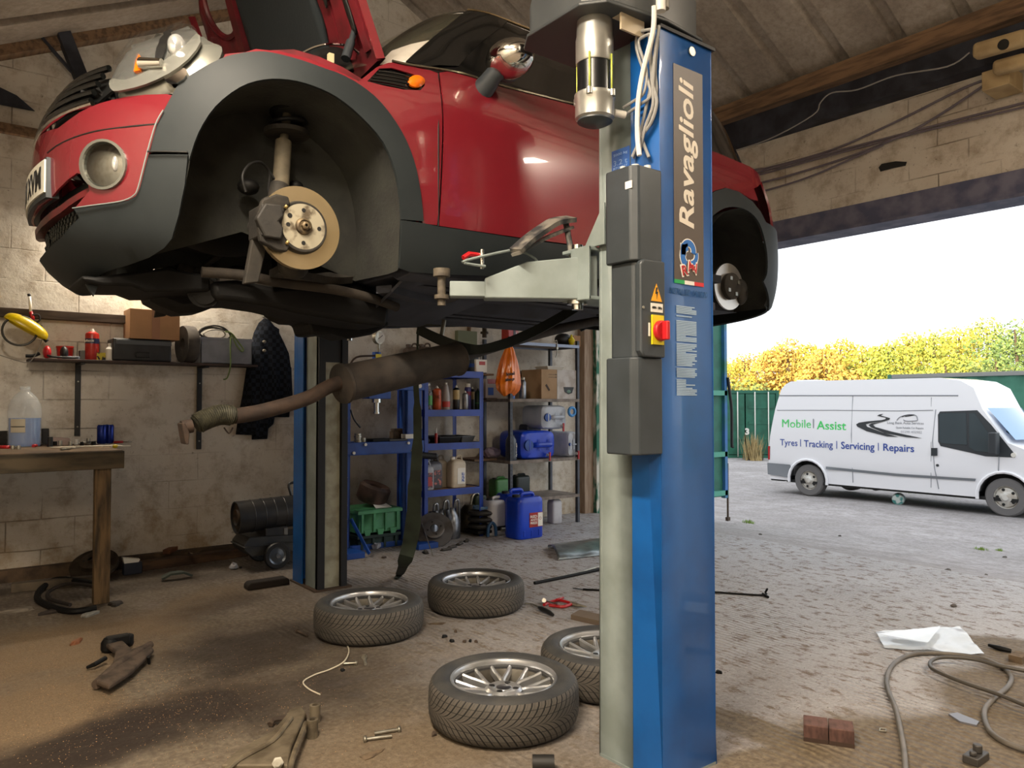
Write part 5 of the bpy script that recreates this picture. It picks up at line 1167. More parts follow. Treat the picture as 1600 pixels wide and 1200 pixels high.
# bolts
def make_bolt(p, q, label, r=.007, mat=None):
    p = Vector(p); q = Vector(q); d = (q-p).normalized()
    t = thing('bolt', (p+q)/2, label, 'bolt', group='bolts lying on the floor')
    b = MB(); b.cyl(p, q, r, n=10); PL(t, b, 'shank', mat or ZN); b = MB(); b.cyl(q-d*.002, q+d*.010, r*1.9, n=6); PL(t, b, 'head', mat or ZN)
z_ = .009
make_bolt(F(480, 993, z_), F(465, 986, z_), 'small dark bolt between the leftmost wheel and the oil stain', .007, ARMM)
make_bolt(F(536, 1037, z_), F(555, 1036, z_), 'bolt lying across the white cable tie')
make_bolt(F(571, 1038, z_), F(569, 1027, z_), 'short bolt right of the white cable tie', .008)
make_bolt(F(585, 1146, z_), F(622, 1140, z_), 'long bolt in front of the nearest wheel, farther of the two side by side')
make_bolt(F(612, 1150, z_), F(572, 1155, z_), 'long bolt in front of the nearest wheel, nearer of the two side by side')
b = MB(); b.tube(smooth([F(510, 1000, .006), F(535, 1003, .008), F(545, 1015, .006), F(538, 1033, .02), F(515, 1046, .008), F(492, 1054, .006), (F(474, 1065, .006)), F(482, 1076, .006), F(500, 1085, .006)], 5), .0035, 6); solo(b, 'cable_tie', M('white_tie', '#c6bda8', rough=.6), 'thin white plastic tie curling over the floor below the leftmost wheel', 'cable')
b = MB(); b.cyl(F(832, 1192, .03), F(866, 1192, .03), .028, n=20); solo(b, 'rubber_bush', M('bush_black', '#1c1a17', rough=.6), 'short black cylinder on the floor at the bottom edge near the lift post', 'car part')
def flake(px, py, rx, ry, rot, name, mat, label, cat, h=.006, group=None, seed=0):
    rnd = random.Random(seed+int(px)); c = F(px, py); b = MB(); n = 11; vs = []
    for j, (k_, z) in enumerate(((1, 0), (1.0, h*.6), (.7, h))):
        for i in range(n):
            a = 2*PI*i/n; rr_ = k_*(1+.25*math.sin(3*a+px)+.12*rnd.uniform(-1, 1)); x = rx*rr_*math.cos(a); y = ry*rr_*math.sin(a)
            vs.append(c+Vector((x*math.cos(rot)-y*math.sin(rot), x*math.sin(rot)+y*math.cos(rot), z)))
    b.add(vs, [(j*n+i, j*n+(i+1) % n, (j+1)*n+(i+1) % n, (j+1)*n+i) for j in range(2) for i in range(n)]+[tuple(range(2*n, 3*n)), tuple(reversed(range(n)))], False)
    return solo(b, name, mat, label, cat, group)
LEAF = M('dead_leaf', '#6b5a46', '#4d4032', rough=.9, scale=20)
flake(580, 1180, .05, .02, .2, 'dead_leaf', LEAF, 'crumpled brown leaf on the floor at the bottom, left of the nearest wheel', 'leaf')
flake(684, 975, .05, .018, -.5, 'dead_leaf', LEAF, 'flat brown leaf at the right edge of the leftmost wheel', 'leaf')
flake(768, 961, .018, .008, 0, 'dead_leaf', M('pale_leaf', '#9a8c70', rough=.9), 'pale leaf scrap in front of the farthest wheel', 'leaf')
for i, (px, py, s, w) in enumerate(((694, 996, .016, 'left of the pair above the nearest wheel'), (712, 988, .012, 'right of the pair above the nearest wheel'), (706, 1003, .014, 'below the pair above the nearest wheel'), (726, 1004, .010, 'leftmost of three touching the far edge of the nearest wheel'), (735, 1003, .011, 'middle of three at the far edge of the nearest wheel'), (744, 1004, .010, 'rightmost of three at the far edge of the nearest wheel'),
        (535, 1049, .010, 'beside the white cable tie'), (678, 1149, .014, 'tucked against the left foot of the nearest wheel'), (1123, 1052, .016, 'right of the near lift post'), (600, 872, .02, 'between the far post and the strap'), (376, 888, .012, 'beside the crumpled tissue by the heater'))):
    flake(px, py, s, s*.7, i, 'metal_scrap', DRK if i % 2 == 0 else ARMM, 'small dark scrap of metal '+w, 'scrap', .014, 'scraps on the floor', i)
for i in range(150):
    pass
# sawdust grains and grit: nobody could count them
rnd = random.Random(3); b = MB()
def grain(p, s):
    o = len(b.v); d = [Vector((rnd.uniform(-1, 1), rnd.uniform(-1, 1), 0)).normalized()*s for _ in range(1)][0]; e2 = Vector((-d.y, d.x, 0))*.6
    b.add([p+d, p+e2, p-d, p-e2, p+Vector((0, 0, s*.8))], [(0, 1, 4), (1, 2, 4), (2, 3, 4), (3, 0, 4), (3, 2, 1, 0)])
for i in range(2200):
    cx_, cy_, sx_, sy_ = rnd.choice(((270, 1060, 70, 45), (330, 1120, 90, 40), (180, 1100, 120, 50), (100, 1040, 110, 50), (420, 1050, 120, 60), (60, 1150, 80, 40)))
    px = rnd.gauss(cx_, sx_); py = max(960, rnd.gauss(cy_, sy_))
    if py > 1230: continue
    grain(F(px, py), rnd.uniform(.0010, .0028))
o = solo(b, 'sawdust_grains', M('sawdust', '#b08a60', rough=.9), 'loose pale sawdust grains scattered over the oily floor', 'sawdust', weld=False); o['kind'] = 'stuff'
rnd = random.Random(5); b = MB()
for i in range(1500):
    px = rnd.uniform(120, 1500); py = 880+320*rnd.random()**.8; grain(F(px, py), rnd.uniform(.0012, .004))
o = solo(b, 'grit', M('grit_grey', '#5d534a', rough=.95), 'fine dark grit strewn over the whole workshop floor', 'grit', weld=False); o['kind'] = 'stuff'
# pliers, screwdriver, bars, sheet
def plier_set():
    t = thing('pliers', F(882, 943), 'red handled pliers on the floor right of the farthest wheel', 'pliers')
    for s, pp in ((1, [(850, 945), (862, 940), (875, 938), (893, 943)]), (-1, [(858, 946), (868, 947), (880, 948), (893, 944)])):
        b = MB(); b.tube(smooth([F(a, c, .014) for a, c in pp], 4), .010, 8); PL(t, b, 'handle', REDP)
    b = MB(); b.tube([F(892, 943, .014), F(903, 946, .014), F(917, 948, .012)], [.014, .012, .003], 8); PL(t, b, 'jaw', ZN)
plier_set()
t = thing('screwdriver', F(850, 952), 'black handled screwdriver with a cranked blade beside the red pliers', 'screwdriver')
b = MB(); b.tube([F(842, 949, .014), F(846, 951, .018), (F(858, 957, .018)), F(864, 961, .014)], [.008, .015, .015, .010], 10); PL(t, b, 'handle', INK)
b = MB(); b.tube(smooth([F(842, 949, .014), F(832, 944, .008), F(820, 943, .006)], 4), .005, 8); PL(t, b, 'blade', ZN)
t = thing('ratchet_spanner', F(858, 938), 'small chrome spanner with a red end resting by the pliers', 'spanner')
b = MB(); b.tube([F(848, 938, .03), F(872, 944, .03)], .006, 8); b.cyl(F(850, 938, .012), F(850, 938, .038), .014, n=12); PL(t, b, 'shaft', CHR)
b = MB(); b.tube([F(880, 934, .02), F(870, 937, .03)], .008, 8); PL(t, b, 'grip', REDP)
for i, (pp, rr, lab) in enumerate((([(835, 911), (880, 902), (940, 889)], .012, 'long dark steel bar lying behind the near lift post, nearer of two'), ([(852, 906), (900, 896), (940, 884)], .006, 'thin steel rod lying along the long dark bar'))):
    b = MB(); b.tube([F(a, c, rr) for a, c in pp], rr, 8); solo(b, 'steel_bar', ZN if i else DRK, lab, 'bar')
b = MB(); b.tube([F(911, 921, .006), F(950, 923, .006)], .008, 8); b.tube([F(895, 919, .006), F(912, 921, .006)], .003, 6); solo(b, 'thin_driver', DRK, 'thin black handled tool poking out left of the near lift post', 'tool')
b = MB(); b.tube(smooth([F(1000, 919, .008), F(1060, 922, .008), F(1114, 925, .008), F(1190, 930, .008), F(1196, 925, .02), F(1199, 920, .045)], 4), .007, 8); b.tube([F(1192, 928, .01), F(1200, 933, .01)], .009, 8); solo(b, 'hooked_bar', DRK, 'thin black bar with a hooked end on the floor right of the near lift post', 'bar')
b = MB(); c0, c1, c2, c3 = F(855, 856), F(945, 842), F(945, 868), F(872, 876)
def sheet(u, v):
    p = (c0*(1-u)+c1*u)*(1-v)+(c3*(1-u)+c2*u)*v; z = .02+.05*math.sin(PI*v)*(1-.3*u)+.008*noise.noise(p*9); return Vector((p.x, p.y, z if 0 < v < 1 else .006))
b.grid(sheet, 24, 12, True); solo(b, 'heat_shield', M('silver_foil', '#8f9698', '#747a7a', rough=.3, metal=.8, scale=10, bump=.5, bscale=25), 'crumpled silver heat shield on the floor under the shelving', 'metal sheet', solid=.002)
# pad block and wood block
b = MB(); c = F(417, 916); b.prism([(-.15, 0), (.15, 0), (.15, .035), (.13, .05), (-.13, .05), (-.15, .03)], -.05, .05, 'y'); b.xf(Matrix.Translation(c) @ Matrix.Rotation(.0, 4, 'Z')); b.v = [p for p in b.v]; solo(b, 'rubber_block', M('rubber_brown', '#221a14', rough=.8), 'dark brown rubber block on the floor left of the far lift post', 'block', bevel=.008)
b = MB(); p0, p1 = F(898, 962), F(940, 975); b.prism([(F(892, 968).x, F(892, 968).y), (F(906, 960).x, F(906, 960).y), (F(940, 968).x, F(940, 968).y), (F(936, 978).x, F(936, 978).y)], 0, .03, 'z'); solo(b, 'wood_block', M('grey_wood', '#6a5c4e', rough=.9), 'flat grey wood block behind the half hidden wheel', 'block')
def crumple(px, py, r, mat, label, cat='tissue', seed=1, name='crumpled_tissue', sq=.7):
    c = F(px, py); b = MB(); b.ell((c.x, c.y, r*sq), r, r, r*sq, 14, 9)
    b.v = [p+Vector((noise.noise(p*40+Vector((seed, 0, 0))), noise.noise(p*40+Vector((0, seed, 5))), noise.noise(p*40+Vector((0, 9, seed)))))*r*.6 for p in b.v]; b.v = [Vector((p.x, p.y, max(p.z, 0))) for p in b.v]; b.sm = [False]*len(b.f)
    return solo(b, name, mat, label, cat)
TIS = M('tissue', '#a7a8b0', rough=.9)
crumple(366, 889, .035, TIS, 'crumpled white tissue on the floor in front of the heater', seed=2)
crumple(588, 858, .04, TIS, 'crumpled white tissue beside the green crate', seed=4)
c = F(275, 905); b = MB(); b.ribbon([c+Vector((-.10, .0, .02)), c+Vector((-.04, -.01, .05)), c+Vector((.04, -.02, .05)), c+Vector((.10, .0, .02))], .07, .015, (0, 1, 0)); solo(b, 'brake_pad', M('pad_green_grey', '#3d443c', rough=.7), 'greenish brake pad lying left of centre near the wall', 'brake pad')
# the two bricks and things by the doorway
def make_brick(pc, rz, label):
    t = thing('brick', pc, label, 'brick', rz, 'red bricks by the doorway'); b = MB(); b.box(-.105, .105, -.05, .05, 0, .065); b.build('body', M('brick_red_%d' % (1 if rz > -9 else 2), '#60443c', '#4a342d', rough=.9, scale=18, bump=.5), t, bevel=.004); 
    b = MB(); b.box(-.106, .106, -.051, .051, -.0, .016); b.build('mortar_edge', M('brick_wet', '#3d2c22', rough=.7), t); return t
bl = F(1255, 1158); br_ = F(1336, 1170); dv = (br_-bl); ang = math.atan2(dv.y, dv.x); Lb = dv.length/2
for k in range(2):
    c = bl+dv*(.25+.5*k)+Vector((-dv.y, dv.x, 0)).normalized()*.05; t = make_brick(c, ang, ['left of the two red bricks lying end to end by the hose', 'right of the two red bricks lying end to end by the hose'][k])
    t.scale = (Lb*.97/.21, 1, 1)
def pxs(pp, z): return [F(a, c, z) for a, c in pp]
b = MB(); hp = [(1415, 1215), (1412, 1170), (1400, 1110), (1388, 1080), (1386, 1058), (1398, 1036), (1425, 1023), (1470, 1021), (1530, 1028), (1565, 1042), (1580, 1058), (1574, 1074), (1552, 1092), (1538, 1112), (1545, 1140), (1570, 1160), (1610, 1175)]
b.tube(smooth(pxs(hp, .012), 6), .011, 10); solo(b, 'air_hose', M('hose_grey', '#5a544c', '#6c655c', rough=.5, scale=9), 'grey rubber hose looping over the floor by the doorway, long outer loop', 'hose')
b = MB(); hp = [(1620, 1110), (1560, 1085), (1510, 1068), (1470, 1052), (1454, 1042), (1456, 1032), (1476, 1027), (1520, 1030), (1560, 1040), (1620, 1052)]
b.tube(smooth(pxs(hp, .034), 6), .009, 10); solo(b, 'air_hose', M('hose_dark', '#4b463f', rough=.5), 'thinner grey hose crossing over the outer loop and out at the right edge', 'hose')
qd = [(1367, 988), (1385, 1014), (1535, 1026), (1498, 980), (1470, 978)]
b = MB()
def plas(u, v):
    a = F(1368, 989)*(1-u)+F(1500, 981)*u; c = F(1382, 1015)*(1-u)+F(1538, 1027)*u; p = a*(1-v)+c*v; return Vector((p.x, p.y, .006+.018*abs(noise.noise(p*5))+.006*abs(noise.noise(p*22))))
b.grid(plas, 30, 16, True); b.v = [p for p in b.v]; PLS = M('clear_film', '#dfe6ec', rough=.12, spec=.9, alpha=.72, coat=.6, bump=.3, bscale=14); t = solo(b, 'plastic_sheet', PLS, 'clear plastic sheet lying flat on the floor near the hose', 'plastic sheet')
fl = MB(); fl.add([F(1372, 990, .045), F(1470, 978, .03), F(1450, 1004, .04), F(1400, 998, .05)], [(0, 1, 2, 3)]); fl.v = [p-t.location for p in fl.v]; fl.build('folded_flap', PLS, t)
b = MB(); b.prism([(F(a, c).x, F(a, c).y) for a, c in ((1482, 1118), (1496, 1116), (1530, 1130), (1526, 1136), (1500, 1130))], 0, .008, 'z'); solo(b, 'metal_offcut', M('offcut', '#77777d', rough=.4, metal=.4), 'pale flat metal offcut on the mud inside the hose loop', 'metal offcut')
b = MB(); b.tube([F(1545, 1008, .012), F(1562, 1013, .014), F(1580, 1017, .012)], [.008, .014, .010], 8); solo(b, 'wooden_stick', DRK, 'short dark stick right of the plastic sheet', 'stick')
b = MB(); c = F(1526, 1190); b.box(c.x-.05, c.x+.05, c.y-.025, c.y+.03, 0, .03); b.cyl(c+Vector((.01, 0, .03)), c+Vector((.01, 0, .06)), .016, n=12); b.cyl(c+Vector((-.03, 0, .03)), c+Vector((-.03, 0, .045)), .012, n=12); solo(b, 'bracket', M('bracket_grey', '#4a4744', rough=.5, metal=.4), 'small grey metal bracket at the bottom right corner', 'bracket', bevel=.004)
b = MB(); c = F(1592, 1033); b.box(c.x-.05, c.x+.05, c.y-.03, c.y+.03, 0, .035); solo(b, 'wood_chip', LEAF, 'brown wood lump at the right edge above the hose', 'wood')
b = MB(); b.tube([F(1375, 1138, .006), F(1384, 1139, .006), F(1384, 1143, .006), F(1374, 1142, .006)], .003, 6, closed=True); solo(b, 'wire_link', ZN, 'small bright wire link beside the bricks', 'link')
# ------------------------------------------------------------------ along the back wall, left: bench, shelf, jacket, heater
WOOD = M('bench_wood', '#6f5a40', '#45362a', rough=.8, scale=4, stretch=(1, 6, 6), bump=.3)
WOODV = M('bench_leg_wood', '#786040', '#3a2e1e', rough=.8, scale=3.5, stretch=(7, 7, 1), bump=.3)
bench = thing('workbench', (-5.41, -1.13, 0), 'rough wooden workbench against the left wall, cluttered with tools', 'workbench')
BT = 1.0; BF = -1.15
b = MB(); b.box(-7.35, -5.30, BF, -.09, BT-.025, BT); PL(bench, b, 'top', WOOD, bevel=.004)
b = MB(); b.box(-7.35, -5.295, BF-.02, BF, BT-.12, BT-.004); PL(bench, b, 'apron', M('apron_wood', '#574b38', '#2c271c', rough=.85, scale=3, stretch=(1, 5, 5), bump=.3), bevel=.004)
for x, y in ((-5.41, -1.10), (-7.2, -1.10), (-6.3, -.2), (-7.2, -.2)):
    b = MB(); b.box(x-.05, x+.045, y-.035, y+.035, 0, BT-.025); PL(bench, b, 'leg', WOODV, bevel=.004)
def Bz(px, py):
    p = onz(px, py, BT)
    if p.y > -.22: q = ony(px, py, -.22); p = Vector((q.x, q.y, BT))
    return p
def bottle_prof(h, r, neck=.35, nr=.3): return [(r*.85, 0), (r, .01*h/.25), (r, h*(1-neck)), (r*.8, h*(1-neck*.55)), (r*nr, h*(1-neck*.3)), (r*nr, h)]
PET = M('clear_plastic', '#dfe6e8', rough=.08, alpha=.25, spec=.8, coat=.5)
WATB = M('blue_tint_plastic', '#4a7ac0', rough=.1, alpha=.85, spec=.8, coat=.5)
c = Bz(38, 698); t = thing('water_bottle', c, 'large clear plastic bottle of blue washer fluid with a paper label on the bench', 'bottle')
k = 1.0; r_ = .105
b = MB(); pr = [(r_*.9, 0), (r_, .02)]+[(r_*(1 if i % 2 else .965), .02+.016*i) for i in range(1, 9)]+[(r_, .19), (r_*1.0, .25), (r_*.93, .30), (r_*.72, .35), (r_*.42, .385), (r_*.30, .395), (r_*.30, .42)]
b.lathe(pr, 30, cap=False); b.build('bottle_body', PET, t)
b = MB(); b.lathe([(0, .006), (r_*.93, .006), (r_*.95, .205), (0, .205)], 28); b.build('liquid', WATB, t)
b = MB(); b.lathe([(.034, .405), (.034, .43), (.0, .43)], 20); b.build('cap', PET, t)
b = MB(); a0 = math.atan2(-1, -.55)
b.grid(lambda u, v: Vector(((r_+.003)*math.cos(a0-.45+.9*u), (r_+.003)*math.sin(a0-.45+.9*u), .105+.095*v)), 10, 2); lb = b.build('label', M('paper_label', '#b3ab98', rough=.7), t)
b = MB(); b.grid(lambda u, v: Vector(((r_+.0045)*math.cos(a0-.42+.84*u), (r_+.0045)*math.sin(a0-.42+.84*u), .142+.006*v)), 10, 2); b.build('label_line', INK, lb)
def can(p, r, h, mat, label, cat='can', name='drink_can', group=None):
    t = thing(name, p, label, cat, group=group); b = MB(); b.lathe([(r*.8, 0), (r, .01), (r, h-.012), (r*.8, h)], 24); b.build('body', mat, t); b = MB(); b.lathe([(r*.8, h), (r*.82, h+.003), (r*.7, h+.003), (r*.68, h-.002), (0, h-.002)], 24); b.build('lid', ALU, t); return t
CANB = M('can_blue', '#16308c', '#0e2270', rough=.25, metal=.5, scale=20)
can(Bz(159, 690), .034, .145, CANB, 'blue drink can near the right end of the bench, left of two', group='blue cans on the bench'); can(Bz(170, 689)+Vector((.01, .03, 0)), .031, .145, CANB, 'blue drink can near the right end of the bench, right of two', group='blue cans on the bench')
def stick(p, q, r, mat, name, label, cat, m2=None, frac=.5, group=None):
    p = Vector(p); q = Vector(q); t = thing(name, p, label, cat, group=group)
    m = p.lerp(q, frac); b = MB(); b.tube([p, m], r, 8); PL(t, b, 'handle', mat); b = MB(); b.tube([m, q], r*.5, 8); PL(t, b, 'shaft', m2 or ZN); return t
def Bp(px, py, z=.01): return Bz(px, py)+Vector((0, 0, z))
stick(Bp(178, 686), Bp(206, 690), .010, REDP, 'screwdriver', 'red screwdriver lying at the right end of the bench behind the cans', 'screwdriver')
stick(Bp(0, 701), Bp(30, 701), .012, REDP, 'pliers', 'red handled pliers at the front left of the bench', 'pliers')
stick(Bp(52, 699), Bp(66, 690), .011, REDP, 'pliers', 'red handled tool beside the clear bottle', 'pliers', INK)
stick(Bp(118, 700), Bp(204, 699), .005, WPR, 'steel_rule', 'long pale strip lying along the front edge of the bench', 'ruler', WPR)
stick(Bp(95, 704, .008), Bp(125, 701, .008), .007, ZN, 'spanner', 'steel spanner lying on the front of the bench below the sockets', 'spanner')
stick(Bp(128, 696, .02), Bp(152, 692, .02), .007, ZN, 'spanner', 'steel spanner leaning on tools left of the blue cans', 'spanner')
rnd = random.Random(11)
for i, (px, py, r, h, mt, w) in enumerate(((20, 702, .014, .025, ZN, 'first along the front edge, left of the bottle'), (29, 702, .014, .025, ZN, 'second along the front edge, before the bottle'), (78, 698, .020, .07, INK, 'tall black one right of the bottle'), (86, 696, .014, .03, DRK, 'right of the tall black one'), (94, 697, .014, .04, ZN, 'bright one, third right of the bottle'), (102, 695, .016, .045, DRK, 'dark one at the middle of the row'), (110, 697, .013, .035, ZN, 'bright one at the middle of the row'), (119, 694, .015, .04, WPR, 'white one at the middle of the row'), (128, 697, .013, .03, DRK, 'dark one before the spanner'), (138, 694, .014, .045, ZN, 'bright one before the blue cans'), (146, 696, .016, .03, DRK, 'dark one touching the blue cans'))):
    b = MB(); b.cyl((0, 0, 0), (0, 0, h), r, r*.9, 12); b.xf(Matrix.Translation(Bz(px, py))); solo(b, 'socket', mt, 'small socket on the bench, '+w, 'socket', 'sockets on the bench')
c = Bz(66, 693)+Vector((0, .18, 0)); b = MB(); b.box(c.x-.05, c.x+.06, c.y-.02, c.y+.02, BT, BT+.12); solo(b, 'black_box', INK, 'small black box standing behind the bottle on the bench', 'box', bevel=.004)
c = Bz(95, 696)+Vector((0, .08, 0)); b = MB(); b.prism([(-.07, 0), (.07, 0), (.06, .05), (-.05, .06)], -.05, .05, 'y'); b.xf(Matrix.Translation(c)); solo(b, 'plastic_tub', M('pale_pink_tub', '#a8938a', rough=.6), 'pale tub against the wall behind the sockets', 'tub')
c = F(180, 700, BT); b = MB(); b.ell(c+Vector((0, 0, .012)), .018, .018, .014, 14, 8); solo(b, "yellow_bottle_cap", M("yellow_cap", '#c9b51e', rough=.4), 'yellow plastic cap at the right end of the bench', 'cap')
c = Bz(135, 698); b = MB(); b.grid(lambda u, v: c+Vector((-.22+.44*u, -.06+.14*v, .003+.006*noise.noise(Vector((u*4, v*4, 2))))), 10, 5); solo(b, 'paper_sheet', M('bench_paper', '#a59c8c', rough=.8), 'dirty paper sheets under the tools at the right of the bench', 'paper', solid=.002)
c = Bz(8, 694); b = MB(); b.ell(c+Vector((0, .05, .05)), .10, .07, .06, 14, 9); b.v = [Vector((p.x, p.y, max(p.z, BT)))+Vector((.02*noise.noise(p*30), 0, .02*noise.noise(p*25+Vector((3, 3, 3))))) for p in b.v]; b.v = [Vector((p.x, p.y, max(p.z, BT))) for p in b.v]; solo(b, 'rag', M('rag_black', '#1e1a17', rough=.95), 'dark rag heaped at the left end of the bench', 'rag')
# ledge board, shelf and brackets
zl2 = ony(85, 493, -.02).z; xr_ = ony(172, 500, -.02).x
b = MB(); b.box(-7.4, xr_+.4, -.09, 0, zl2-.035, zl2+.03); solo(b, 'ledge_board', M('ledge_wood', '#4f4238', '#35291f', rough=.85, scale=4, stretch=(1, 6, 6)), 'dark timber batten fixed along the wall above the shelf', 'shelf', bevel=.003)
SZ = 1.638
sh = thing('wall_shelf', (-4.95, 0, SZ-.03), 'long dark wall shelf on two black brackets, left of the jacket', 'shelf')
b = MB(); b.box(-5.75, -4.10, -.27, 0, SZ-.018, SZ); PL(sh, b, 'board', M('shelf_wood', '#3f2c24', '#2b1d18', rough=.7, scale=5, stretch=(1, 5, 5)), bevel=.003)
for px in (122, 312):
    x = ony(px, 600, -.02).x; zb = ony(px, 681 if px < 200 else 702, -.02).z; b = MB(); b.box(x-.019, x+.019, -.022, 0, zb, SZ-.018); b.box(x-.015, x+.015, -.24, 0, SZ-.035, SZ-.018); br2 = MB(); PL(sh, b, 'bracket', INK, bevel=.002)
    for zz in (SZ-.16, zb+.07):
        b = MB(); b.cyl((x, -.022, zz), (x, -.026, zz), .006, n=10); PL(sh, b, 'screw', ZN)
def SX(px, y=-.13): return ony(px, 555, y).x
# cardboard box on a black tool case
x0, x1 = ony(203, 500, -.26).x, ony(281, 500, -.26).x; zb0, zb1 = ony(240, 530, -.26).z, ony(240, 484, -.26).z
CARD = M('cardboard', '#a57c57', '#94704e', rough=.85, scale=3)
b = MB(); xa, xb_ = ony(176, 550, -.25).x, ony(268, 550, -.25).x; b.box(xa, xb_, -.25, -.02, SZ, zb0-.002); t = solo(b, 'tool_case', M('case_black', '#1a1c1e', '#26282b', rough=.4, scale=8), 'black plastic tool case on the wall shelf under the cardboard box', 'tool case', bevel=.012)
b = MB(); w_ = xb_-xa; b.box(-w_*.12, w_*.12, -.128, -.113, .03, .07); b.v = [p for p in b.v]; b.build('handle', INK, t, bevel=.004)
b = MB(); b.box(-w_*.45, w_*.5, -.118, -.112, (zb0-SZ)*.72, (zb0-SZ)*.92); b.build('latch_strip', M('case_grey', '#4a4e52', rough=.4), t, bevel=.003)
b = MB(); b.box(x0, x1, -.26, -.02, zb0, zb1); t = solo(b, 'cardboard_box', CARD, 'closed brown cardboard box on top of the black tool case', 'box', bevel=.002)
b = MB(); w_ = x1-x0; b.box(-.025, .035, -.1215, -.119, 0, zb1-zb0); b.build('packing_tape', M('tape_brown', '#8a6247', rough=.5), t)
# red spray can
def spraycan(p, r, h, body, label, top=None, band=None, words=None, group=None, cat='spray can', name='spray_can', cap=False, ang=-2.1):
    t = thing(name, p, label, cat, group=group)
    b = MB(); b.lathe([(r*.92, 0), (r, .006), (r, h*.80), (r*.9, h*.85), (r*.55, h*.89), (r*.5, h*.90)], 22); bo = b.build('body', body, t)
    if band:
        b = MB(); b.lathe([(r*1.012, h*band[1]), (r*1.012, h*band[2])], 22, cap=False); b.build('label_band', band[0], bo)
    b = MB()
    if cap: b.lathe([(r*.82, h*.82), (r*.80, h*.99), (r*.7, h), (0, h)], 20)
    else: b.lathe([(r*.32, h*.88), (r*.32, h*.95), (r*.2, h*.96), (r*.2, h), (0, h)], 14)
    b.build('nozzle', top or WPR, t)
    if words:
        tm, z0_, hh, wd_ = words[1], words[2], words[3], words[4]; d = Vector((math.cos(ang), math.sin(ang), 0))
        fit_text(words[0], 'lettering', tm, t, d*(r*1.03)+Vector((0, 0, h*z0_)), (-d.y, d.x, 0), (0, 0, 1), r*wd_, h*hh)
    return t
SCR = M('can_red', '#a8261c', '#8e1f18', rough=.3, scale=10)
spraycan((SX(143), -.15, SZ), .048, .245, SCR, 'tall red spray can standing on the wall shelf left of the black case', WPR, (M('band_navy', '#1b2242', rough=.4), .52, .68), ('plastic', WPR, .60, .10, 1.4), cat='spray can')
# ear defenders, red tub and small shelf things
c = Vector((SX(86), -.16, SZ)); t = thing('ear_defenders', c, 'red and black ear defenders lying on the left end of the wall shelf', 'ear defenders')
for s in (-1, 1):
    b = MB(); b.ell((s*.055, 0, .05), .028, .045, .05, 16, 10); b.build('cup', REDP if s < 0 else INK, t)
b = MB(); b.tube(smooth([(-.06, -.02, .03), (-.03, -.07, .015), (.04, -.08, .012), (.12, -.06, .012), (.15, .0, .02)], 5), .008, 8); b.build('headband', INK, t)
b = MB(); c = Vector((SX(103), -.07, SZ)); b.lathe([(.05, 0), (.056, .09), (.06, .095), (.06, .105), (0, .105)], 22, c); solo(b, 'red_tub', SCR, 'small red tub behind the ear defenders', 'tub')
b = MB(); c = Vector((SX(118), -.17, SZ)); b.box(c.x-.06, c.x+.02, c.y-.03, c.y+.03, SZ, SZ+.025); solo(b, 'pale_box', M('pale_blue_box', '#8f97a8', rough=.6), 'small pale box on the shelf edge beside the ear defenders', 'box', bevel=.003)
b = MB(); c = Vector((SX(131), -.12, SZ)); b.box(c.x-.03, c.x+.02, c.y-.03, c.y+.03, SZ, SZ+.075); solo(b, 'dark_tin', M('grey_tin', '#55524d', rough=.5), 'grey tin just left of the red spray can', 'tin', bevel=.003)
b = MB(); c = Vector((SX(158), -.16, SZ)); b.box(c.x-.04, c.x+.035, c.y-.03, c.y+.02, SZ, SZ+.06); solo(b, 'small_carton', M('yellow_black_box', '#b5a52c', '#1c1a14', rough=.6, scale=30, lo=.49, hi=.51), 'small black and yellow carton right of the red spray can', 'box')
c = Vector((SX(169), -.19, SZ)); t = thing('squeeze_bottle', c, 'small white plastic bottle lying against the black tool case', 'bottle'); b = MB(); b.lathe([(.025, 0), (.028, .01), (.028, .09), (.012, .11), (.012, .12)], 16); b.build('body', WHT, t)
b = MB(); b.cyl((0, 0, .12), (0, 0, .135), .014, n=12); b.build('cap', WHT, t)
# abrasive wheel, clear tub with leads
b = MB(); c = Vector((SX(291), -.16, SZ+.155)); b.lathe([(.05, -.04), (.15, -.045), (.155, -.03), (.155, .03), (.15, .045), (.05, .04)], 36, c, (1, .12, 0), closed=True); solo(b, 'trolley_tyre', M('worn_rubber2', '#302b26', '#453e36', rough=.8, scale=9), 'small dark tyre standing on edge between the box and the clear tub', 'tyre')
xa, xb_ = ony(314, 550, -.25).x, ony(394, 550, -.25).x; h_ = ony(350, 528, -.25).z-SZ
t = thing('storage_tub', ((xa+xb_)/2, -.14, SZ), 'cloudy clear plastic tub full of leads at the right end of the wall shelf', 'tub'); w_ = (xb_-xa)/2
TUBM = M('cloudy_plastic', '#83848a', '#6e6f74', rough=.35, scale=6, alpha=.9)
b = MB()
for (a0, a1, c0_, c1_) in ((-w_, w_, -.11, -.105), (-w_, w_, .105, .11), (-w_, -w_+.005, -.11, .11), (w_-.005, w_, -.11, .11)): b.box(a0, a1, c0_, c1_, 0, h_)
b.box(-w_, w_, -.11, .11, 0, .006); b.build('tub', TUBM, t)
b = MB(); b.box(-w_-.008, w_+.008, -.118, -.105, h_-.02, h_); b.box(-w_-.008, w_+.008, .105, .118, h_-.02, h_); b.build('rim', TUBM, t)
LED = M('lead_black', '#26231f', rough=.5); LEG = M('lead_green', '#5f7038', rough=.6)
def wl(pts, y): return [ony(a, c, y) for a, c in pts]
b = MB(); b.tube(smooth(wl([(303, 530), (315, 514), (335, 509), (352, 514), (360, 526), (345, 532), (322, 528), (312, 520), (330, 512), (356, 518), (366, 530)], -.15), 6), .008, 7); solo(b, 'coiled_lead', LED, 'black lead coiled on top of the clear tub', 'cable')
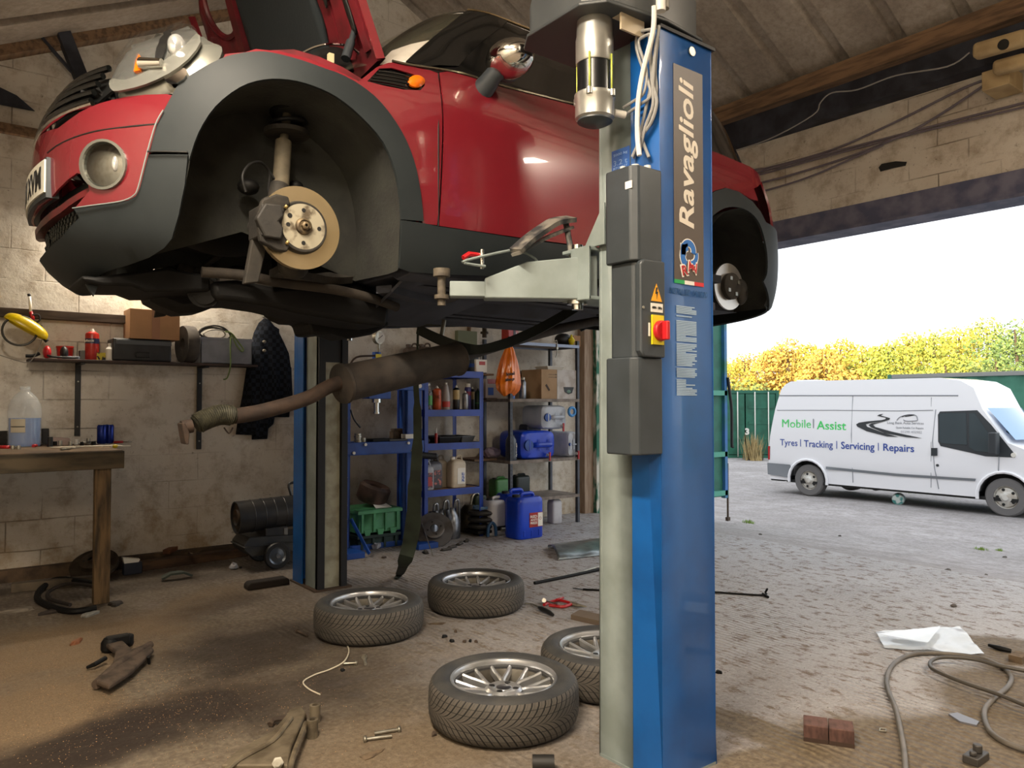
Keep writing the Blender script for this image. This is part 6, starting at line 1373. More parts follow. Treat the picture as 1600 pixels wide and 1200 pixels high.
b = MB(); b.tube(smooth(wl([(318, 522), (328, 516), (346, 516), (352, 524), (340, 530), (326, 528)], -.18), 6, True), .006, 7, closed=True); solo(b, 'coiled_lead', M('lead_silver', '#9b958a', rough=.3, metal=.7), 'bright metal cable ring inside the black coil on the tub', 'cable')
b = MB(); b.tube(smooth(wl([(352, 518), (362, 521), (372, 534), (380, 545), (378, 549), (370, 540), (364, 528), (361, 524), (360, 545), (360, 572), (355, 590), (349, 593)], -.28), 6), .006, 7); solo(b, 'green_cord', LEG, 'green cord looped over the clear tub and hanging below the shelf', 'cord')
# yellow inspection lamp and torch on the batten
c = ony(40, 513, -.30); t = thing('inspection_lamp', c, 'yellow shelled lamp with wire guard hanging at the far left of the wall', 'lamp')
YLW = M('lamp_yellow', '#d9bd06', '#c7a800', rough=.3, scale=4)
ax = (ony(72, 532, -.30)-ony(6, 496, -.30)); L_ = ax.length/2; ax.normalize()
b = MB(); mrot = ax.to_track_quat('X', 'Z').to_matrix().to_4x4()
def shell(u, v):
    a = PI*v; rr = .062*math.sin(a)**.75; an = -PI*.06+PI*1.12*u; return mrot @ Vector((-L_*math.cos(a), rr*math.cos(an)*1.2, rr*math.sin(an)*1.15))
b.grid(shell, 18, 22); b.build('shell', YLW, t, solid=.004)
b = MB(); b.torus(mrot @ Vector((-.02, 0, -.035)), .105, .008, (0, 1, .25), 30, 8); b.build('guard_ring', M('guard_dark', '#3c3a33', rough=.5), t)
b = MB(); b.tube(smooth([p-c for p in wl([(66, 530), (58, 550), (45, 566), (25, 563), (0, 555)], -.30)], 5), .003, 6); b.build('wire', M('wire_grey', '#6d675c', rough=.5), t)
b = MB(); b.tube([mrot @ Vector((L_*.9, 0, 0)), mrot @ Vector((L_*1.08, 0, -.01))], .014, 8); b.build('hook', INK, t)
b = MB(); pts = wl([(46, 462), (48, 487)], -.10); b.tube(pts, .010, 8); t = solo(b, 'marker_pen', WPR, 'white, red and black marker standing on the timber batten', 'pen')
b = MB(); pts = [p-t.location for p in wl([(48, 487), (52, 500)], -.10)]; b.tube(pts, .012, 8); b.build('red_grip', REDP, t); b = MB(); b.tube([p-t.location for p in wl([(45, 459), (46, 463)], -.10)], .011, 8); b.build('tip', INK, t)
b = MB(); b.tube(smooth(wl([(50, 492), (60, 492), (62, 500), (56, 506), (66, 510)], -.12), 5), .007, 7); solo(b, 'black_bracket', INK, 'small black clip hooked on the timber batten behind the yellow lamp', 'clip')
b = MB(); b.tube(smooth(wl([(40, 556), (52, 556), (62, 552)], -.2), 4), .012, 8); solo(b, 'black_nozzle', DRK, 'short black nozzle sticking out left of the shelf end', 'nozzle')
# jacket
def jacket():
    outl = [(414, 497), (422, 500), (430, 510), (437, 514), (437, 520), (445, 536), (452, 552), (456, 580), (458, 620), (452, 652), (430, 652), (428, 662), (420, 670), (418, 686), (395, 687), (395, 680), (370, 679), (373, 655), (380, 620), (386, 580), (392, 545), (398, 520), (406, 504)]
    P = [ony(a, c, -.06) for a, c in outl]; vs = []; es = []
    pts = []
    for a, c in zip(P, P[1:]+P[:1]):
        n = max(1, int((a-c).length/.02)); pts += [a.lerp(c, i/n) for i in range(n)]
    vs = [Vector((p.x, p.z)) for p in pts]; n = len(vs); es = [(i, (i+1) % n) for i in range(n)]
    def ins(p):
        c = False; j = n-1
        for i in range(n):
            if (vs[i].y > p[1]) != (vs[j].y > p[1]) and p[0] < (vs[j].x-vs[i].x)*(p[1]-vs[i].y)/(vs[j].y-vs[i].y+1e-12)+vs[i].x: c = not c
            j = i
        return c
    x0, x1 = min(v.x for v in vs), max(v.x for v in vs); z0, z1 = min(v.y for v in vs), max(v.y for v in vs); al = list(vs); a = x0
    while a < x1:
        c = z0
        while c < z1:
            if ins((a, c)) and min((v.x-a)**2+(v.y-c)**2 for v in vs) > .0001: al.append(Vector((a, c)))
            c += .02
        a += .02
    V, E, Fc, *_ = geometry.delaunay_2d_cdt(al, es, [], 0, 1e-6); tr = [list(f) for f in Fc if ins((sum(V[i].x for i in f)/3, sum(V[i].y for i in f)/3))]
    def dp(v):
        d = min(math.hypot(v.x-w.x, v.y-w.y) for w in vs); t_ = (z1-v.y)/(z1-z0)
        return min(1, d/.07)**.5*(.055+.02*t_)+.018*math.sin((v.x-x0)*55+v.y*6)*min(1, d/.04)*t_
    b = MB(); k = len(V); f3 = [Vector((v.x, -.05-dp(v), v.y)) for v in V]; b3 = [Vector((v.x, -.03, v.y)) for v in V]
    b.add(f3, tr, True); b.add(b3, [list(reversed(q)) for q in tr], True)
    ec = {}
    for q in tr:
        for i in range(3):
            e = (q[i], q[(i+1) % 3]); ec.setdefault(tuple(sorted(e)), []).append(e)
    b.add(f3+b3, [(e[1], e[0], e[0]+k, e[1]+k) for v in ec.values() if len(v) == 1 for e in v], False)
    t = NT('plaid_cloth'); g = t.co(); ck = t.node('ShaderNodeTexChecker'); ck.inputs['Scale'].default_value = 28; t.link(g, ck.inputs['Vector']); n_ = t.noise(18, 4)
    cc = t.mix(t.math('MULTIPLY', ck.outputs['Fac'], .9), srgb('#131519'), srgb('#23272f')); cc = t.mix(t.math('MULTIPLY', t.ramp(n_, .4, .8), .3), cc, srgb('#2c2d33')); t.link(cc, t.b.inputs['Base Color']); t.b.inputs['Roughness'].default_value = .95; t.b.inputs['Specular IOR Level'].default_value = .1; t.bump(t.noise(200, 2), .4, .002)
    o = solo(b, 'plaid_jacket', t.m, 'dark plaid jacket hanging on the wall left of the far lift post', 'jacket'); o['label'] = 'dark plaid jacket hanging on the wall left of the far lift post'
    b = MB()
    for px, py in ((413, 534), (413, 548)):
        p = ony(px, py, -.125)-o.location; b.ell(p, .018, .008, .014, 12, 8)
    b.build('toggle', M('toggle_bone', '#6d675a', rough=.5), o)
jacket()
b = MB(); h0 = ony(414, 494, -.02); b.box(h0.x-.02, h0.x+.02, -.10, 0, h0.z-.01, h0.z+.01); solo(b, 'coat_hook', ZN, 'hook on the wall holding the plaid jacket', 'hook')
# space heater
HTY = -.62
hw = onz(427, 886, 0); t = thing('space_heater', (hw.x, HTY, 0), 'black torpedo space heater on two wheels, left of the far lift post', 'heater')
HB = M('heater_black', '#202124', '#2e2c2a', rough=.4, scale=8); 
p0 = ony(368, 809, HTY); p1 = ony(480, 795, HTY); ra = .128
b = MB(); L_ = (p1-p0).length; ax = (p1-p0).normalized(); b.lathe([(ra*.93, 0), (ra, .0), (ra*1.0, L_), (ra*.93, L_), (ra*.93, .0)], 36, p0, tuple(ax), cap=False); PL(t, b, 'barrel', HB)
b = MB(); b.lathe([(0, .02), (ra*.93, .02)], 36, p0, tuple(ax), cap=False); b.lathe([(ra*.5, .0), (ra*.5, .02)], 24, p0, tuple(ax), cap=False); PL(t, b, 'burner_cone', M('burner', '#2a241e', '#4d3b2a', rough=.7, scale=15))
for i in range(5):
    b = MB(); b.torus(p0+ax*(.12+.085*i), ra*1.0, .0035, tuple(ax), 36, 6); PL(t, b, 'barrel_ring', HB)
b = MB(); b.tube(smooth([p1+Vector((-.14, 0, ra)), p1+Vector((-.16, 0, ra+.08)), p1+Vector((-.12, 0, ra+.10)), p1+Vector((-.02, 0, ra+.08)), p1+Vector((.03, 0, ra-.03))], 5), .012, 8); PL(t, b, 'handle', HB)
q0 = ony(372, 845, HTY); q1 = ony(480, 838, HTY); zt = q0.z+.02
b = MB(); b.prism([(q0.x, zt-.07), (q0.x+.06, zt-.13), (q1.x, zt-.12), (q1.x, zt-.0), (q0.x+.04, zt+.02), (q0.x, zt-.03)], HTY-.15, HTY+.15, 'y'); b.box(q0.x-.01, q1.x+.0, HTY-.165, HTY+.165, zt-.055, zt-.045); PL(t, b, 'fuel_tank', M('tank_black', '#26282b', '#3a3833', rough=.5, scale=6), bevel=.015)
b = MB(); b.box(q0.x+.18, q0.x+.36, HTY-.11, HTY+.11, zt, p0.z-ra*.7); PL(t, b, 'control_case', HB, bevel=.006)
b = MB(); b.box(q0.x+.33, q0.x+.36, HTY-.115, HTY-.108, zt+.0, zt+.06); PL(t, b, 'control_plate', M('plate_grey', '#6b6b68', rough=.5))
for s in (-1, 1):
    wc = (hw.x, HTY+s*.19, .105); b = MB(); b.lathe([(.07, -.02), (.098, -.02), (.105, -.01), (.105, .01), (.098, .02), (.07, .02)], 32, wc, (0, 1, 0), closed=True); PL(t, b, 'tyre', INK)
    b = MB(); b.lathe([(.012, -.022), (.02, -.012), (.055, -.006), (.07, -.014), (.072, .014), (.055, .006), (.02, .012), (.012, .022)], 28, wc, (0, 1, 0), closed=True); PL(t, b, 'wheel_disc', M('wheel_steel_blue', '#5a6068', rough=.3, metal=.6))
    b = MB(); b.cyl((wc[0], wc[1]+s*.018-.004, wc[2]), (wc[0], wc[1]+s*.03, wc[2]), .018, n=14); PL(t, b, 'hub_cap', CHR)
b = MB(); b.tube([(hw.x, HTY-.2, .105), (hw.x, HTY+.2, .105)], .010, 8); b.box(hw.x-.03, hw.x+.03, HTY-.14, HTY+.14, .10, zt-.08); b.tube([(q1.x-.03, HTY-.12, zt-.08), (q1.x-.03, HTY-.12, 0), ], .012, 8); b.tube([(q1.x-.03, HTY+.12, zt-.08), (q1.x-.03, HTY+.12, 0)], .012, 8); PL(t, b, 'undercarriage', HB)
# junk at the foot of the wall
WDK = M('dark_board', '#3b2a1e', '#57402c', rough=.9, scale=5, stretch=(1, 5, 5), bump=.3)
def board(pp, w, h, label, z0=0.0, mat=None):
    p, q = pp; b = MB(); bar(b, Vector(p)+Vector((0, 0, z0+h/2)), Vector(q)+Vector((0, 0, z0+h/2)), w, h); return solo(b, 'timber_board', mat or WDK, label, 'timber', bevel=.003)
board((F(215, 892), F(384, 868)), .10, .07, 'long dark timber along the foot of the wall right of the bench leg')
board((F(262, 884)+Vector((0, .05, 0)), F(312, 862)+Vector((0, .12, 0))), .06, .035, 'short split board leaning on top of the long timber', .085, M('split_board', '#7a4b30', '#3d2a1e', rough=.9, scale=6))
board((F(0, 902), F(196, 884)), .07, .05, 'dark timber along the wall under the bench')
board((F(18, 925), F(150, 912)), .07, .06, 'weathered grey board on the floor under the bench', 0, M('grey_board', '#5e5242', '#3c3327', rough=.9, scale=6))
b = MB(); b.pprism([F(300, 868, .1)+Vector((0, .1, 0)), F(306, 868, .1)+Vector((0, .1, 0)), F(308, 868, .19)+Vector((0, .1, 0)), F(304, 868, .19)+Vector((0, .1, 0))], (0, .03, 0)); b.v = [p for p in b.v]; solo(b, 'wood_splinter', WDK, 'splinter of dark wood standing on the boards at the wall', 'wood')
def disc_thing(c, ax, r, label, mat, hat=.05):
    t = thing('brake_disc', c, label, 'brake disc'); ax = Vector(ax).normalized()
    b = MB(); b.lathe([(r*.55, -.011), (r, -.011), (r, .011), (r*.55, .011)], 44, (0, 0, 0), tuple(ax), closed=True); b.build('friction_ring', mat, t)
    b = MB(); b.lathe([(r*.56, .0), (r*.54, hat), (r*.46, hat+.006), (r*.22, hat+.006), (r*.22, hat-.004), (r*.46, hat-.006)], 36, (0, 0, 0), tuple(ax), cap=False); b.build('hat', CAST if r > .2 else mat, t)
    x, y, z, L = frame((0, 0, 0), ax)
    for k in range(4):
        a = k*PI/2+.3; p = x*(r*.36*math.cos(a))+y*(r*.36*math.sin(a)); b = MB(); b.cyl(p+ax*(hat+.004), p+ax*(hat+.0075), .009, n=12); b.build('bolt_hole', INK, t)
    return t
DRST = M('rusty_disc', '#4a3f34', '#33291f', rough=.7, metal=.4, scale=12, bump=.2)
c = F(147, 905)+Vector((0, 0, .105)); disc_thing(c, (-.25, -.45, .85), .165, 'rusty brake disc leaning on the boards behind the bench leg', DRST)
b = MB(); b.tube(smooth([F(150, 912, .03), F(95, 905, .05), F(70, 915, .03), F(58, 932, .02), F(72, 945, .02), F(110, 955, .02), F(150, 950, .02)], 6), .020, 8); solo(b, 'rubber_belt', DRK, 'thick black rubber hose curled on the floor under the bench', 'hose')
b = MB(); b.tube(smooth([F(160, 918, .06), F(110, 912, .08), F(80, 922, .05), F(76, 935, .04), F(110, 945, .03)], 6), .012, 8); solo(b, 'rubber_belt', M('belt_brown', '#241c16', rough=.8), 'thinner brown hose lying inside the thick one under the bench', 'hose')
c = F(208, 897); b = MB(); b.box(c.x-.07, c.x+.06, c.y-.02, c.y+.05, 0, .09); t = solo(b, 'small_case', M('navy_case', '#1b2130', rough=.5), 'small dark blue case on the floor right of the bench leg', 'case', bevel=.006)
b = MB(); b.prism([(-.06, .09), (.04, .09), (.05, .11), (-.07, .135)], -.03, .03, 'y'); b.build('paper', WPR, t)
for i, (px, py, a, c_, w) in enumerate(((30, 955, .09, .03, 'at the left edge below the bench'), (80, 958, .07, .03, 'below the coiled hose'), (140, 962, .06, .025, 'in front of the bench leg'), (120, 1005, .05, .015, 'on the sawdust left of the suspension arm'), (180, 945, .05, .04, 'beside the bench leg'))):
    flake(px, py, a, c_, .3*i, 'scrap_piece', M('scrap_%d' % i, ['#6b6256', '#2a211a', '#8a8880', '#7a4a2c', '#2d2620'][i], rough=.7), 'flat scrap lying on the floor '+w, 'scrap', .02, None, i)
# ------------------------------------------------------------------ press, shelving and stores at the back
PB = M('press_blue', '#164a9e', '#0f3a82', rough=.45, scale=6)
RY = -.60
def OX(px, y=RY): return ony(px, 600, y).x
def OZ(py, y=RY, px=700): return ony(px, py, y).z
pr = thing('hydraulic_press', (-3.1, RY+.1, 0), 'blue hydraulic press frame with round dial gauge, between the far post and the blue shelving', 'press')
xl0, xl1, xr0, xr1 = OX(529), OX(548), OX(636), OX(659); top = OZ(592, px=600)
for a, c in ((xl0, xl1), (xr0, xr1)):
    b = MB(); b.box(a, c, RY, RY+.012, 0, top); b.box(a, a+.012, RY, RY+.14, 0, top); b.box(c-.012, c, RY, RY+.14, 0, top); PL(pr, b, 'upright', PB, bevel=.002)
hz0 = OZ(640); 
for zz in (.18, .30, .42, .66, 1.06, 1.18):
    b = MB(); xc = (xl0+xl1)/2+.02; b.cyl((xc, RY-.002, zz), (xc, RY+.002, zz), .012, n=14); PL(pr, b, 'pin_hole', WPR)
b = MB(); b.box(xl0-.02, xr1+.02, RY-.02, RY+.04, top-.10, top); b.box(xl0-.02, xr1+.02, RY+.12, RY+.16, top-.10, top); PL(pr, b, 'top_beam', PB, bevel=.004)
b = MB(); b.box(xl0-.02, xr1+.01, RY-.03, RY, .86, .965); b.box(xl0-.02, xr1+.01, RY+.14, RY+.17, .86, .965); b.box(xl0, xr1, RY-.03, RY+.17, .853, .862); PL(pr, b, 'bed_beam', PB, bevel=.003)
for px in (553, 571, 638, 645):
    b = MB(); x = OX(px, RY-.03); zz = .945 if px in (571, 638) else .875; b.cyl((x, RY-.045, zz), (x, RY-.03, zz), .013, n=12); PL(pr, b, 'bolt', WPR)
b = MB(); x = OX(653); b.cyl((x, RY-.04, top-.06), (x, RY-.02, top-.06), .02, n=14); PL(pr, b, 'bolt', WPR)
rx = OX(594); rz = OZ(553, px=594)
b = MB(); b.cyl((rx, RY+.07, top-.05), (rx, RY+.07, rz+.02), .04, n=20); b.box(rx-.11, rx+.11, RY, RY+.14, top-.18, top-.10); PL(pr, b, 'ram_body', PB, bevel=.004)
b = MB(); b.box(rx-.03, rx+.025, RY+.025, RY+.03, rz-.05, rz-.0); PL(pr, b, 'ram_label', YEL)
b = MB(); b.cyl((rx, RY+.07, top-.18), (rx, RY+.07, top-.215), .045, n=20); b.cyl((rx, RY+.07, top-.215), (rx, RY+.07, top-.30), .026, n=18); b.cyl((rx, RY+.07, top-.30), (rx, RY+.07, top-.315), .032, n=18); PL(pr, b, 'piston', CHR)
gz = OZ(527, px=597); gx = OX(597)
b = MB(); b.cyl((gx, RY+.07, rz+.02), (gx, RY+.07, gz-.05), .012, n=10); b.cyl((gx-.012, RY+.085, gz), (gx-.0, RY+.045, gz), .058, n=26); PL(pr, b, 'gauge_case', ZN)
b = MB(); b.cyl((gx-.0, RY+.046, gz), (gx+.0, RY+.040, gz), .050, n=26); g = MB(); PL(pr, b, 'gauge_dial', WPR)
b = MB(); bar(b, (gx-.02, RY+.038, gz-.015), (gx+.025, RY+.038, gz+.022), .004, .003, (0, 1, 0)); PL(pr, b, 'gauge_needle', INK)
b = MB(); b.tube(smooth([ony(546, 572, RY), ony(552, 562, RY), ony(562, 557, RY), ony(586, 556, RY)], 5), .009, 8); PL(pr, b, 'hydraulic_hose', RUST)
b = MB(); b.tube(smooth([ony(548, 640, RY), ony(553, 655, RY), ony(563, 668, RY)], 4), .008, 8); PL(pr, b, 'lever', INK)
b = MB(); b.box(xl0-.03, xl1+.02, RY-.25, RY+.35, 0, .05); b.box(xr0-.02, xr1+.03, RY-.25, RY+.35, 0, .05); b.box(xl0, xr1, RY+.05, RY+.10, .0, .05); PL(pr, b, 'foot', PB, bevel=.003)
b = MB(); bar(b, (xl1, RY-.02, .30), (xl1+.06, RY-.25, .03), .012, .03); PL(pr, b, 'brace', PB)
# things on the press bed
BZ = .965
b = MB()
for i in range(4): b.cyl((OX(562), RY+.03, BZ+.020*i), (OX(562), RY+.03, BZ+.020*i+.017), .034 if i % 2 == 0 else .030, n=18)
solo(b, 'bearing_stack', ZN, 'short stack of silver bearing rings on the press bed', 'bearings')
b = MB(); b.cyl((OX(572), RY+.05, BZ), (OX(572), RY+.05, BZ+.035), .025, n=16); solo(b, 'bearing_ring', ZN, 'single silver ring beside the stack of rings on the press bed', 'bearing')
b = MB(); b.box(OX(583), OX(612), RY, RY+.14, BZ, BZ+.025); solo(b, 'press_plate', DRK, 'thick dark steel plate in the middle of the press bed', 'plate', bevel=.003)
b = MB(); b.box(OX(608), OX(636), RY-.01, RY+.13, BZ, BZ+.018); solo(b, 'press_plate', M('plate_grey2', '#3e3d3c', rough=.5), 'thinner dark plate at the right of the press bed under the white block', 'plate', bevel=.003)
b = MB(); b.box(OX(633), OX(646), RY-.01, RY+.07, BZ+.018, BZ+.06); solo(b, 'white_block', WPR, 'small white block at the right end of the press bed', 'block', bevel=.003)
b = MB(); b.box(OX(621), OX(641), RY+.08, RY+.15, BZ+.018, BZ+.085); b.box(OX(623), OX(638), RY+.08, RY+.15, BZ+.085, BZ+.11); solo(b, 'iron_lump', ARMM, 'rusty iron blocks at the back right of the press bed', 'iron blocks', bevel=.004)
# green folding-lid crate on a dark one, brown drum on top
def crate(p, w, d, h, mat, label, rz=0):
    t = thing('plastic_crate', p, label, 'crate', rz); b = MB()
    b.box(-w/2, w/2, -d/2, -d/2+.006, .0, h); b.box(-w/2, w/2, d/2-.006, d/2, 0, h); b.box(-w/2, -w/2+.006, -d/2, d/2, 0, h); b.box(w/2-.006, w/2, -d/2, d/2, 0, h); b.box(-w/2, w/2, -d/2, d/2, 0, .008); b.build('tub', mat, t, bevel=.002)
    for k in (-.42, -.14, .14, .42):
        b = MB(); b.box(w*k-.012, w*k+.012, -d/2-.014, -d/2, h*.05, h*.95); b.build('rib', mat, t, bevel=.002)
    b = MB(); b.box(-w/2-.015, w/2+.015, -d/2-.018, d/2+.018, h-.03, h); b.build('rim', mat, t, bevel=.004)
    return t
GRN = M('crate_green', '#4f9a68', '#3f8257', rough=.45, scale=6); GRD = M('crate_dark_green', '#16302a', rough=.5)
cxx = (OX(556, -.50)+OX(622, -.50))/2; cw = OX(622, -.50)-OX(556, -.50)
crate((cxx, -.34, 0.0), cw*.95, .40, .13, GRD, 'very dark green crate on the floor beneath the light green one')
t = crate((cxx, -.36, .15), cw*.98, .40, .20, GRN, 'light green plastic crate with lid tabs, standing on a dark crate inside the press')
for k in (-.3, 0, .3):
    b = MB(); b.prism([(-.035, 0), (.035, 0), (.022, -.05), (-.022, -.05)], -.218, -.205, 'y'); b.v = [p+Vector((k*cw, 0, .03)) for p in b.v]; b.build('lid_tab', GRN, t)
b = MB(); b.box(-cw*.5, cw*.5, -.21, .21, .195, .205); b.build('lid', GRN, t)
b = MB(); q = ony(585, 799, -.36); b.lathe([(.06, -.07), (.125, -.085), (.145, -.06), (.148, .06), (.125, .085), (.06, .07)], 32, (0, 0, 0), (.25, -.25, 1), closed=True); b.xf(Matrix.Translation((q.x, -.34, .36+.115))); solo(b, 'brake_drum', M('drum_brown', '#4d3930', '#33251f', rough=.6, scale=10), 'brown rusty drum tilted on top of the green crate', 'drum')
b = MB(); b.add([(cxx-.02, -.52, .358), (cxx+.14, -.52, .358), (cxx+.12, -.38, .40), (cxx, -.38, .41)], [(0, 1, 2, 3)]); solo(b, 'paper_scrap', WPR, 'white paper lying between the brown drum and the green crate', 'paper', solid=.003)
# ---- blue shelving
BX0, BX1 = OX(663), OX(754); ZS = (OZ(584), OZ(645), OZ(697), OZ(769))
RB = M('rack_blue', '#1d3f9e', '#173482', rough=.4, scale=6); CHIP = M('chipboard', '#8d6a4c', '#7a5a40', rough=.85, scale=40)
rk = thing('blue_shelving', ((BX0+BX1)/2, RY, 0), 'blue boltless shelving unit with chipboard shelves, full of cans and jugs', 'shelving')
for x in (BX0, BX1-.035):
    for y in (RY, -.12):
        b = MB(); b.box(x, x+.044, y, y+.004, 0, ZS[0]+.03); b.box(x if x == BX0 else x+.031, x+.004 if x == BX0 else x+.035, y, y+.035 if y == RY else y+.035, 0, ZS[0]+.03); PL(rk, b, 'leg', RB)
SHZ = []
for z in ZS:
    b = MB(); b.box(BX0+.005, BX1-.005, RY-.002, RY+.004, z-.034, z+.030); b.box(BX0+.005, BX1-.005, -.095, -.09, z-.034, z+.030); b.box(BX0+.003, BX0+.007, RY, -.1, z-.034, z+.030); b.box(BX1-.007, BX1-.003, RY, -.1, z-.034, z+.030); PL(rk, b, 'shelf_beam', RB)
    b = MB(); b.box(BX0+.008, BX1-.008, RY+.006, -.1, z+.006, z+.024); PL(rk, b, 'shelf_board', CHIP); SHZ.append(z+.0245)
SILC = M('can_silver', '#8f8f92', '#75767a', rough=.3, metal=.6, scale=20); ORC = M('can_orange', '#c8552a', '#a8431e', rough=.35, scale=20); BKC = M('can_black', '#191a1c', rough=.3); GDC = M('label_gold', '#b39a68', rough=.4); DGC = M('can_dark_green', '#14301e', rough=.3); PKC = M('label_magenta', '#8c3a5c', rough=.4); RLC = M('label_red', '#b03a34', rough=.45); GLC = M('label_green', '#4f9a4c', rough=.45); GYC = M('grey_red_can', '#9c9694', rough=.4)
cs = 'cans on the top full shelf of the blue shelving'
def cpos(px, dy=.09): return Vector((OX(px, RY+dy), RY+dy, SHZ[1]))
t = thing('cleaner_bottle', cpos(670), 'clear bottle with green label, leftmost on the blue shelving', 'bottle'); b = MB(); b.lathe([(p*1.0, h) for p, h in bottle_prof(.235, .034)], 20); b.build('body', PET, t); b = MB(); b.lathe([(.0348, .05), (.0348, .14)], 20, cap=False); b.build('label', GLC, t); b = MB(); b.cyl((0, 0, .235), (0, 0, .255), .013, n=12); b.build('cap', WPR, t)
spraycan(cpos(683), .040, .235, ORC, 'orange spray can with black lettering, second on the blue shelving', WPR, None, ('BRAKE', INK, .55, .14, 1.3), cs)
t = thing('cleaner_bottle', cpos(697), 'grey ribbed bottle with a red label on the blue shelving', 'bottle', group=None); b = MB(); b.lathe([(.036, 0), (.039, .01), (.039, .13)]+[(.037-(.018*i/5), .14+.02*i) for i in range(6)]+[(.012, .25)], 20); b.build('body', GYC, t); b = MB(); b.lathe([(.0398, .03), (.0398, .085)], 20, cap=False); b.build('label', RLC, t); b = MB(); b.cyl((0, 0, .25), (0, 0, .268), .012, n=12); b.build('cap', WPR, t)
spraycan(cpos(713), .034, .245, BKC, 'black spray can with a tall gold label on the blue shelving', WPR, (GDC, .42, .80), None, cs)
spraycan(cpos(727, .06), .030, .19, SILC, 'short bright silver can before the magenta one on the blue shelving', WPR, None, None, cs)
spraycan(cpos(731, .16), .034, .265, M('can_violet', '#4c4a8a', rough=.3), 'violet can with magenta band and white cap on the blue shelving', WPR, (PKC, .55, .70), None, cs, cap=True)
spraycan(cpos(738, .20), .032, .235, BKC, 'black can between the violet and the green one on the blue shelving', WPR, (GDC, .45, .78), None, cs)
spraycan(cpos(747), .036, .215, DGC, 'black and green can, rightmost on the blue shelving', BKC, (M('label_bright_green', '#2f7a3c', rough=.4), .3, .34), None, cs)
b = MB(); b.ell((OX(678, -.25), -.25, SHZ[1]+.10), .08, .06, .10, 14, 10); b.v = [Vector((p.x, p.y, max(p.z, SHZ[1]))) for p in b.v]; solo(b, 'black_bag', INK, 'black bag behind the cans on the blue shelving', 'bag')
# second shelf
def tray(x0, x1, y0, y1, z, h, mat, label, name='drip_tray'):
    t = thing(name, ((x0+x1)/2, (y0+y1)/2, z), label, 'tray'); w = (x1-x0)/2; d = (y1-y0)/2; b = MB()
    b.add([(-w*.85, -d*.85, 0), (w*.85, -d*.85, 0), (w*.85, d*.85, 0), (-w*.85, d*.85, 0), (-w, -d, h), (w, -d, h), (w, d, h), (-w, d, h), (-w*.97, -d*.97, h), (w*.97, -d*.97, h), (w*.97, d*.97, h), (-w*.97, d*.97, h), (-w*.82, -d*.82, .006), (w*.82, -d*.82, .006), (w*.82, d*.82, .006), (-w*.82, d*.82, .006)],
        [(3, 2, 1, 0)]+[(i, (i+1) % 4, 4+(i+1) % 4, 4+i) for i in range(4)]+[(4+i, 4+(i+1) % 4, 8+(i+1) % 4, 8+i) for i in range(4)]+[(8+i, 8+(i+1) % 4, 12+(i+1) % 4, 12+i) for i in range(4)]+[(12, 13, 14, 15)]); b.build('pan', mat, t, bevel=.003)
    b = MB(); b.tube([(-w, -d, h), (w, -d, h), (w, d, h), (-w, d, h)], .004, 6, closed=True); b.build('rim', mat, t); return t
tray(OX(690), OX(724), RY+.03, -.2, SHZ[2], .06, M('tray_black', '#202224', rough=.4), 'black plastic drip tray on the second shelf of the blue shelving')
tray(OX(727), OX(747), RY+.05, -.2, SHZ[2], .06, M('tray_grey', '#55585b', rough=.5), 'grey plastic tray right of the black drip tray')
c = Vector((OX(686), RY+.05, SHZ[2])); t = thing('sealant_tube', c, 'red sealant tube standing on its end on the second blue shelf', 'tube'); b = MB(); b.lathe([(.014, 0), (.015, .09), (.010, .10), (.008, .10)], 14); b.build('tube', SCR, t); b = MB(); b.lathe([(.008, .10), (.005, .15), (.0, .15)], 12); b.build('nozzle', WPR, t)
b = MB(); b.box(OX(664), OX(676), RY+.15, -.25, SHZ[2], SHZ[2]+.14); solo(b, 'blue_box', PB, 'small blue box at the left end of the second blue shelf', 'box', bevel=.004)
b = MB(); b.ell((OX(669), RY+.05, SHZ[2]+.03), .05, .04, .03, 14, 8); solo(b, 'grease_lump', DRK, 'dark round lump at the left of the second blue shelf', 'grease pot')
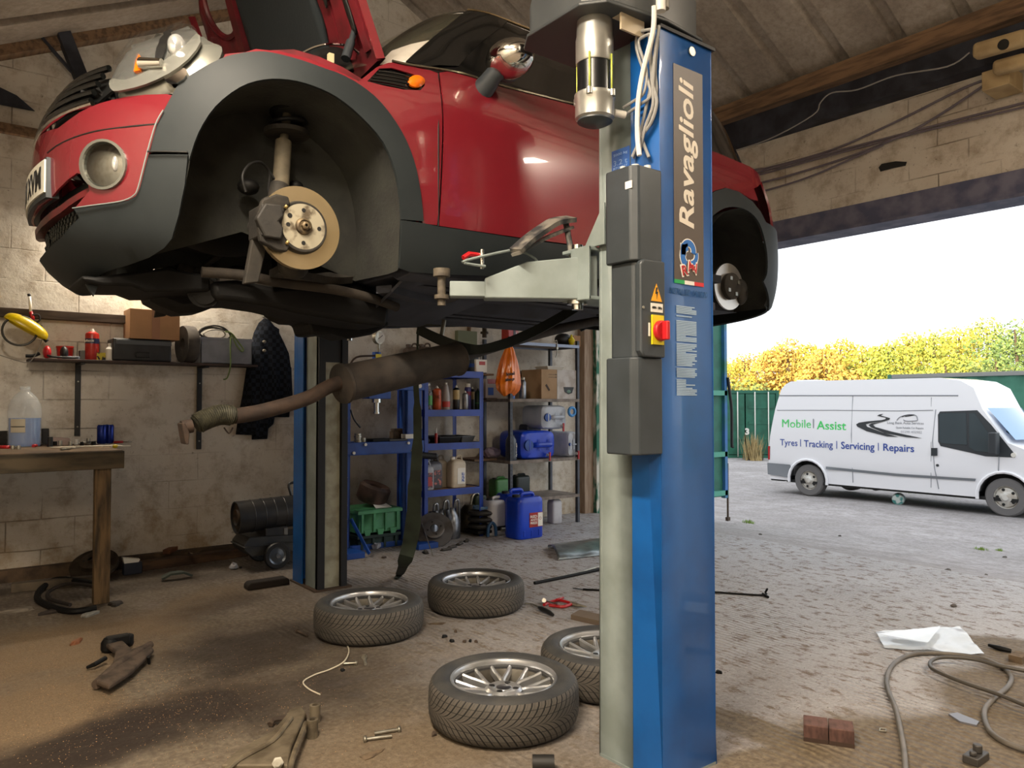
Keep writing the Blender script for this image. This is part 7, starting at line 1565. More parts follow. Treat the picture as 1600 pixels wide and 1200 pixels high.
# third shelf: jugs
JW = M('jug_cream', '#cfc3ae', '#b8aa94', rough=.5, scale=8); JG = M('jug_grey', '#8f9196', '#6e7076', rough=.4, scale=8)
def jug(p, w, d, h, mat, label, lab=None, capm=None, group=None, words=None, name='jug', cat='jug', rz=0, ridge=False):
    """a squarish container with rounded shoulders, neck, cap and a handle loop on top"""
    t = thing(name, p, label, cat, rz, group); b = MB(); n = 28; vs = []
    prof = [(.86, 0), (.96, .015), (1, .05), (1, .60), (1, .72), (.92, .80), (.70, .86), (.34, .89)]
    for k, z in prof:
        for i in range(n):
            a = 2*PI*i/n; ca, sa = math.cos(a), math.sin(a); e = .42; vs.append(Vector((w/2*k*math.copysign(abs(ca)**e, ca), d/2*k*math.copysign(abs(sa)**e, sa), z*h)))
    b.add(vs, [(j*n+i, j*n+(i+1) % n, (j+1)*n+(i+1) % n, (j+1)*n+i) for j in range(len(prof)-1) for i in range(n)]+[tuple(reversed(range(n))), tuple(range((len(prof)-1)*n, len(prof)*n))], True); bo = b.build('body', mat, t)
    b = MB(); b.cyl((-w*.26, 0, h*.84), (-w*.26, 0, h*.91), w*.13, n=16); b.build('neck', mat, t)
    b = MB(); b.cyl((-w*.26, 0, h*.90), (-w*.26, 0, h*.97), w*.15, n=18); b.build('cap', capm or WPR, t)
    b = MB(); b.tube(smooth([(-w*.05, 0, h*.84), (0, 0, h*.95), (w*.12, 0, h*1.0), (w*.30, 0, h*.98), (w*.38, 0, h*.80)], 4), w*.055, 8); b.build('handle', mat, t)
    if lab:
        b = MB(); b.box(-w*.30+lab[1]*w, w*.36, -d/2-.002, -d/2+.004, h*lab[2], h*lab[3]); lo_ = b.build('label', lab[0], bo)
        if len(lab) > 4: b = MB(); b.box(-w*.02+lab[1]*w, w*.30, -d/2-.0035, -d/2-.001, h*(lab[2]+.06), h*(lab[3]-.14)); b.build('label_panel', lab[4], lo_)
    return t
PLB = M('label_blue_print', '#5a6eae', '#cfcfda', rough=.5, scale=60, lo=.45, hi=.55)
jug((OX(724), RY+.12, SHZ[3]), .175, .12, .31, JW, 'cream jug with blue and white label on the lower blue shelf', (WPR, .15, .12, .62, PLB), WPR)
jug((OX(705), RY+.22, SHZ[3]), .16, .12, .31, M('jug_clear_brown', '#8f8474', rough=.5), 'translucent brownish jug behind the cream jug', None, INK)
OILM = M('jug_smoked', '#6b6a70', '#4f4e54', rough=.35, scale=8); OLB = M('label_oil', '#4a4348', '#b86a62', rough=.5, scale=30, lo=.5, hi=.58)
jug((OX(671), RY+.09, SHZ[3]), .17, .11, .27, M('jug_white_front', '#a5a3a6', rough=.4), 'pale oil jug with red swoosh label at the left of the lower blue shelf', (OLB, .0, .1, .62, RLC), JG)
jug((OX(690), RY+.17, SHZ[3]), .19, .12, .30, OILM, 'smoked grey oil jug with a dark label, second on the lower blue shelf', (OLB, .0, .12, .6), JG)
b = MB(); b.tube([ony(655, 711, RY-.06), ony(678, 713, RY-.08)], .03, 14); b.ell(ony(680, 713, RY-.08), .03, .03, .03, 12, 8); solo(b, 'padded_bar', INK, 'thick black padded bar sticking out beside the strap at the blue shelving', 'bar')
# on top of the blue shelving
TZ = SHZ[0]
for px, w, h, mt, lab, nm in ((722, .11, .13, M('tin_dark', '#3b3d42', rough=.4), 'dark paint tin with a red band on top of the blue shelving', RLC), (740, .12, .15, M('tin_dark2', '#34404a', rough=.4), 'dark blue paint tin on top of the blue shelving, right of the other', PB)):
    t = thing('paint_tin', (OX(px, RY+.12), RY+.14, TZ), lab, 'tin'); b = MB(); b.lathe([(w/2, 0), (w/2, h), (w/2*.92, h+.004), (0, h+.004)], 22); b.build('body', mt, t); b = MB(); b.lathe([(w/2*1.01, h*.35), (w/2*1.01, h*.6)], 22, cap=False); b.build('label', nm, t)
b = MB(); b.box(OX(744, RY+.05), OX(761, RY+.05), RY+.05, RY+.14, TZ, TZ+.13); t = solo(b, 'thinner_tin', WPR, 'white and blue square tin at the right on top of the blue shelving', 'tin', bevel=.004)
b = MB(); b.box(-.03, .04, -.05, -.045, .075, .11); b.build('red_logo_patch', RLC, t); b = MB(); b.tube([(-.02, 0, .13), (-.02, 0, .16), (.02, 0, .16), (.02, 0, .13)], .004, 6); b.build('handle', INK, t)
b = MB(); b.box(OX(690), OX(713), RY+.08, RY+.26, TZ, TZ+.09); solo(b, 'small_carton', M('carton_cream', '#b7a58a', rough=.8), 'small cream carton on top of the blue shelving just below the silencer', 'box', bevel=.002)
b = MB(); b.box(OX(727), OX(737), RY+.10, RY+.18, TZ+.134, TZ+.20); solo(b, 'small_packet', WPR, 'small white packet on top of the dark paint tin', 'packet')
# brown jerrycans on a high wall shelf behind the exhaust
wz = OZ(590, -.12)
b = MB(); b.box(OX(630, -.2), OX(770, -.2), -.22, 0, wz+.03, wz+.05); solo(b, 'high_shelf', CHIP, 'narrow shelf on the wall above the blue shelving holding brown cans', 'shelf')
BRC = M('can_brown', '#5b4a40', '#46382f', rough=.6, scale=9)
for px, hh, w_ in ((644, .28, 'left'), (664, .29, 'right')):
    jug((OX(px, -.12), -.12, wz+.05), .17, .13, hh, BRC, w_+' of the two brown cans on the high shelf behind the exhaust', None, BRC, 'brown cans on the high shelf')
b = MB(); c = Vector((OX(684, -.12), -.12, wz+.05)); b.lathe([(.035, 0), (.05, .06), (.05, .13), (.035, .16), (0, .16)], 16, c); solo(b, 'brown_pot', BRC, 'round brown pot right of the two brown cans on the high shelf', 'pot')
# under the blue shelving: galvanised measuring jugs
GAL = M('galvanised', '#8d9096', '#5c5f64', rough=.35, metal=.8, scale=12)
def mjug(px, h, r, lab, kind=0, dy=.08):
    t = thing('oil_measure', (OX(px, RY+dy), RY+dy, 0), lab, 'jug', group='metal jugs under the blue shelving'); b = MB()
    if kind == 0: b.lathe([(r*.9, 0), (r, .02), (r, h*.45), (r*.7, h*.62), (r*.35, h*.75), (r*.35, h*.82)], 22)
    else: b.lathe([(r*.8, 0), (r*1.05, h*.18), (r*1.05, h*.38), (r*.6, h*.52), (r*.35, h*.7), (r*.4, h*.8)], 22)
    b.build('body', GAL, t); b = MB(); b.tube(smooth([(r*.3, 0, h*.8), (r*.5, 0, h), (r*.95, 0, h*.95), (r*1.05, 0, h*.4)], 5), .013, 8); b.build('handle', GAL, t)
    b = MB(); b.tube([(-r*.5, -.02, h*.45), (-r*1.1, -.05, h*.75), (-r*1.15, -.05, h*.8)], [.03, .022, .02], 12); b.build('spout', GAL, t)
mjug(675, .34, .07, 'narrow metal jug, leftmost under the blue shelving'); mjug(690, .36, .085, 'round bellied metal jug behind the leaning brake disc', 1); mjug(707, .36, .08, 'square shouldered metal jug right of the brake disc')
t = thing('oil_can', (OX(735, -.30), -.28, 0), 'dull round metal can with a big loop handle at the back under the blue shelving', 'can'); b = MB(); b.lathe([(.11, 0), (.12, .02), (.12, .14), (.09, .22), (.05, .27), (0, .27)], 24); b.build('body', M('dull_can', '#4c4638', '#2e2a22', rough=.45, metal=.5, scale=9), t); b = MB(); b.tube(smooth([(.02, 0, .26), (.05, 0, .36), (.12, 0, .36), (.13, 0, .16)], 5), .012, 8); b.build('handle', ZN, t)
# leaning disc, pads
c = F(680, 852)+Vector((0, .02, .135)); disc_thing(c, (-.42, -.72, .55), .175, 'large brake disc leaning on the foot of the blue shelving', M('disc_grey', '#6f6e70', '#57534f', rough=.45, metal=.6, scale=8), .045)
b = MB(); bar(b, (BX0-.05, RY-.05, .2), F(676, 868), .008, .008); solo(b, 'thin_rod', ZN, 'thin bright rod leaning beside the brake disc', 'rod')
for i, (px, py, w) in enumerate(((697, 860, 'nearest the disc'), (706, 856, 'second from the disc'), (718, 851, 'third from the disc, double'), (729, 846, 'farthest from the disc'), (665, 864, 'left of the disc'))):
    c = F(px, py); t = thing('brake_pad', c, 'old dark brake pad on the floor, '+w, 'brake pad', .3*i, 'old brake pads'); b = MB(); b.prism([(-.05, -.02), (.05, -.02), (.06, .01), (.03, .028), (-.03, .028), (-.06, .01)], 0, .006, 'z'); b.build('back_plate', DRK, t); b = MB(); b.prism([(-.04, -.016), (.04, -.016), (.045, .01), (-.045, .01)], .006, .02, 'z'); b.build('lining', M('lining_grey', '#4b4743', rough=.9), t)
# air-bag jack
jc = F(763, 838)+Vector((0, .12, 0)); t = thing('air_jack', jc, 'black triple bellows air jack with pale blue top plate, on the floor by the shelving', 'jack')
for k in range(3):
    b = MB(); b.lathe([(.07, .06+.065*k), (.13, .075+.065*k), (.14, .092+.065*k), (.13, .11+.065*k), (.07, .122+.065*k)], 32); b.build('bellows', M('bellows_rubber', '#1d1c1b', '#2c2a27', rough=.6, scale=9), t)
b = MB(); b.lathe([(0, .255), (.06, .255), (.085, .26), (.085, .285), (.055, .285), (.05, .27), (0, .27)], 28); b.build('top_plate', M('jack_blue', '#6f93b8', '#4c6a8a', rough=.4, scale=14), t)
b = MB(); b.box(-.13, .13, -.13, .13, .03, .06); b.box(.08, .20, -.16, -.10, .05, .09); b.build('base', DRK, t, bevel=.006)
b = MB(); b.tube(smooth([(-.05, -.18, .01), (-.04, -.18, .10), (.0, -.18, .14), (.04, -.18, .10), (.05, -.18, .01)], 5), .016, 10); b.build('wheel_fork', M('fork_blue', '#234a70', rough=.4), t)
b = MB(); b.cyl((.12, -.17, .06), (.20, -.17, .06), .02, n=12); b.build('valve', ZN, t)
# ---- grey shelving
GY = -.55
def GX(px, y=GY): return ony(px, 600, y).x
def GZ(py, px=850, y=GY): return ony(px, py, y).z
GX0, GX1 = GX(797), GX(905); GSZ = (GZ(538), GZ(625), GZ(719))
GRK = M('rack_grey', '#4b4e55', '#3c3f45', rough=.5, metal=.3, scale=8); BRD = M('board_grey', '#8b8178', '#6f665e', rough=.8, scale=12)
gk = thing('grey_shelving', ((GX0+GX1)/2, GY, 0), 'dark grey slotted-angle shelving full of jerrycans, right of the blue unit', 'shelving')
for x in (GX0, GX1-.03):
    for y in (GY, -.09):
        b = MB(); b.box(x, x+.034, y, y+.003, 0, GSZ[0]+.06); b.box(x, x+.003, y, y+.034, 0, GSZ[0]+.06); lg = PL(gk, b, 'leg', GRK)
        if y == GY and x == GX0:
            b = MB(); z = .05
            while z < GSZ[0]: b.box(x+.013, x+.020, y-.001, y, z, z+.018); z += .04
            PL(gk, b, 'leg_slots', INK, weld=False)
GS = []
for z in GSZ+(.30,):
    b = MB(); b.box(GX0, GX1, GY-.003, GY, z-.02, z+.012); b.box(GX0, GX1, -.06, -.057, z-.02, z+.012); b.box(GX0-.003, GX0, GY, -.06, z-.02, z+.012); b.box(GX1, GX1+.003, GY, -.06, z-.02, z+.012); PL(gk, b, 'shelf_angle', M('angle_pale', '#7c8494', rough=.4, metal=.5) if z == GSZ[0] else BRD)
    b = MB(); b.box(GX0+.002, GX1-.002, GY+.002, -.06, z+.0, z+.012); PL(gk, b, 'shelf_board', BRD); GS.append(z+.0125)
# upper shelf things
b = MB(); x0, x1 = GX(845, GY+.03), GX(903, GY+.03); hh = GZ(577, y=GY+.03)-GS[1]; b.box(x0, x1, GY+.02, GY+.36, GS[1], GS[1]+hh); t = solo(b, 'cardboard_box', M('box_tan', '#a48767', '#947857', rough=.85, scale=4), 'cardboard box with printed arrows and a torn hand hole on the grey shelving', 'box', bevel=.002)
w_ = (x1-x0)/2
b = MB(); b.box(-w_*.18, w_*.98, -.173, -.1705, .0, hh); b.build('torn_white_panel', M('white_card', '#c2bdb8', '#a99f96', rough=.8, scale=10), t)
b = MB(); b.prism([(w_*.15, .13), (w_*.72, .13), (w_*.62, .065), (w_*.42, .05), (w_*.22, .075)], -.176, -.1735, 'y'); b.build('hand_hole', INK, t)
b = MB(); b.ell((w_*.44, -.174, .082), .034, .004, .022, 12, 8); b.build('green_content', M('content_green', '#4b6b58', rough=.4), t)
for dz in (0, .03):
    b = MB(); b.box(-w_*.62, -w_*.26, -.1725, -.170, hh-.055-dz, hh-.052-dz); b.prism([(-w_*.26, hh-.048-dz), (-w_*.18, hh-.0535-dz), (-w_*.26, hh-.059-dz)], -.1725, -.170, 'y'); b.build('printed_arrow', INK, t)
b = MB(); b.prism([(-w_*.80, .145), (-w_*.73, .16), (-w_*.55, .095), (-w_*.62, .085)], -.1725, -.170, 'y'); b.build('printed_mark', M('mark_brown', '#3a2a20', rough=.7), t)
tray(GX(852, GY+.1), GX(878, GY+.1), GY+.06, GY+.28, GS[1]+hh+.001, .035, WHT, 'white plastic tray on top of the cardboard box on the grey shelving', 'white_tray')
b = MB(); b.box(GX(803, -.14), GX(842, -.14), -.16, -.10, GS[1], GS[1]+hh*.98); solo(b, 'flat_carton', M('flat_carton', '#7d6d5e', '#6b5c4e', rough=.85, scale=4), 'flat brown carton standing at the back of the upper grey shelf', 'carton', bevel=.002)
t = thing('steel_flask', (GX(823), GY+.07, GS[1]), 'dull steel flask on the upper grey shelf left of the cardboard box', 'flask'); b = MB(); b.lathe([(.036, 0), (.038, .01), (.038, .17), (.026, .195), (.022, .2), (.022, .205)], 22); b.build('body', GAL, t); b = MB(); b.lathe([(.025, .2), (.025, .225), (0, .228)], 18); b.build('cap', ZN, t)
t = thing('water_bottle', (GX(805), GY+.06, GS[1]), 'small clear bottle of blue liquid behind the orange bag', 'bottle'); b = MB(); b.lathe([(.034, 0), (.036, .01), (.036, .15), (.018, .18), (.018, .2)], 20); b.build('body', WATB, t); b = MB(); b.cyl((0, 0, .2), (0, 0, .215), .02, n=14); b.build('cap', PB, t)
b = MB(); b.lathe([(.022, 0), (.024, .01), (.024, .15), (.012, .18), (.012, .19)], 16, (GX(814, GY+.12), GY+.12, GS[1])); solo(b, 'thin_bottle', PET, 'thin clear bottle beside the steel flask', 'bottle')
b = MB(); b.box(GX(756, -.30)-.0, GX(783, -.30), -.34, -.22, 0, 0.01); b.v = []; b.f = []; b.sm = []
# side wing of the store: small carton and boxes left of the grey leg, on a wall board
wb = GZ(622, 770, -.30)
b = MB(); b.box(OX(757, -.3), GX0-.01, -.34, 0, wb-.02, wb); solo(b, 'wall_board', M('wall_board_wood', '#5b4a3c', rough=.85), 'short dark board on the wall between the blue and grey shelving, upper', 'shelf')
b = MB(); b.box(ony(758, 600, -.3).x, ony(782, 600, -.3).x, -.31, -.20, wb, wb+.20); t = solo(b, 'red_white_box', M('box_redwhite', '#b3a49a', rough=.7), 'white carton with a red top behind the orange bag', 'box', bevel=.002)
b = MB(); b.box(-.075, .075, -.0575, -.054, .15, .198); b.build('red_print', SCR, t); b = MB(); b.box(-.07, .0, -.0575, -.054, .03, .11); b.build('blue_print', PB, t)
wb2 = GZ(716, 770, -.30)
b = MB(); b.box(OX(738, -.3), GX0-.01, -.34, 0, wb2-.02, wb2); solo(b, 'wall_board', M('wall_board_wood2', '#6a5440', rough=.85), 'short brown board on the wall between the blue and grey shelving, lower', 'shelf')
b = MB(); c = ony(776, 705, -.28); b.ell((c.x, -.2, wb2+.05), .10, .07, .06, 16, 10); b.v = [p+Vector((noise.noise(p*22)*.03, noise.noise(p*22+Vector((5, 0, 0)))*.03, noise.noise(p*18+Vector((0, 5, 0)))*.03)) for p in b.v]; b.v = [Vector((p.x, p.y, max(p.z, wb2))) for p in b.v]; b.sm = [False]*len(b.f); solo(b, 'pink_plastic_bag', M('bag_pink', '#8f7f8c', rough=.4), 'crumpled pinkish plastic bag on the lower brown board', 'bag')
# jerrycans with taps on the middle shelf
def jerry(p, w, d, h, mat, label, rz=0, group=None, capm=None, name='jerrycan', tap=False, liquid=None, side=False):
    """upright rectangular can with rounded edges, panel recesses, bridge handle and cap; side=True lies with its grip face to the front"""
    t = thing(name, p, label, 'jerrycan', rz, group)
    n = 32; prof = [(.93, 0), (.985, .015), (1, .05), (1, .82), (.97, .90), (.86, .945), (.55, .95), (.0, .95)]; vs = []; b = MB()
    for k, z in prof:
        for i in range(n):
            a = 2*PI*i/n; ca, sa = math.cos(a), math.sin(a); e = .38; vs.append(Vector((w/2*k*math.copysign(abs(ca)**e, ca), d/2*k*math.copysign(abs(sa)**e, sa), z*h)))
    if side: m = Matrix.Rotation(PI/2, 4, 'X') @ Matrix.Translation((0, 0, -h/2)); m = Matrix.Translation((0, 0, d/2)) @ m
    else: m = Matrix.Identity(4)
    b.add(vs, [(j*n+i, j*n+(i+1) % n, (j+1)*n+(i+1) % n, (j+1)*n+i) for j in range(len(prof)-1) for i in range(n)]+[tuple(reversed(range(n)))], True); b.xf(m); bo = b.build('body', mat, t)
    b = MB(); b.tube(smooth([(-w*.12, 0, h*.90), (-w*.10, 0, h*1.0), (w*.10, 0, h*1.01), (w*.30, 0, h*1.0), (w*.34, 0, h*.90)], 4), w*.06, 8); b.xf(m); b.build('handle', mat, t)
    b = MB(); b.cyl((-w*.30, 0, h*.92), (-w*.30, 0, h*1.0), w*.12, n=18); b.xf(m); b.build('cap', capm or INK, t)
    for k in (-.28, 0, .28):
        b = MB(); b.box(w*k-.008, w*k+.008, -d/2-.003, -d/2+.004, h*.06, h*.20) if not side else b.box(w*k-.008, w*k+.008, -h/2-.002, -h/2+.002, d*.3, d*.7)
        b.build('moulded_rib', mat, t, bevel=.002)
    if tap:
        b = MB(); b.cyl((w*.22, -h/2, d*.14), (w*.22, -h/2-.035, d*.14), .016, n=12); b.build('tap', WHT, t); b = MB(); b.box(w*.22-.008, w*.22+.008, -h/2-.045, -h/2-.03, d*.14-.06, d*.14+.03); b.build('tap_lever', REDP, t)
    return t
JB = M('jerry_blue', '#0f3fc4', '#0c34a8', rough=.3, scale=5); JC = M('jerry_clear', '#ccd2da', '#b4bcc8', rough=.25, scale=5, alpha=.8); JWH = M('jerry_white', '#c4c4c8', '#aeaeb4', rough=.35, scale=5)
cw = 'jerrycans lying on the grey shelving'
z2 = GS[2]
jerry(((GX(816)+GX(870))/2, GY+.20, z2), GX(870)-GX(816), .30, .40, JB, 'blue jerrycan lying on its back with a red tap, on the lower grey shelf', 0, cw, PB, tap=True, side=True)
jerry((GX(889, GY+.1), GY+.20, z2), .15, .28, .36, JC, 'clear jerrycan with blue liquid and a red tap, right of the lying blue one', 0, cw, PB, tap=True, side=True)
jerry((GX(872), GY+.22, z2+.31), .36, .26, .36, JC, 'clear jerrycan with a blue hand grip lying on top of the blue one', 0, cw, PB, tap=True, side=True)
b = MB(); b.torus((GX(893, GY+.02), GY+.015, z2+.31+.19), .045, .016, (0, 1, 0), 22, 8); solo(b, 'blue_grip', M('grip_blue', '#3f8ac8', rough=.4), 'pale blue round grip on the front of the topmost clear jerrycan', 'grip')
jerry((GX(828, -.17), -.17, z2), .22, .17, .38, M('jerry_navy', '#18233a', rough=.4), 'dark navy jerrycan standing behind the lying blue one', 0)
t = thing('ribbed_bottle', (GX(804), GY+.06, z2), 'dark ribbed plastic bottle with white script at the left of the lower grey shelf', 'bottle'); b = MB(); b.lathe([(.055, 0), (.06, .01)]+[(.06 if i % 2 else .056, .02+.02*i) for i in range(1, 9)]+[(.055, .21), (.03, .26), (.02, .265), (.02, .28)], 22); b.build('body', M('bottle_slate', '#3d444e', rough=.3), t); b = MB(); b.cyl((0, 0, .28), (0, 0, .295), .022, n=14); b.build('cap', INK, t)
fit_text('fylings', 'lettering', WPR, t, Vector((.028, -.056, .11)), (0, 0, 1), (-.9, -.4, 0), .14, .03)
# low shelf things
z3 = GS[3]
jerry((GX(780, -.20), -.20, z3+.0), .20, .15, .20, M('can_green', '#3f7a3c', '#2f6030', rough=.4, scale=8), 'green petrol can low at the back between the two shelvings', 0, name='petrol_can')
jerry((GX(812, -.22), -.22, z3), .20, .15, .22, M('can_black2', '#15201c', rough=.4), 'black petrol can low on the grey shelving, right of the green one', 0, name='petrol_can')
jerry((GX(752, -.30), -.25, z3-.3), .15, .12, .36, M('can_olive', '#2a3a26', rough=.5), 'dark olive can on the floor left of the green petrol can', 0, name='petrol_can')
# floor cans
fc = 'jerrycans standing on the floor by the grey shelving'
jw = F(783, 836)+Vector((0, .10, 0)); jerry(jw, .25, .20, .36, JWH, 'white jerrycan with a black cap, on the floor behind the grey leg', 0, fc)
t = jerry(F(761, 822)+Vector((0, .15, 0)), .12, .18, .34, M('can_red2', '#8c2420', '#701a18', rough=.4, scale=8), 'red fuel can on the floor left of the white jerrycan', 0, fc)
c = F(832, 842)+Vector((0, .13, 0)); w_ = .33
t = jerry(c, w_, .24, .42, JB, 'big blue jerrycan with a red and white label, nearest on the floor', 0, fc)
b = MB(); b.box(-.03, .135, -.1235, -.1215, .11, .25); lb = b.build('label', SCR, t); b = MB(); b.box(.075, .134, -.1245, -.123, .115, .245); b.build('label_white_part', WPR, lb)
for k, (wd, zz, hh) in enumerate((('RED', .212, .026), ('ANTI', .180, .022), ('FREEZE', .150, .022))):
    o = fit_text(wd, 'label_lettering', WPR, t, Vector((.022, -.1240, zz)), (1, 0, 0), (0, 0, 1), .085, hh, bold=.02); o.parent = lb
b = MB(); b.torus((.104, -.1248, .19), .012, .002, (0, 1, 0), 18, 6); b.build('label_stamp', SCR, lb)
jerry(c+Vector((.10, .30, 0)), w_, .24, .42, JB, 'second blue jerrycan on the floor behind the labelled one', 0, fc)
jug(F(872, 818)+Vector((.0, .06, 0)), .14, .12, .30, JWH, 'small pale jug on the floor right of the blue jerrycans', None, WPR)
# top shelf and above
z0 = GS[0]
b = MB(); c = Vector((GX(798, GY+.1), GY+.1, z0)); b.box(c.x-.07, c.x+.06, c.y-.05, c.y+.07, z0, z0+.26); t = solo(b, 'red_tool_pack', SCR, 'red and silver pack standing on top of the grey shelving', 'pack', bevel=.006)
b = MB(); b.box(.0, .03, -.064, -.060, .03, .22); b.build('grey_strip', M('strip_dark', '#3a3438', rough=.4), t); b = MB(); b.box(.03, .064, -.064, -.060, .03, .22); b.build('picture_panel', M('picture_print', '#b85a58', '#c9c2c8', rough=.5, scale=30), t)
b = MB(); c = Vector((GX(880, GY+.15), GY+.15, z0)); b.ell((c.x, c.y, z0+.07), .11, .08, .07, 16, 10); b.v = [Vector((p.x, p.y, max(p.z, z0))) for p in b.v]; solo(b, 'black_helmet_bag', INK, 'black bundle on the top of the grey shelving near the post', 'bag')
b = MB(); c = Vector((GX(893, GY+.06), GY+.06, z0)); b.lathe([(.02, 0), (.04, .06), (.012, .10), (.012, .12)], 14, c); solo(b, 'yellow_funnel', YEL, 'small yellow funnel on top of the grey shelving', 'funnel')
b = MB(); c = Vector((GX(905, GY+.12), GY+.12, z0)); b.box(c.x-.09, c.x+.02, c.y, c.y+.2, z0, z0+.12); solo(b, 'brown_carton', CARD, 'small brown carton on top of the grey shelving at the right end', 'box')
b = MB(); c = ony(868, 535, GY-.01); b.tube(smooth([c+Vector((-.02, 0, 0)), c+Vector((0, -.01, .02)), c+Vector((.02, 0, 0)), c+Vector((.02, 0, -.12)), c+Vector((.0, 0, -.16))], 4), .006, 6); b.cyl(c+Vector((.02, -.01, -.06)), c+Vector((.02, .01, -.06)), .014, n=10); solo(b, 'g_clamp', ZN, 'small steel clamp hanging on the top angle of the grey shelving', 'clamp')
# orange carrier bag hanging from the left leg
bt = ony(793, 540, GY-.05); bb = ony(786, 617, GY-.05); H = bt.z-bb.z; cxm = ony(785, 600, GY-.05).x; hx_ = bt.x
t = thing('orange_carrier_bag', (hx_, GY-.09, bb.z), 'orange plastic carrier bag with black print hanging on the grey shelving leg', 'bag')
def bagf(u, v):
    a = 2*PI*u; k = [(.02, 1), (.05, .9), (.085, .7), (.115, .45), (.135, .22), (.125, .1), (.07, .0)]; f = v*6; i = min(5, int(f)); q = f-i; r = k[i][0]*(1-q)+k[i+1][0]*q; z = k[i][1]*(1-q)+k[i+1][1]*q
    fold = 1+.13*math.sin(a*7+z*3)*(.3+z)+.06*math.sin(a*13); return Vector((r*fold*math.cos(a)-.03*(1-z), r*.75*fold*math.sin(a), z*H+.015*math.sin(3*a)*(1-z)))
b = MB(); b.grid(bagf, 60, 22, True, True); OBM = M('bag_orange', '#e8790c', '#d2660a', rough=.25, spec=.7, scale=6); bo = b.build('bag', OBM, t)
b = MB(); b.tube([(0, 0, H*.97), (.0, .02, H*1.04), (.015, .04, H*1.02)], .012, 8); b.build('handle', OBM, t)
fit_text('shop', 'print', INK, t, Vector((-.075, -.098, H*.30)), (1, -.25, .15), (0, .3, 1), .10, .04, bold=.05); fit_text('local', 'print', INK, t, Vector((-.065, -.094, H*.42)), (1, -.25, .15), (0, .3, 1), .09, .035, bold=.05)
# pipe on the wall near the far arm
b = MB(); b.box(OX(736, -.3), OX(766, -.3), -.06, 0, OZ(547, -.05), OZ(515, -.05)); solo(b, 'wall_panel', M('panel_olive', '#6b7358', rough=.6), 'olive green metal panel fixed high on the wall between the shelvings', 'panel')
b = MB(); b.box(OX(736, -.05)-.02, OX(736, -.05), -.05, 0, TZ, OZ(515, -.05)+.3); solo(b, 'wall_batten', timb, 'thin upright brown batten on the wall behind the silencer', 'batten')
b = MB(); b.tube([C2(694, 500, .1), C2(690, 525, .1), C2(686, 534, .1)], .012, 8); solo(b, 'hanging_chain', ZN, 'short steel chain hanging under the car beyond the silencer', 'chain')
# ------------------------------------------------------------------ cables and fittings over the doorway
for i, (pp, r_, lab) in enumerate((([(1160, 268), (1200, 262), (1300, 234), (1400, 190), (1500, 140), (1548, 122)], .010, 'grey cable sagging along the wall over the doorway, uppermost at the right'), ([(1160, 276), (1300, 238), (1400, 212), (1500, 186), (1610, 158)], .010, 'grey cable over the doorway, second from the top'), ([(1165, 279), (1300, 242), (1400, 216), (1500, 191), (1610, 165)], .008, 'thin grey cable running just below the second one over the doorway'),
        ([(1165, 292), (1240, 272), (1340, 240), (1440, 196), (1548, 126)], .010, 'grey cable over the doorway crossing the two level ones'), ([(1170, 306), (1260, 278), (1330, 248), (1380, 226)], .009, 'lowest grey cable over the doorway, left of the crossing'))):
    q = [onx(a, c, -.02-.004*i) for a, c in pp]; d = q[0]-q[1]; q = [q[0]+d*((-.05-q[0].y)/d.y)]+q
    if i in (1, 2): d = q[-1]-q[-2]; q.append(q[-1]+d*((-9-q[-1].y)/d.y))
    b = MB(); b.tube(smooth(q, 5), r_, 7); solo(b, 'wall_cable', M('cable_purple_grey_%d' % i, '#6c646c', rough=.7), lab, 'cable')
b = MB(); b.tube(smooth([onx(a, c, -.30) for a, c in ((1120, 244), (1200, 218), (1270, 180), (1282, 160), (1300, 145), (1340, 140), (1400, 118), (1480, 104), (1515, 82))], 5), .006, 6); solo(b, 'wall_cable', M('cable_pale', '#8d8a86', rough=.6), 'pale thin cable draped along the dark beam under the roof edge', 'cable')
BRK = M('painted_block', '#b29c74', '#9c8661', rough=.7, scale=6)
def tubeblock(px0, py0, px1, py1, x, r, label, hole=None):
    p, q = onx(px0, py0, x), onx(px1, py1, x); t = thing('door_track_bracket', p, label, 'bracket'); d = (q-p)
    b = MB(); bar(b, Vector((0, 0, 0)), d, .10, r*2); b.build('body', BRK, t, bevel=.03, seg=3)
    if hole: h = onx(hole[0], hole[1], x-.06)-p; b = MB(); b.cyl(h, h+Vector((.02, 0, 0)), .035, n=18); b.build('hole', INK, t)
tubeblock(1522, 82, 1606, 58, -.42, .055, 'cream painted bracket arm with a round hole at the top right', (1567, 69))
tubeblock(1553, 108, 1606, 94, -.34, .05, 'shorter cream painted bracket under the one with the hole')
b = MB(); p = onx(1562, 126, -.2); b.box(-.2-.08, -.02, p.y-.09, p.y+.09, p.z-.07, p.z+.07); solo(b, 'junction_box', BRK, 'square cream junction box under the painted brackets', 'box', bevel=.006)
b = MB(); b.pprism([onx(a, c, -.008) for a, c in ((1373, 262), (1378, 256), (1400, 252), (1417, 253), (1415, 259), (1395, 263), (1376, 268))], (-.004, 0, 0)); solo(b, 'wall_hole', INK, 'ragged dark hole in the cream wall over the doorway', 'hole')
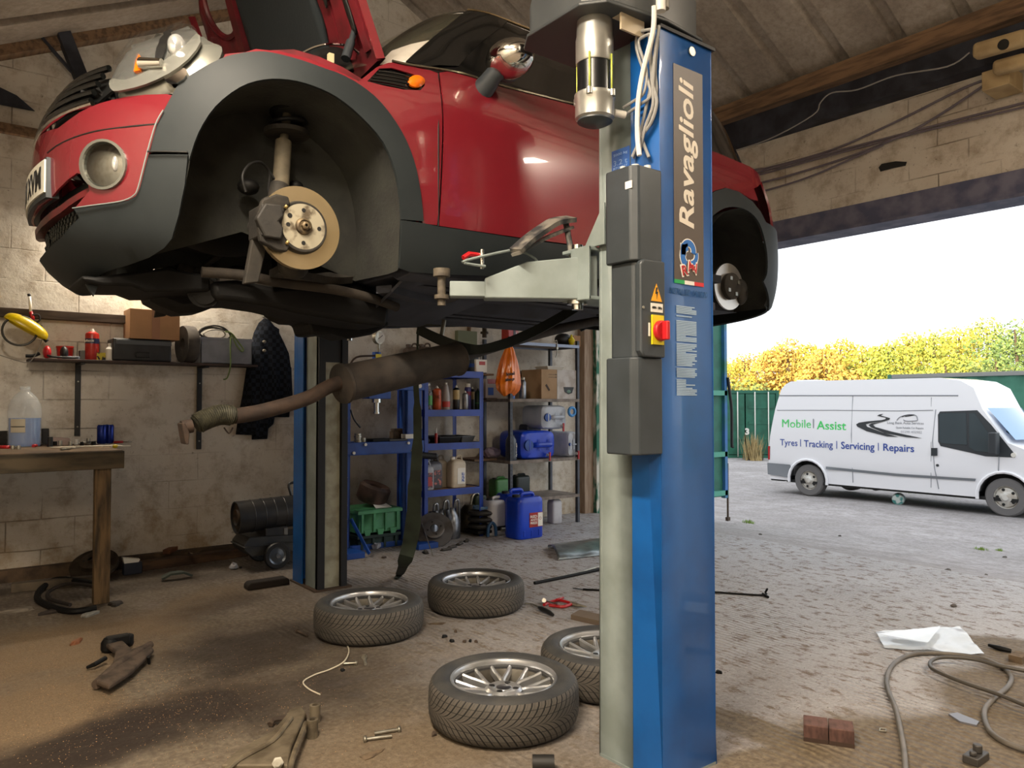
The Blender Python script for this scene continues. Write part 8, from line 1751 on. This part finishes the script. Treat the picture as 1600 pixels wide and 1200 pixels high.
# ------------------------------------------------------------------ open steel door leaf
DGRN = M('door_green', '#2f6e5c', '#285f50', rough=.55, scale=5, bump=.2)
DL = 2.72; dl = thing('steel_door_leaf', (.16, .02, 0), 'green steel door leaf swung open outside, seen right of the near lift post', 'door leaf')
b = MB(); b.box(.16, DL, .0, .02, -.02, 2.8); 
for i in range(12): b.box(.3+i*.2, .36+i*.2, .02, .04, 0, 2.78)
PL(dl, b, 'sheet', DGRN)
for z in (0.0, .55, 1.42, 2.74):
    b = MB(); b.box(.16, DL+.01, -.05, .0, z-.0, z+.07); PL(dl, b, 'rail', M('door_rail', '#4f9a86', rough=.5))
b = MB(); b.box(DL-.06, DL, -.05, .02, -.04, 2.82); PL(dl, b, 'edge_post', M('door_blue_edge', '#3c6fae', '#2f6f62', rough=.5, scale=2)); b = MB(); b.cyl((DL+.02, -.03, .45), (DL+.02, -.03, yz(DL)+.02), .014, n=10); b.box(DL-.01, DL+.05, -.05, -.01, yz(DL), yz(DL)+.05); PL(dl, b, 'drop_bolt', ARMM)
b = MB(); b.tube(smooth([Vector((DL+.0, -.06, 1.68)), Vector((DL+.03, -.07, 1.45)), Vector((DL+.07, -.07, 1.2)), Vector((DL+.07, -.07, .72)), Vector((DL+.09, -.07, .70))], 4), .022, 8); PL(dl, b, 'rubber_strap', INK)
# ------------------------------------------------------------------ shipping containers
CGR = M('container_green', '#256650', '#1f5743', rough=.55, scale=3); CGR2 = M('container_green_side', '#417d66', '#386e5a', rough=.6, scale=2)
def container(p, rz, L, Wd, H, mat, label, doors):
    t = thing('shipping_container', p, label, 'container', rz); b = MB()
    def corr(x0, y0, x1, y1):
        n = max(4, int(math.hypot(x1-x0, y1-y0)/.14)); pts = []; dx, dy = (x1-x0), (y1-y0); LL = math.hypot(dx, dy); nx, ny = dy/LL, -dx/LL
        for i in range(n+1):
            o_ = .035 if (i//2) % 2 else 0; pts.append((x0+dx*i/n-nx*o_, y0+dy*i/n-ny*o_))
        k = len(pts); vs = [(a, c, .12) for a, c in pts]+[(a, c, H-.1) for a, c in pts]; b.add(vs, [(i, i+1, k+i+1, k+i) for i in range(k-1)])
    corr(0, 0, L, 0); corr(L, 0, L, Wd); corr(L, Wd, 0, Wd)
    if not doors: corr(0, Wd, 0, 0)
    b.add([(0, 0, H-.03), (L, 0, H-.03), (L, Wd, H-.03), (0, Wd, H-.03)], [(0, 1, 2, 3)]); b.build('body', mat, t)
    for (a0, c0, a1, c1) in ((0, 0, L, 0), (0, Wd, L, Wd), (0, 0, 0, Wd), (L, 0, L, Wd)):
        for z in (0, H-.12):
            b = MB(); bar(b, (a0, c0, z+.06), (a1, c1, z+.06), .10, .12); b.build('rail', mat if z == 0 else M('container_top_rail', '#8a8a86', rough=.6) if not doors else mat, t)
    for x, y in ((0, 0), (L, 0), (L, Wd), (0, Wd)):
        b = MB(); b.box(x-.06, x+.06, y-.06, y+.06, 0, H); b.build('corner_post', mat, t)
    if doors:
        for k in (0, 1):
            b = MB(); b.box(-.03, .02, .08+k*(Wd/2-.04), Wd/2-.01+k*(Wd/2-.06), .14, H-.14); d = b.build('door', mat, t)
            for f in (.25, .72):
                y = .08+k*(Wd/2-.04)+(Wd/2-.12)*f; b = MB(); b.cyl((-.07, y, .06), (-.07, y, H-.06), .022, n=8); b.build('locking_bar', WPR, d)
            for z in (.7, 1.3, 1.9):
                b = MB(); b.box(-.05, -.03, .16+k*(Wd/2-.04), Wd/2-.1+k*(Wd/2-.06), z, z+.10); b.build('door_swage', mat, d)
    return t
FW2 = Vector((.613, .79, 0)); R2 = Vector((.79, -.613, 0))
def cg(x, z): p = Vector((CAM.x, CAM.y, 0))+R2*x+FW2*z; return Vector((p.x, p.y, yz(p.x)))
pa = cg((1214-800)/1180*29, 29); pa.z = yz(pa.x)
tA = container(pa, math.atan2(.79, .613), 6, 2.44, 2.6, CGR, 'green shipping container with white locking bars, end on, left of the van', True)
# its door end faces the camera: local +y runs to the left of the view
o = fit_text('3', 'number', WPR, tA, Vector((-.075, 1.18, 1.02)), (0, -1, 0), (0, 0, 1), .16, .26, bold=.05)
pb = Vector((17.9, 4.9, yz(17.9))); container((17.9, 4.9, yz(17.9)), -PI/2, 12.2, 2.44, 3.0, CGR2, 'long green container with pale top rail behind the front of the van', False)
# ------------------------------------------------------------------ van
VX = 8.52
vz = yz(VX)
def VP(px, py, x=VX): p = onx(px, py, x); return (p.y, p.z)
van = thing('white_van', (VX+.9, .3, vz), 'white high-roof van with green and blue lettering parked in the yard', 'van')
def PV(b, name, mat, par=None, **k):
    b.v = [p-Vector((VX+.9, .3, vz)) for p in b.v]; o = b.build(name, mat, par or van, **k); return o
VW = 1.95
def vin(z):
    h = z-vz; return 0.02 if h < .6 else (.0 if h < 1.15 else .0+.16*((h-1.15)/1.4)**1.5)
zb = vz+.30
fr = VP(1570, 775)[0]; rw = VP(1262, 748)[0]
lowz = VP(1400, 762)[1]
def arch(cy, r, n=12, cz=None):
    cz = vz+.34; return [(cy+r*math.cos(a), cz+r*math.sin(a)) for a in [(-.15+(PI+.3)*i/n) for i in range(n+1)]]
rear = [VP(1202, 742), VP(1201, 723), VP(1203, 682), VP(1209, 639), VP(1216, 608)]
topz = VP(1400, 592, VX+.18)[1]
hdr = VP(1494, 618); 
outl = [(rear[0][0], zb)]+rear+[(rear[4][0]-.10, topz-.06), (rear[4][0]-.22, topz), (hdr[0]+.35, topz), (hdr[0]-.02, topz-.06), (hdr[0]-.25, topz-.20)]
ap0 = VP(1531, 641); ap1 = VP(1574, 692)
outl += [(ap0[0]-.02, ap0[1]+.02), (ap1[0], ap1[1])]
fe = fr-1.0
outl += [(ap1[0]-.35, ap1[1]-.14), (fe+.25, vz+1.0), (fe+.06, vz+.80), (fe, vz+.5), (fe+.04, zb)]
fa = arch(fr, .43); ra_ = arch(rw, .43)
outl += [(fr-.43, zb)]+[(a, c) for a, c in fa if c > zb][::1]+[(fr+.43, zb), (rw-.43, zb)]+[(a, c) for a, c in ra_ if c > zb]+[(rw+.43, zb)]
# fa runs from +y side to -y side; order it front to back
def fixarch(lst): return sorted(lst, key=lambda p: p[0])
i_f = [(a, c) for a, c in fa if c > zb+.01]; i_r = [(a, c) for a, c in ra_ if c > zb+.01]
base = outl[:len(outl)-(len([1 for a, c in fa if c > zb])+len([1 for a, c in ra_ if c > zb])+4)]
outl = base+[(fr-.43, zb)]+fixarch(i_f)+[(fr+.43, zb), (rw-.43, zb)]+fixarch(i_r)+[(rw+.43, zb)]
def cdt2(outl, grid):
    pts = []
    for a, c in zip(outl, outl[1:]+outl[:1]):
        n = max(1, int(math.hypot(a[0]-c[0], a[1]-c[1])/grid)); pts += [(a[0]+(c[0]-a[0])*i/n, a[1]+(c[1]-a[1])*i/n) for i in range(n)]
    n = len(pts); vs = [Vector(p) for p in pts]; es = [(i, (i+1) % n) for i in range(n)]
    def ins(p):
        c = False; j = n-1
        for i in range(n):
            if (pts[i][1] > p[1]) != (pts[j][1] > p[1]) and p[0] < (pts[j][0]-pts[i][0])*(p[1]-pts[i][1])/(pts[j][1]-pts[i][1]+1e-12)+pts[i][0]: c = not c
            j = i
        return c
    a = min(p[0] for p in pts)
    while a < max(p[0] for p in pts):
        c = min(p[1] for p in pts)
        while c < max(p[1] for p in pts):
            if ins((a, c)) and min((q[0]-a)**2+(q[1]-c)**2 for q in pts) > (grid*.45)**2: vs.append(Vector((a, c)))
            c += grid
        a += grid
    V, E, Fc, *_ = geometry.delaunay_2d_cdt(vs, es, [], 0, 1e-6)
    return V, [list(f) for f in Fc if ins((sum(V[i].x for i in f)/len(f), sum(V[i].y for i in f)/len(f)))]
VWHT = M('van_white', '#f0f0f4', rough=.25, coat=.6)
V2, T2 = cdt2(outl, .14)
b = MB(); k = len(V2)
nr_ = [Vector((VX+vin(v.y), v.x, v.y)) for v in V2]; fr_ = [Vector((VX+VW-vin(v.y), v.x, v.y)) for v in V2]
b.add(nr_, T2, True); b.add(fr_, [list(reversed(t)) for t in T2], True)
ec = {}
for t_ in T2:
    for i in range(len(t_)): e = (t_[i], t_[(i+1) % len(t_)]); ec.setdefault(tuple(sorted(e)), []).append(e)
b.add(nr_+fr_, [(e[1], e[0], e[0]+k, e[1]+k) for v in ec.values() if len(v) == 1 for e in v], True)
PV(b, 'body', VWHT)
def vpoly(name, pts, mat, off=.008, par=None, px=True, th=.006, grid=.3):
    q = [VP(*p) if px else p for p in pts]; V, T = cdt2(q, grid); b = MB(); k = len(V); n_ = [Vector((VX+vin(v.y)-off, v.x, v.y)) for v in V]
    b.add(n_, T, True); b.add([p+Vector((th, 0, 0)) for p in n_], [list(reversed(t)) for t in T], True); return PV(b, name, mat, par)
VBK = M('van_black_trim', '#303438', rough=.5); VGL = M('van_glass', '#2e3c44', rough=.08, spec=.8); VGY = M('van_grey_trim', '#84898f', rough=.55)
wf = vpoly('window_trim', [(1464, 648), (1467, 643), (1525, 641), (1548, 664), (1587, 711), (1586, 715), (1540, 713), (1515, 707), (1470, 697), (1466, 690)], VBK)
vpoly('side_window', [(1466, 646), (1508, 645), (1511, 695), (1472, 693), (1468, 688)], VGL, .014, wf)
vpoly('quarter_window', [(1513, 646), (1522, 646), (1548, 682), (1554, 707), (1524, 705), (1515, 699)], VGL, .014, wf)
vpoly('rub_strip', [(1291, 729), (1400, 740), (1525, 748), (1523, 752), (1400, 744), (1291, 733)], VGY, .02, th=.02)
vpoly('rear_bumper', [(1200, 723), (1236, 726), (1236, 730), (1232, 746), (1200, 741)], VGY, .03, th=.06)
vpoly('tail_light', [(1200.5, 697), (1203.5, 697), (1203, 718), (1200.5, 718)], REDP, .012)
vpoly('door_handle', [(1456, 700), (1465, 700), (1465, 712), (1456, 712)], VBK, .03, th=.02)
b = MB(); p = onx(1465, 727, VX); b.cyl(p+Vector((-.012, 0, 0)), p, .025, n=12); PV(b, 'door_lock', VBK)
p = onx(1584, 711, VX); b = MB(); b.cyl(p+Vector((-.02, 0, 0)), p, .04, n=14); PV(b, 'side_repeater', WPR)
def vline(pts, r=.008, name='body_seam'):
    b = MB(); q = [onx(a, c, VX) for a, c in pts]; b.tube([Vector((VX+vin(p.z)-.002, p.y, p.z)) for p in q], r, 5); PV(b, name, M('seam_grey', '#8d9096', rough=.6) if 'seam_grey' not in bpy.data.materials else bpy.data.materials['seam_grey'])
vline([(1214, 618), (1300, 618), (1400, 618), (1494, 618)], .012); vline([(1212, 641), (1300, 641), (1400, 642), (1456, 641)]); vline([(1329, 618), (1330, 680), (1332, 754)]); vline([(1452, 621), (1455, 700), (1454, 762)], .006); vline([(1460, 640), (1457, 690), (1460, 730), (1466, 764)]); vline([(1561, 713), (1560, 738)])
# wheel arch lips, wheels
for cy in (fr, rw):
    b = MB(); b.tube([Vector((VX-.004, a, c)) for a, c in arch(cy, .44)], .03, 6); PV(b, 'arch_lip', VWHT)
    b = MB(); pts = arch(cy, .43); b.add([Vector((x, a, c)) for x in (VX+.03, VX+.32) for a, c in pts], [(i, i+1, len(pts)+i+1, len(pts)+i) for i in range(len(pts)-1)], True); b.add([Vector((VX+.32, a, c)) for a, c in pts], [tuple(range(len(pts)))]); PV(b, 'wheel_arch', INK)
    for x, s_ in ((VX+.05, -1), (VX+VW-.05, 1)):
        c0 = (x-s_*.09, cy, vz+.335); ax = (s_, 0, 0)
        b = MB(); b.lathe([(.20, -.10), (.31, -.105), (.335, -.08), (.335, .08), (.31, .105), (.20, .10)], 40, c0, ax, closed=True); ty = PV(b, 'tyre', M('van_tyre', '#6d6b6b', rough=.9) if 'van_tyre' not in bpy.data.materials else bpy.data.materials['van_tyre'])
        b = MB(); b.lathe([(.215, .095), (.215, .085), (.19, .06), (.175, .045), (.165, .075), (.10, .085), (.08, .10), (.06, .11), (.05, .13), (0, .13)], 36, c0, ax, cap=False); b.lathe([(.215, .09), (.205, -.08)], 30, c0, ax, cap=False); wl_ = PV(b, 'steel_wheel', M('van_steel_wheel', '#d8d6d0', '#b4ada2', rough=.45, metal=.2, scale=9) if 'van_steel_wheel' not in bpy.data.materials else bpy.data.materials['van_steel_wheel'], ty)
        for j in range(5):
            a = j*2*PI/5; b = MB(); yy_, zz_ = cy+.135*math.cos(a), vz+.335+.135*math.sin(a); xx = x-s_*.09+s_*.083; b.cyl((xx-.004, yy_, zz_), (xx+.004, yy_, zz_), .026, n=10); PV(b, 'wheel_slot', INK, wl_)
# windscreen, cab roof tint, mirror, roof vent
b = MB(); h0 = Vector((0, ap0[0]-.03, ap0[1]+.01)); h1 = Vector((0, ap1[0]-.04, ap1[1]+.02)); xa_, xb2 = VX+.17, VX+VW-.17
b.grid(lambda u, v: Vector((xa_+(xb2-xa_)*u, h0.y+(h1.y-h0.y)*v-.03-.10*math.sin(PI*u), h0.z+(h1.z-h0.z)*v+.03)), 12, 5); PV(b, 'windscreen', M('windscreen_sky', '#6f9cc8', rough=.08, spec=.9, coat=.6))
p = onx(1556, 692, VX-.16); b = MB(); b.box(p.x-.08, p.x+.10, p.y-.03, p.y+.10, p.z-.20, p.z+.18); b.box(p.x+.05, VX, p.y+.02, p.y+.06, p.z-.15, p.z-.10); PV(b, 'door_mirror', VBK, bevel=.03)
p = onx(1265, 592, VX+.6); b = MB(); b.box(VX+.4, VX+.9, p.y-.2, p.y+.2, topz-.01, topz+.035); PV(b, 'roof_vent', VWHT, bevel=.01)
b = MB(); b.box(VX+.1, VX+VW-.1, rear[0][0]-.3, rear[0][0]+.02, zb-.04, zb+.12); b.box(VX+.05, VX+VW-.05, fe+.3, rear[0][0]-.4, zb-.04, zb+.02); PV(b, 'underbody', INK)
b = MB(); b.cyl((VX+1.1, rw-.9, vz+.26), (VX+1.5, rw-.9, vz+.26), .14, n=20); PV(b, 'spare_wheel', INK)
b = MB(); b.box(VX+.3, VX+VW-.3, fr+.05, fr+.55, vz+.7, vz+1.5); PV(b, 'cab_seat', M('seat_grey', '#3e4a4e', rough=.9), bevel=.06)
def vtext(s, px0, px1, py, h_px, mat, bold=.0, name='lettering', shear=0):
    pc_ = onx((px0+px1)/2, py, VX); a_ = onx(px0, py, VX); c_ = onx(px1, py, VX); hh = abs(onx((px0+px1)/2, py-h_px/2, VX).z-onx((px0+px1)/2, py+h_px/2, VX).z)
    org = Vector((VX+vin(pc_.z)-.006, pc_.y, pc_.z))-Vector((VX+.9, .3, vz)); return fit_text(s, name, mat, van, org, (0, -1, 0), (-.0, 0, 1), abs(a_.y-c_.y), hh, bold=bold, shear=shear, extrude=.001)
GT = M('letter_green', '#4bd66e', rough=.5); BT_ = M('letter_blue', '#2a4aa0', rough=.5); GT2 = M('letter_grey', '#8d8f95', rough=.5)
vtext('Mobile', 1221, 1266, 662, 13, GT); vtext('|', 1269.5, 1271, 663, 17, GT2); vtext('Assist', 1275, 1321, 665, 14, GT, .012)
vtext('Tyres', 1219, 1246, 693, 13, BT_); vtext('|', 1250.5, 1251.5, 692, 11, BT_); vtext('Tracking', 1256, 1301, 695.5, 14, BT_, .005); vtext('|', 1307, 1308, 695, 12, BT_); vtext('Servicing', 1314, 1366, 698.5, 15, BT_, .01); vtext('|', 1372, 1373, 698, 12, BT_); vtext('Repairs', 1380, 1428, 701.5, 15, BT_, .012)
vtext('Long Bank Auto Services', 1385, 1442, 661.5, 5, GT2); vtext('Quick Reliable Car Repairs', 1399, 1442, 669, 4, GT2); vtext('01299 402982', 1407, 1440, 675, 4, M('letter_pale', '#b4b6bc', rough=.5))
def cs_(pts): return [(1190+a*.25625, 580+c*.25625) for a, c in pts]
vpoly('road_logo', cs_([(832, 401), (765, 398), (640, 366), (582, 338), (574, 325), (590, 314), (640, 306), (728, 298), (752, 292), (752, 284), (700, 272), (712, 264), (735, 260), (720, 270), (778, 286), (775, 296), (745, 305), (660, 316), (632, 324), (640, 338), (740, 376)]), VBK, .010, grid=.5)
vpoly('road_logo', cs_([(978, 409), (880, 402), (750, 378), (665, 342), (650, 328), (668, 318), (745, 307), (700, 318), (676, 326), (690, 340), (790, 368), (900, 392)]), VBK, .010, grid=.5)
b = MB(); q = [onx(a, c, VX) for a, c in cs_([(820, 300), (835, 282), (865, 270), (900, 264), (935, 270), (945, 290), (940, 302), (880, 304), (860, 296)])]; b.tube(smooth([Vector((VX+vin(p.z)-.006, p.y, p.z)) for p in q], 4), .008, 5); PV(b, 'car_outline_logo', GT2)
b = MB(); q = [onx(a, c, VX) for a, c in cs_([(850, 278), (880, 268), (925, 266), (900, 272), (870, 276)])]; b.tube(smooth([Vector((VX+vin(p.z)-.006, p.y, p.z)) for p in q], 4), .008, 5); PV(b, 'car_outline_logo', VBK)
# things round the van
gp_ = onz(1404, 778, yz(5.2)); xg = gp_.x; t = thing('gas_canister', (gp_.x, gp_.y, yz(gp_.x)+.06), 'small white and teal gas canister on the gravel before the van', 'canister')
b = MB(); b.lathe([(.05, -.10), (.10, -.09), (.115, -.05), (.115, .05), (.10, .09), (.05, .10)], 22, (0, 0, .05), (.9, .3, .1)); b.build('body', M('canister_teal', '#c8d2ce', '#4d8f8a', rough=.4, scale=9, lo=.46, hi=.54), t)
b = MB(); p = onx(1533, 602, 15.0); b.ell(p, .3, .28, .14, 14, 8); b.v = [q+Vector((0, noise.noise(q*3)*.12, noise.noise(q*4)*.1)) for q in b.v]; b.sm = [False]*len(b.f); b.box(p.x-.25, p.x+.25, p.y-.25, p.y+.25, yz(15), p.z-.05); solo(b, 'blue_tarpaulin', M('tarp_blue', '#2a6fd6', rough=.5), 'blue tarpaulin showing over the bonnet end of the van roof', 'tarpaulin')
# ------------------------------------------------------------------ trees beyond the containers
def leaves(b, c, r, n, s, rnd, squash=.8):
    for _ in range(n):
        while True:
            d = Vector((rnd.uniform(-1, 1), rnd.uniform(-1, 1), rnd.uniform(-1, 1)))
            if .25 < d.length < 1: break
        d = d*(.55+.45*rnd.random())/max(d.length, .5)*d.length**.3
        p = c+Vector((d.x*r, d.y*r, d.z*r*squash)); u = Vector((rnd.uniform(-1, 1), rnd.uniform(-1, 1), rnd.uniform(-1, 1))).normalized(); w = u.cross(Vector((rnd.uniform(-1, 1), rnd.uniform(-1, 1), rnd.uniform(-1, 1)))).normalized(); k = s*rnd.uniform(.6, 1.4)
        b.add([p+u*k, p+w*k*.6, p-u*k, p-w*k*.6], [(0, 1, 2, 3)])
def leaf_mat(name, a, c):
    m = M(name, a, c, rough=.8, scale=1.6, lo=.4, hi=.6); m.node_tree.nodes['Principled BSDF'].inputs['Specular IOR Level'].default_value = .2; return m
LM = [leaf_mat('leaf_gold', '#d6bf55', '#a79a45'), leaf_mat('leaf_yellow_green', '#b9b450', '#86954a'), leaf_mat('leaf_green', '#88995a', '#5f7748'), leaf_mat('leaf_orange', '#d4b060', '#b0924e')]
BARK = M('bark', '#5a4a3c', rough=.9)
tr = [(1128, 548, 2.4, 0), (1165, 543, 2.2, 3), (1205, 535, 2.3, 3), (1232, 520, 2.0, 3), (1262, 527, 2.2, 0), (1292, 532, 2.1, 3), (1316, 517, 2.3, 0), (1350, 528, 2.4, 0), (1390, 522, 2.3, 1), (1425, 506, 2.6, 0), (1462, 502, 2.7, 1), (1502, 498, 2.8, 0), (1545, 484, 3.0, 1), (1590, 484, 3.2, 2), (1640, 480, 3.2, 2), (1480, 545, 2.2, 1), (1560, 540, 2.4, 2)]
words = ['golden', 'orange tinted', 'pale orange', 'tall thin orange', 'yellow', 'broad orange', 'bright yellow, pointed', 'low rounded yellow', 'yellow green', 'full golden', 'large yellow green', 'brightest golden', 'high yellow green', 'green shaded', 'dark green', 'lower yellow green', 'lower green']
rnd = random.Random(21)
for i, (px, py, r, mi) in enumerate(tr):
    Z = 44+3*((i*7) % 5) if i < 15 else 40; p = cg((px-800)/1180*Z, Z); g = yz(p.x); ztop = 1.31+(630-py)/1180*Z
    where = ['at the far left behind the door', 'second from the left above the container', 'third from the left above the container', 'above the left container’s right end', 'above the rear of the van roof', 'above the van roof, left', 'standing highest over the rear half of the van', 'above the middle of the van roof', 'above the van, left of the long container', 'over the left end of the long container', 'over the long container, left', 'over the middle of the long container', 'over the blue tarpaulin', 'at the right edge of the view', 'beyond the right edge', 'in front of the golden ones over the container', 'in front at the right over the container'][i].replace('’', "'")
    t = thing('tree', (p.x, p.y, g), words[i]+' leafed tree '+where, 'tree', group='trees beyond the containers')
    b = MB(); hh = ztop-g
    for k in range(9):
        a = 2*PI*k/9+rnd.random(); q = Vector((r*.55*math.cos(a), r*.55*math.sin(a), hh-r*.75-(hh*.55)*((k*5) % 9)/9)); leaves(b, q, r*(.5+.35*rnd.random()), 420, .115, rnd)
    leaves(b, Vector((0, 0, hh-r*.55)), r*.5, 380, .10, rnd); b.build('crown', LM[mi], t, weld=False)
    b = MB(); b.tube([(0, 0, 0), (.1, 0, hh*.5), (0, .1, hh*.85)], [.18, .12, .05], 8); b.build('trunk', BARK, t)
# bramble bank at the foot of the trees, right
b = MB()
for px in range(1120, 1680, 14):
    Z = 37; p = cg((px-800)/1180*Z, Z); leaves(b, Vector((p.x, p.y, yz(p.x)+1.5+.5*math.sin(px*.05)+(.9 if px > 1440 else 0))), 1.7, 260, .10, rnd, .9)
o = solo(b, 'bramble_hedge', leaf_mat('leaf_dull', '#8a9058', '#6c7848'), 'dull green bramble bank below the trees', 'hedge', weld=False); o['kind'] = 'stuff'
# grass tufts
def tuft(px, py, n, h, mat, label, zg=None, group=None, spread=.25):
    x = 3.0
    for _ in range(8): p = onz(px, py, yz(x)); x = p.x
    b = MB(); rnd = random.Random(int(px))
    for _ in range(n):
        a = rnd.uniform(0, 2*PI); rr = spread*rnd.random()**.7; q = Vector((p.x+rr*math.cos(a), p.y+rr*math.sin(a), yz(p.x)-.01)); l = Vector((rnd.uniform(-.3, .3), rnd.uniform(-.3, .3), 1))*h*rnd.uniform(.5, 1); s_ = Vector((math.sin(a), -math.cos(a), 0))*.006*max(1, h*3)
        b.add([q-s_, q+s_, q+l*.6+s_*.6, q+l, q+l*.6-s_*.6], [(0, 1, 2, 3, 4)])
    return solo(b, 'grass_tuft', mat, label, 'grass', group, weld=False)
GRS = M('grass_green', '#7f9a4c', rough=.9); DRYG = M('grass_dry', '#b39c6c', '#94825a', rough=.9, scale=5)
tuft(1176, 719, 160, 1.1, DRYG, 'tall dry grass clump before the green container', spread=.4)
tuft(1170, 817, 90, .06, GRS, 'small green tuft on the gravel right of the door leaf', spread=.10)
tuft(1533, 859, 70, .05, GRS, 'small green tuft on the yard at the right, larger', spread=.08)
tuft(1562, 861, 40, .05, GRS, 'small green tuft on the yard at the right, smaller', spread=.05)
tuft(1425, 770, 120, .10, GRS, 'low weeds growing under the middle of the van', spread=.3)
tuft(1150, 712, 60, .3, DRYG, 'short dry grass at the foot of the green container, left', spread=.3)
rnd = random.Random(9)
for i, (px, py) in enumerate(((1385, 878), (1312, 838), (1481, 893), (1541, 899), (1490, 948), (1570, 872), (1370, 790), (1188, 836))):
    x = 2.0
    for _ in range(8): p = onz(px, py, yz(max(x, 0))); x = p.x
    b = MB(); s_ = .012+.006*(i % 3); b.ell(p+Vector((0, 0, s_*.4)), s_*1.4, s_, s_*.6, 9, 6); b.v = [q+Vector((noise.noise(q*60)*.006,)*3) for q in b.v]; b.sm = [False]*len(b.f)
    solo(b, 'stone', M('stone_dark_%d' % i, '#55504c', rough=.9), 'small dark stone on the ground outside, '+['before the van middle', 'nearest the threshold left', 'right of the first pair', 'right, beside the tuft', 'on the concrete edge', 'below the front wheel', 'in the shade of the van', 'behind the hooked bar'][i], 'stone', 'stones on the yard')
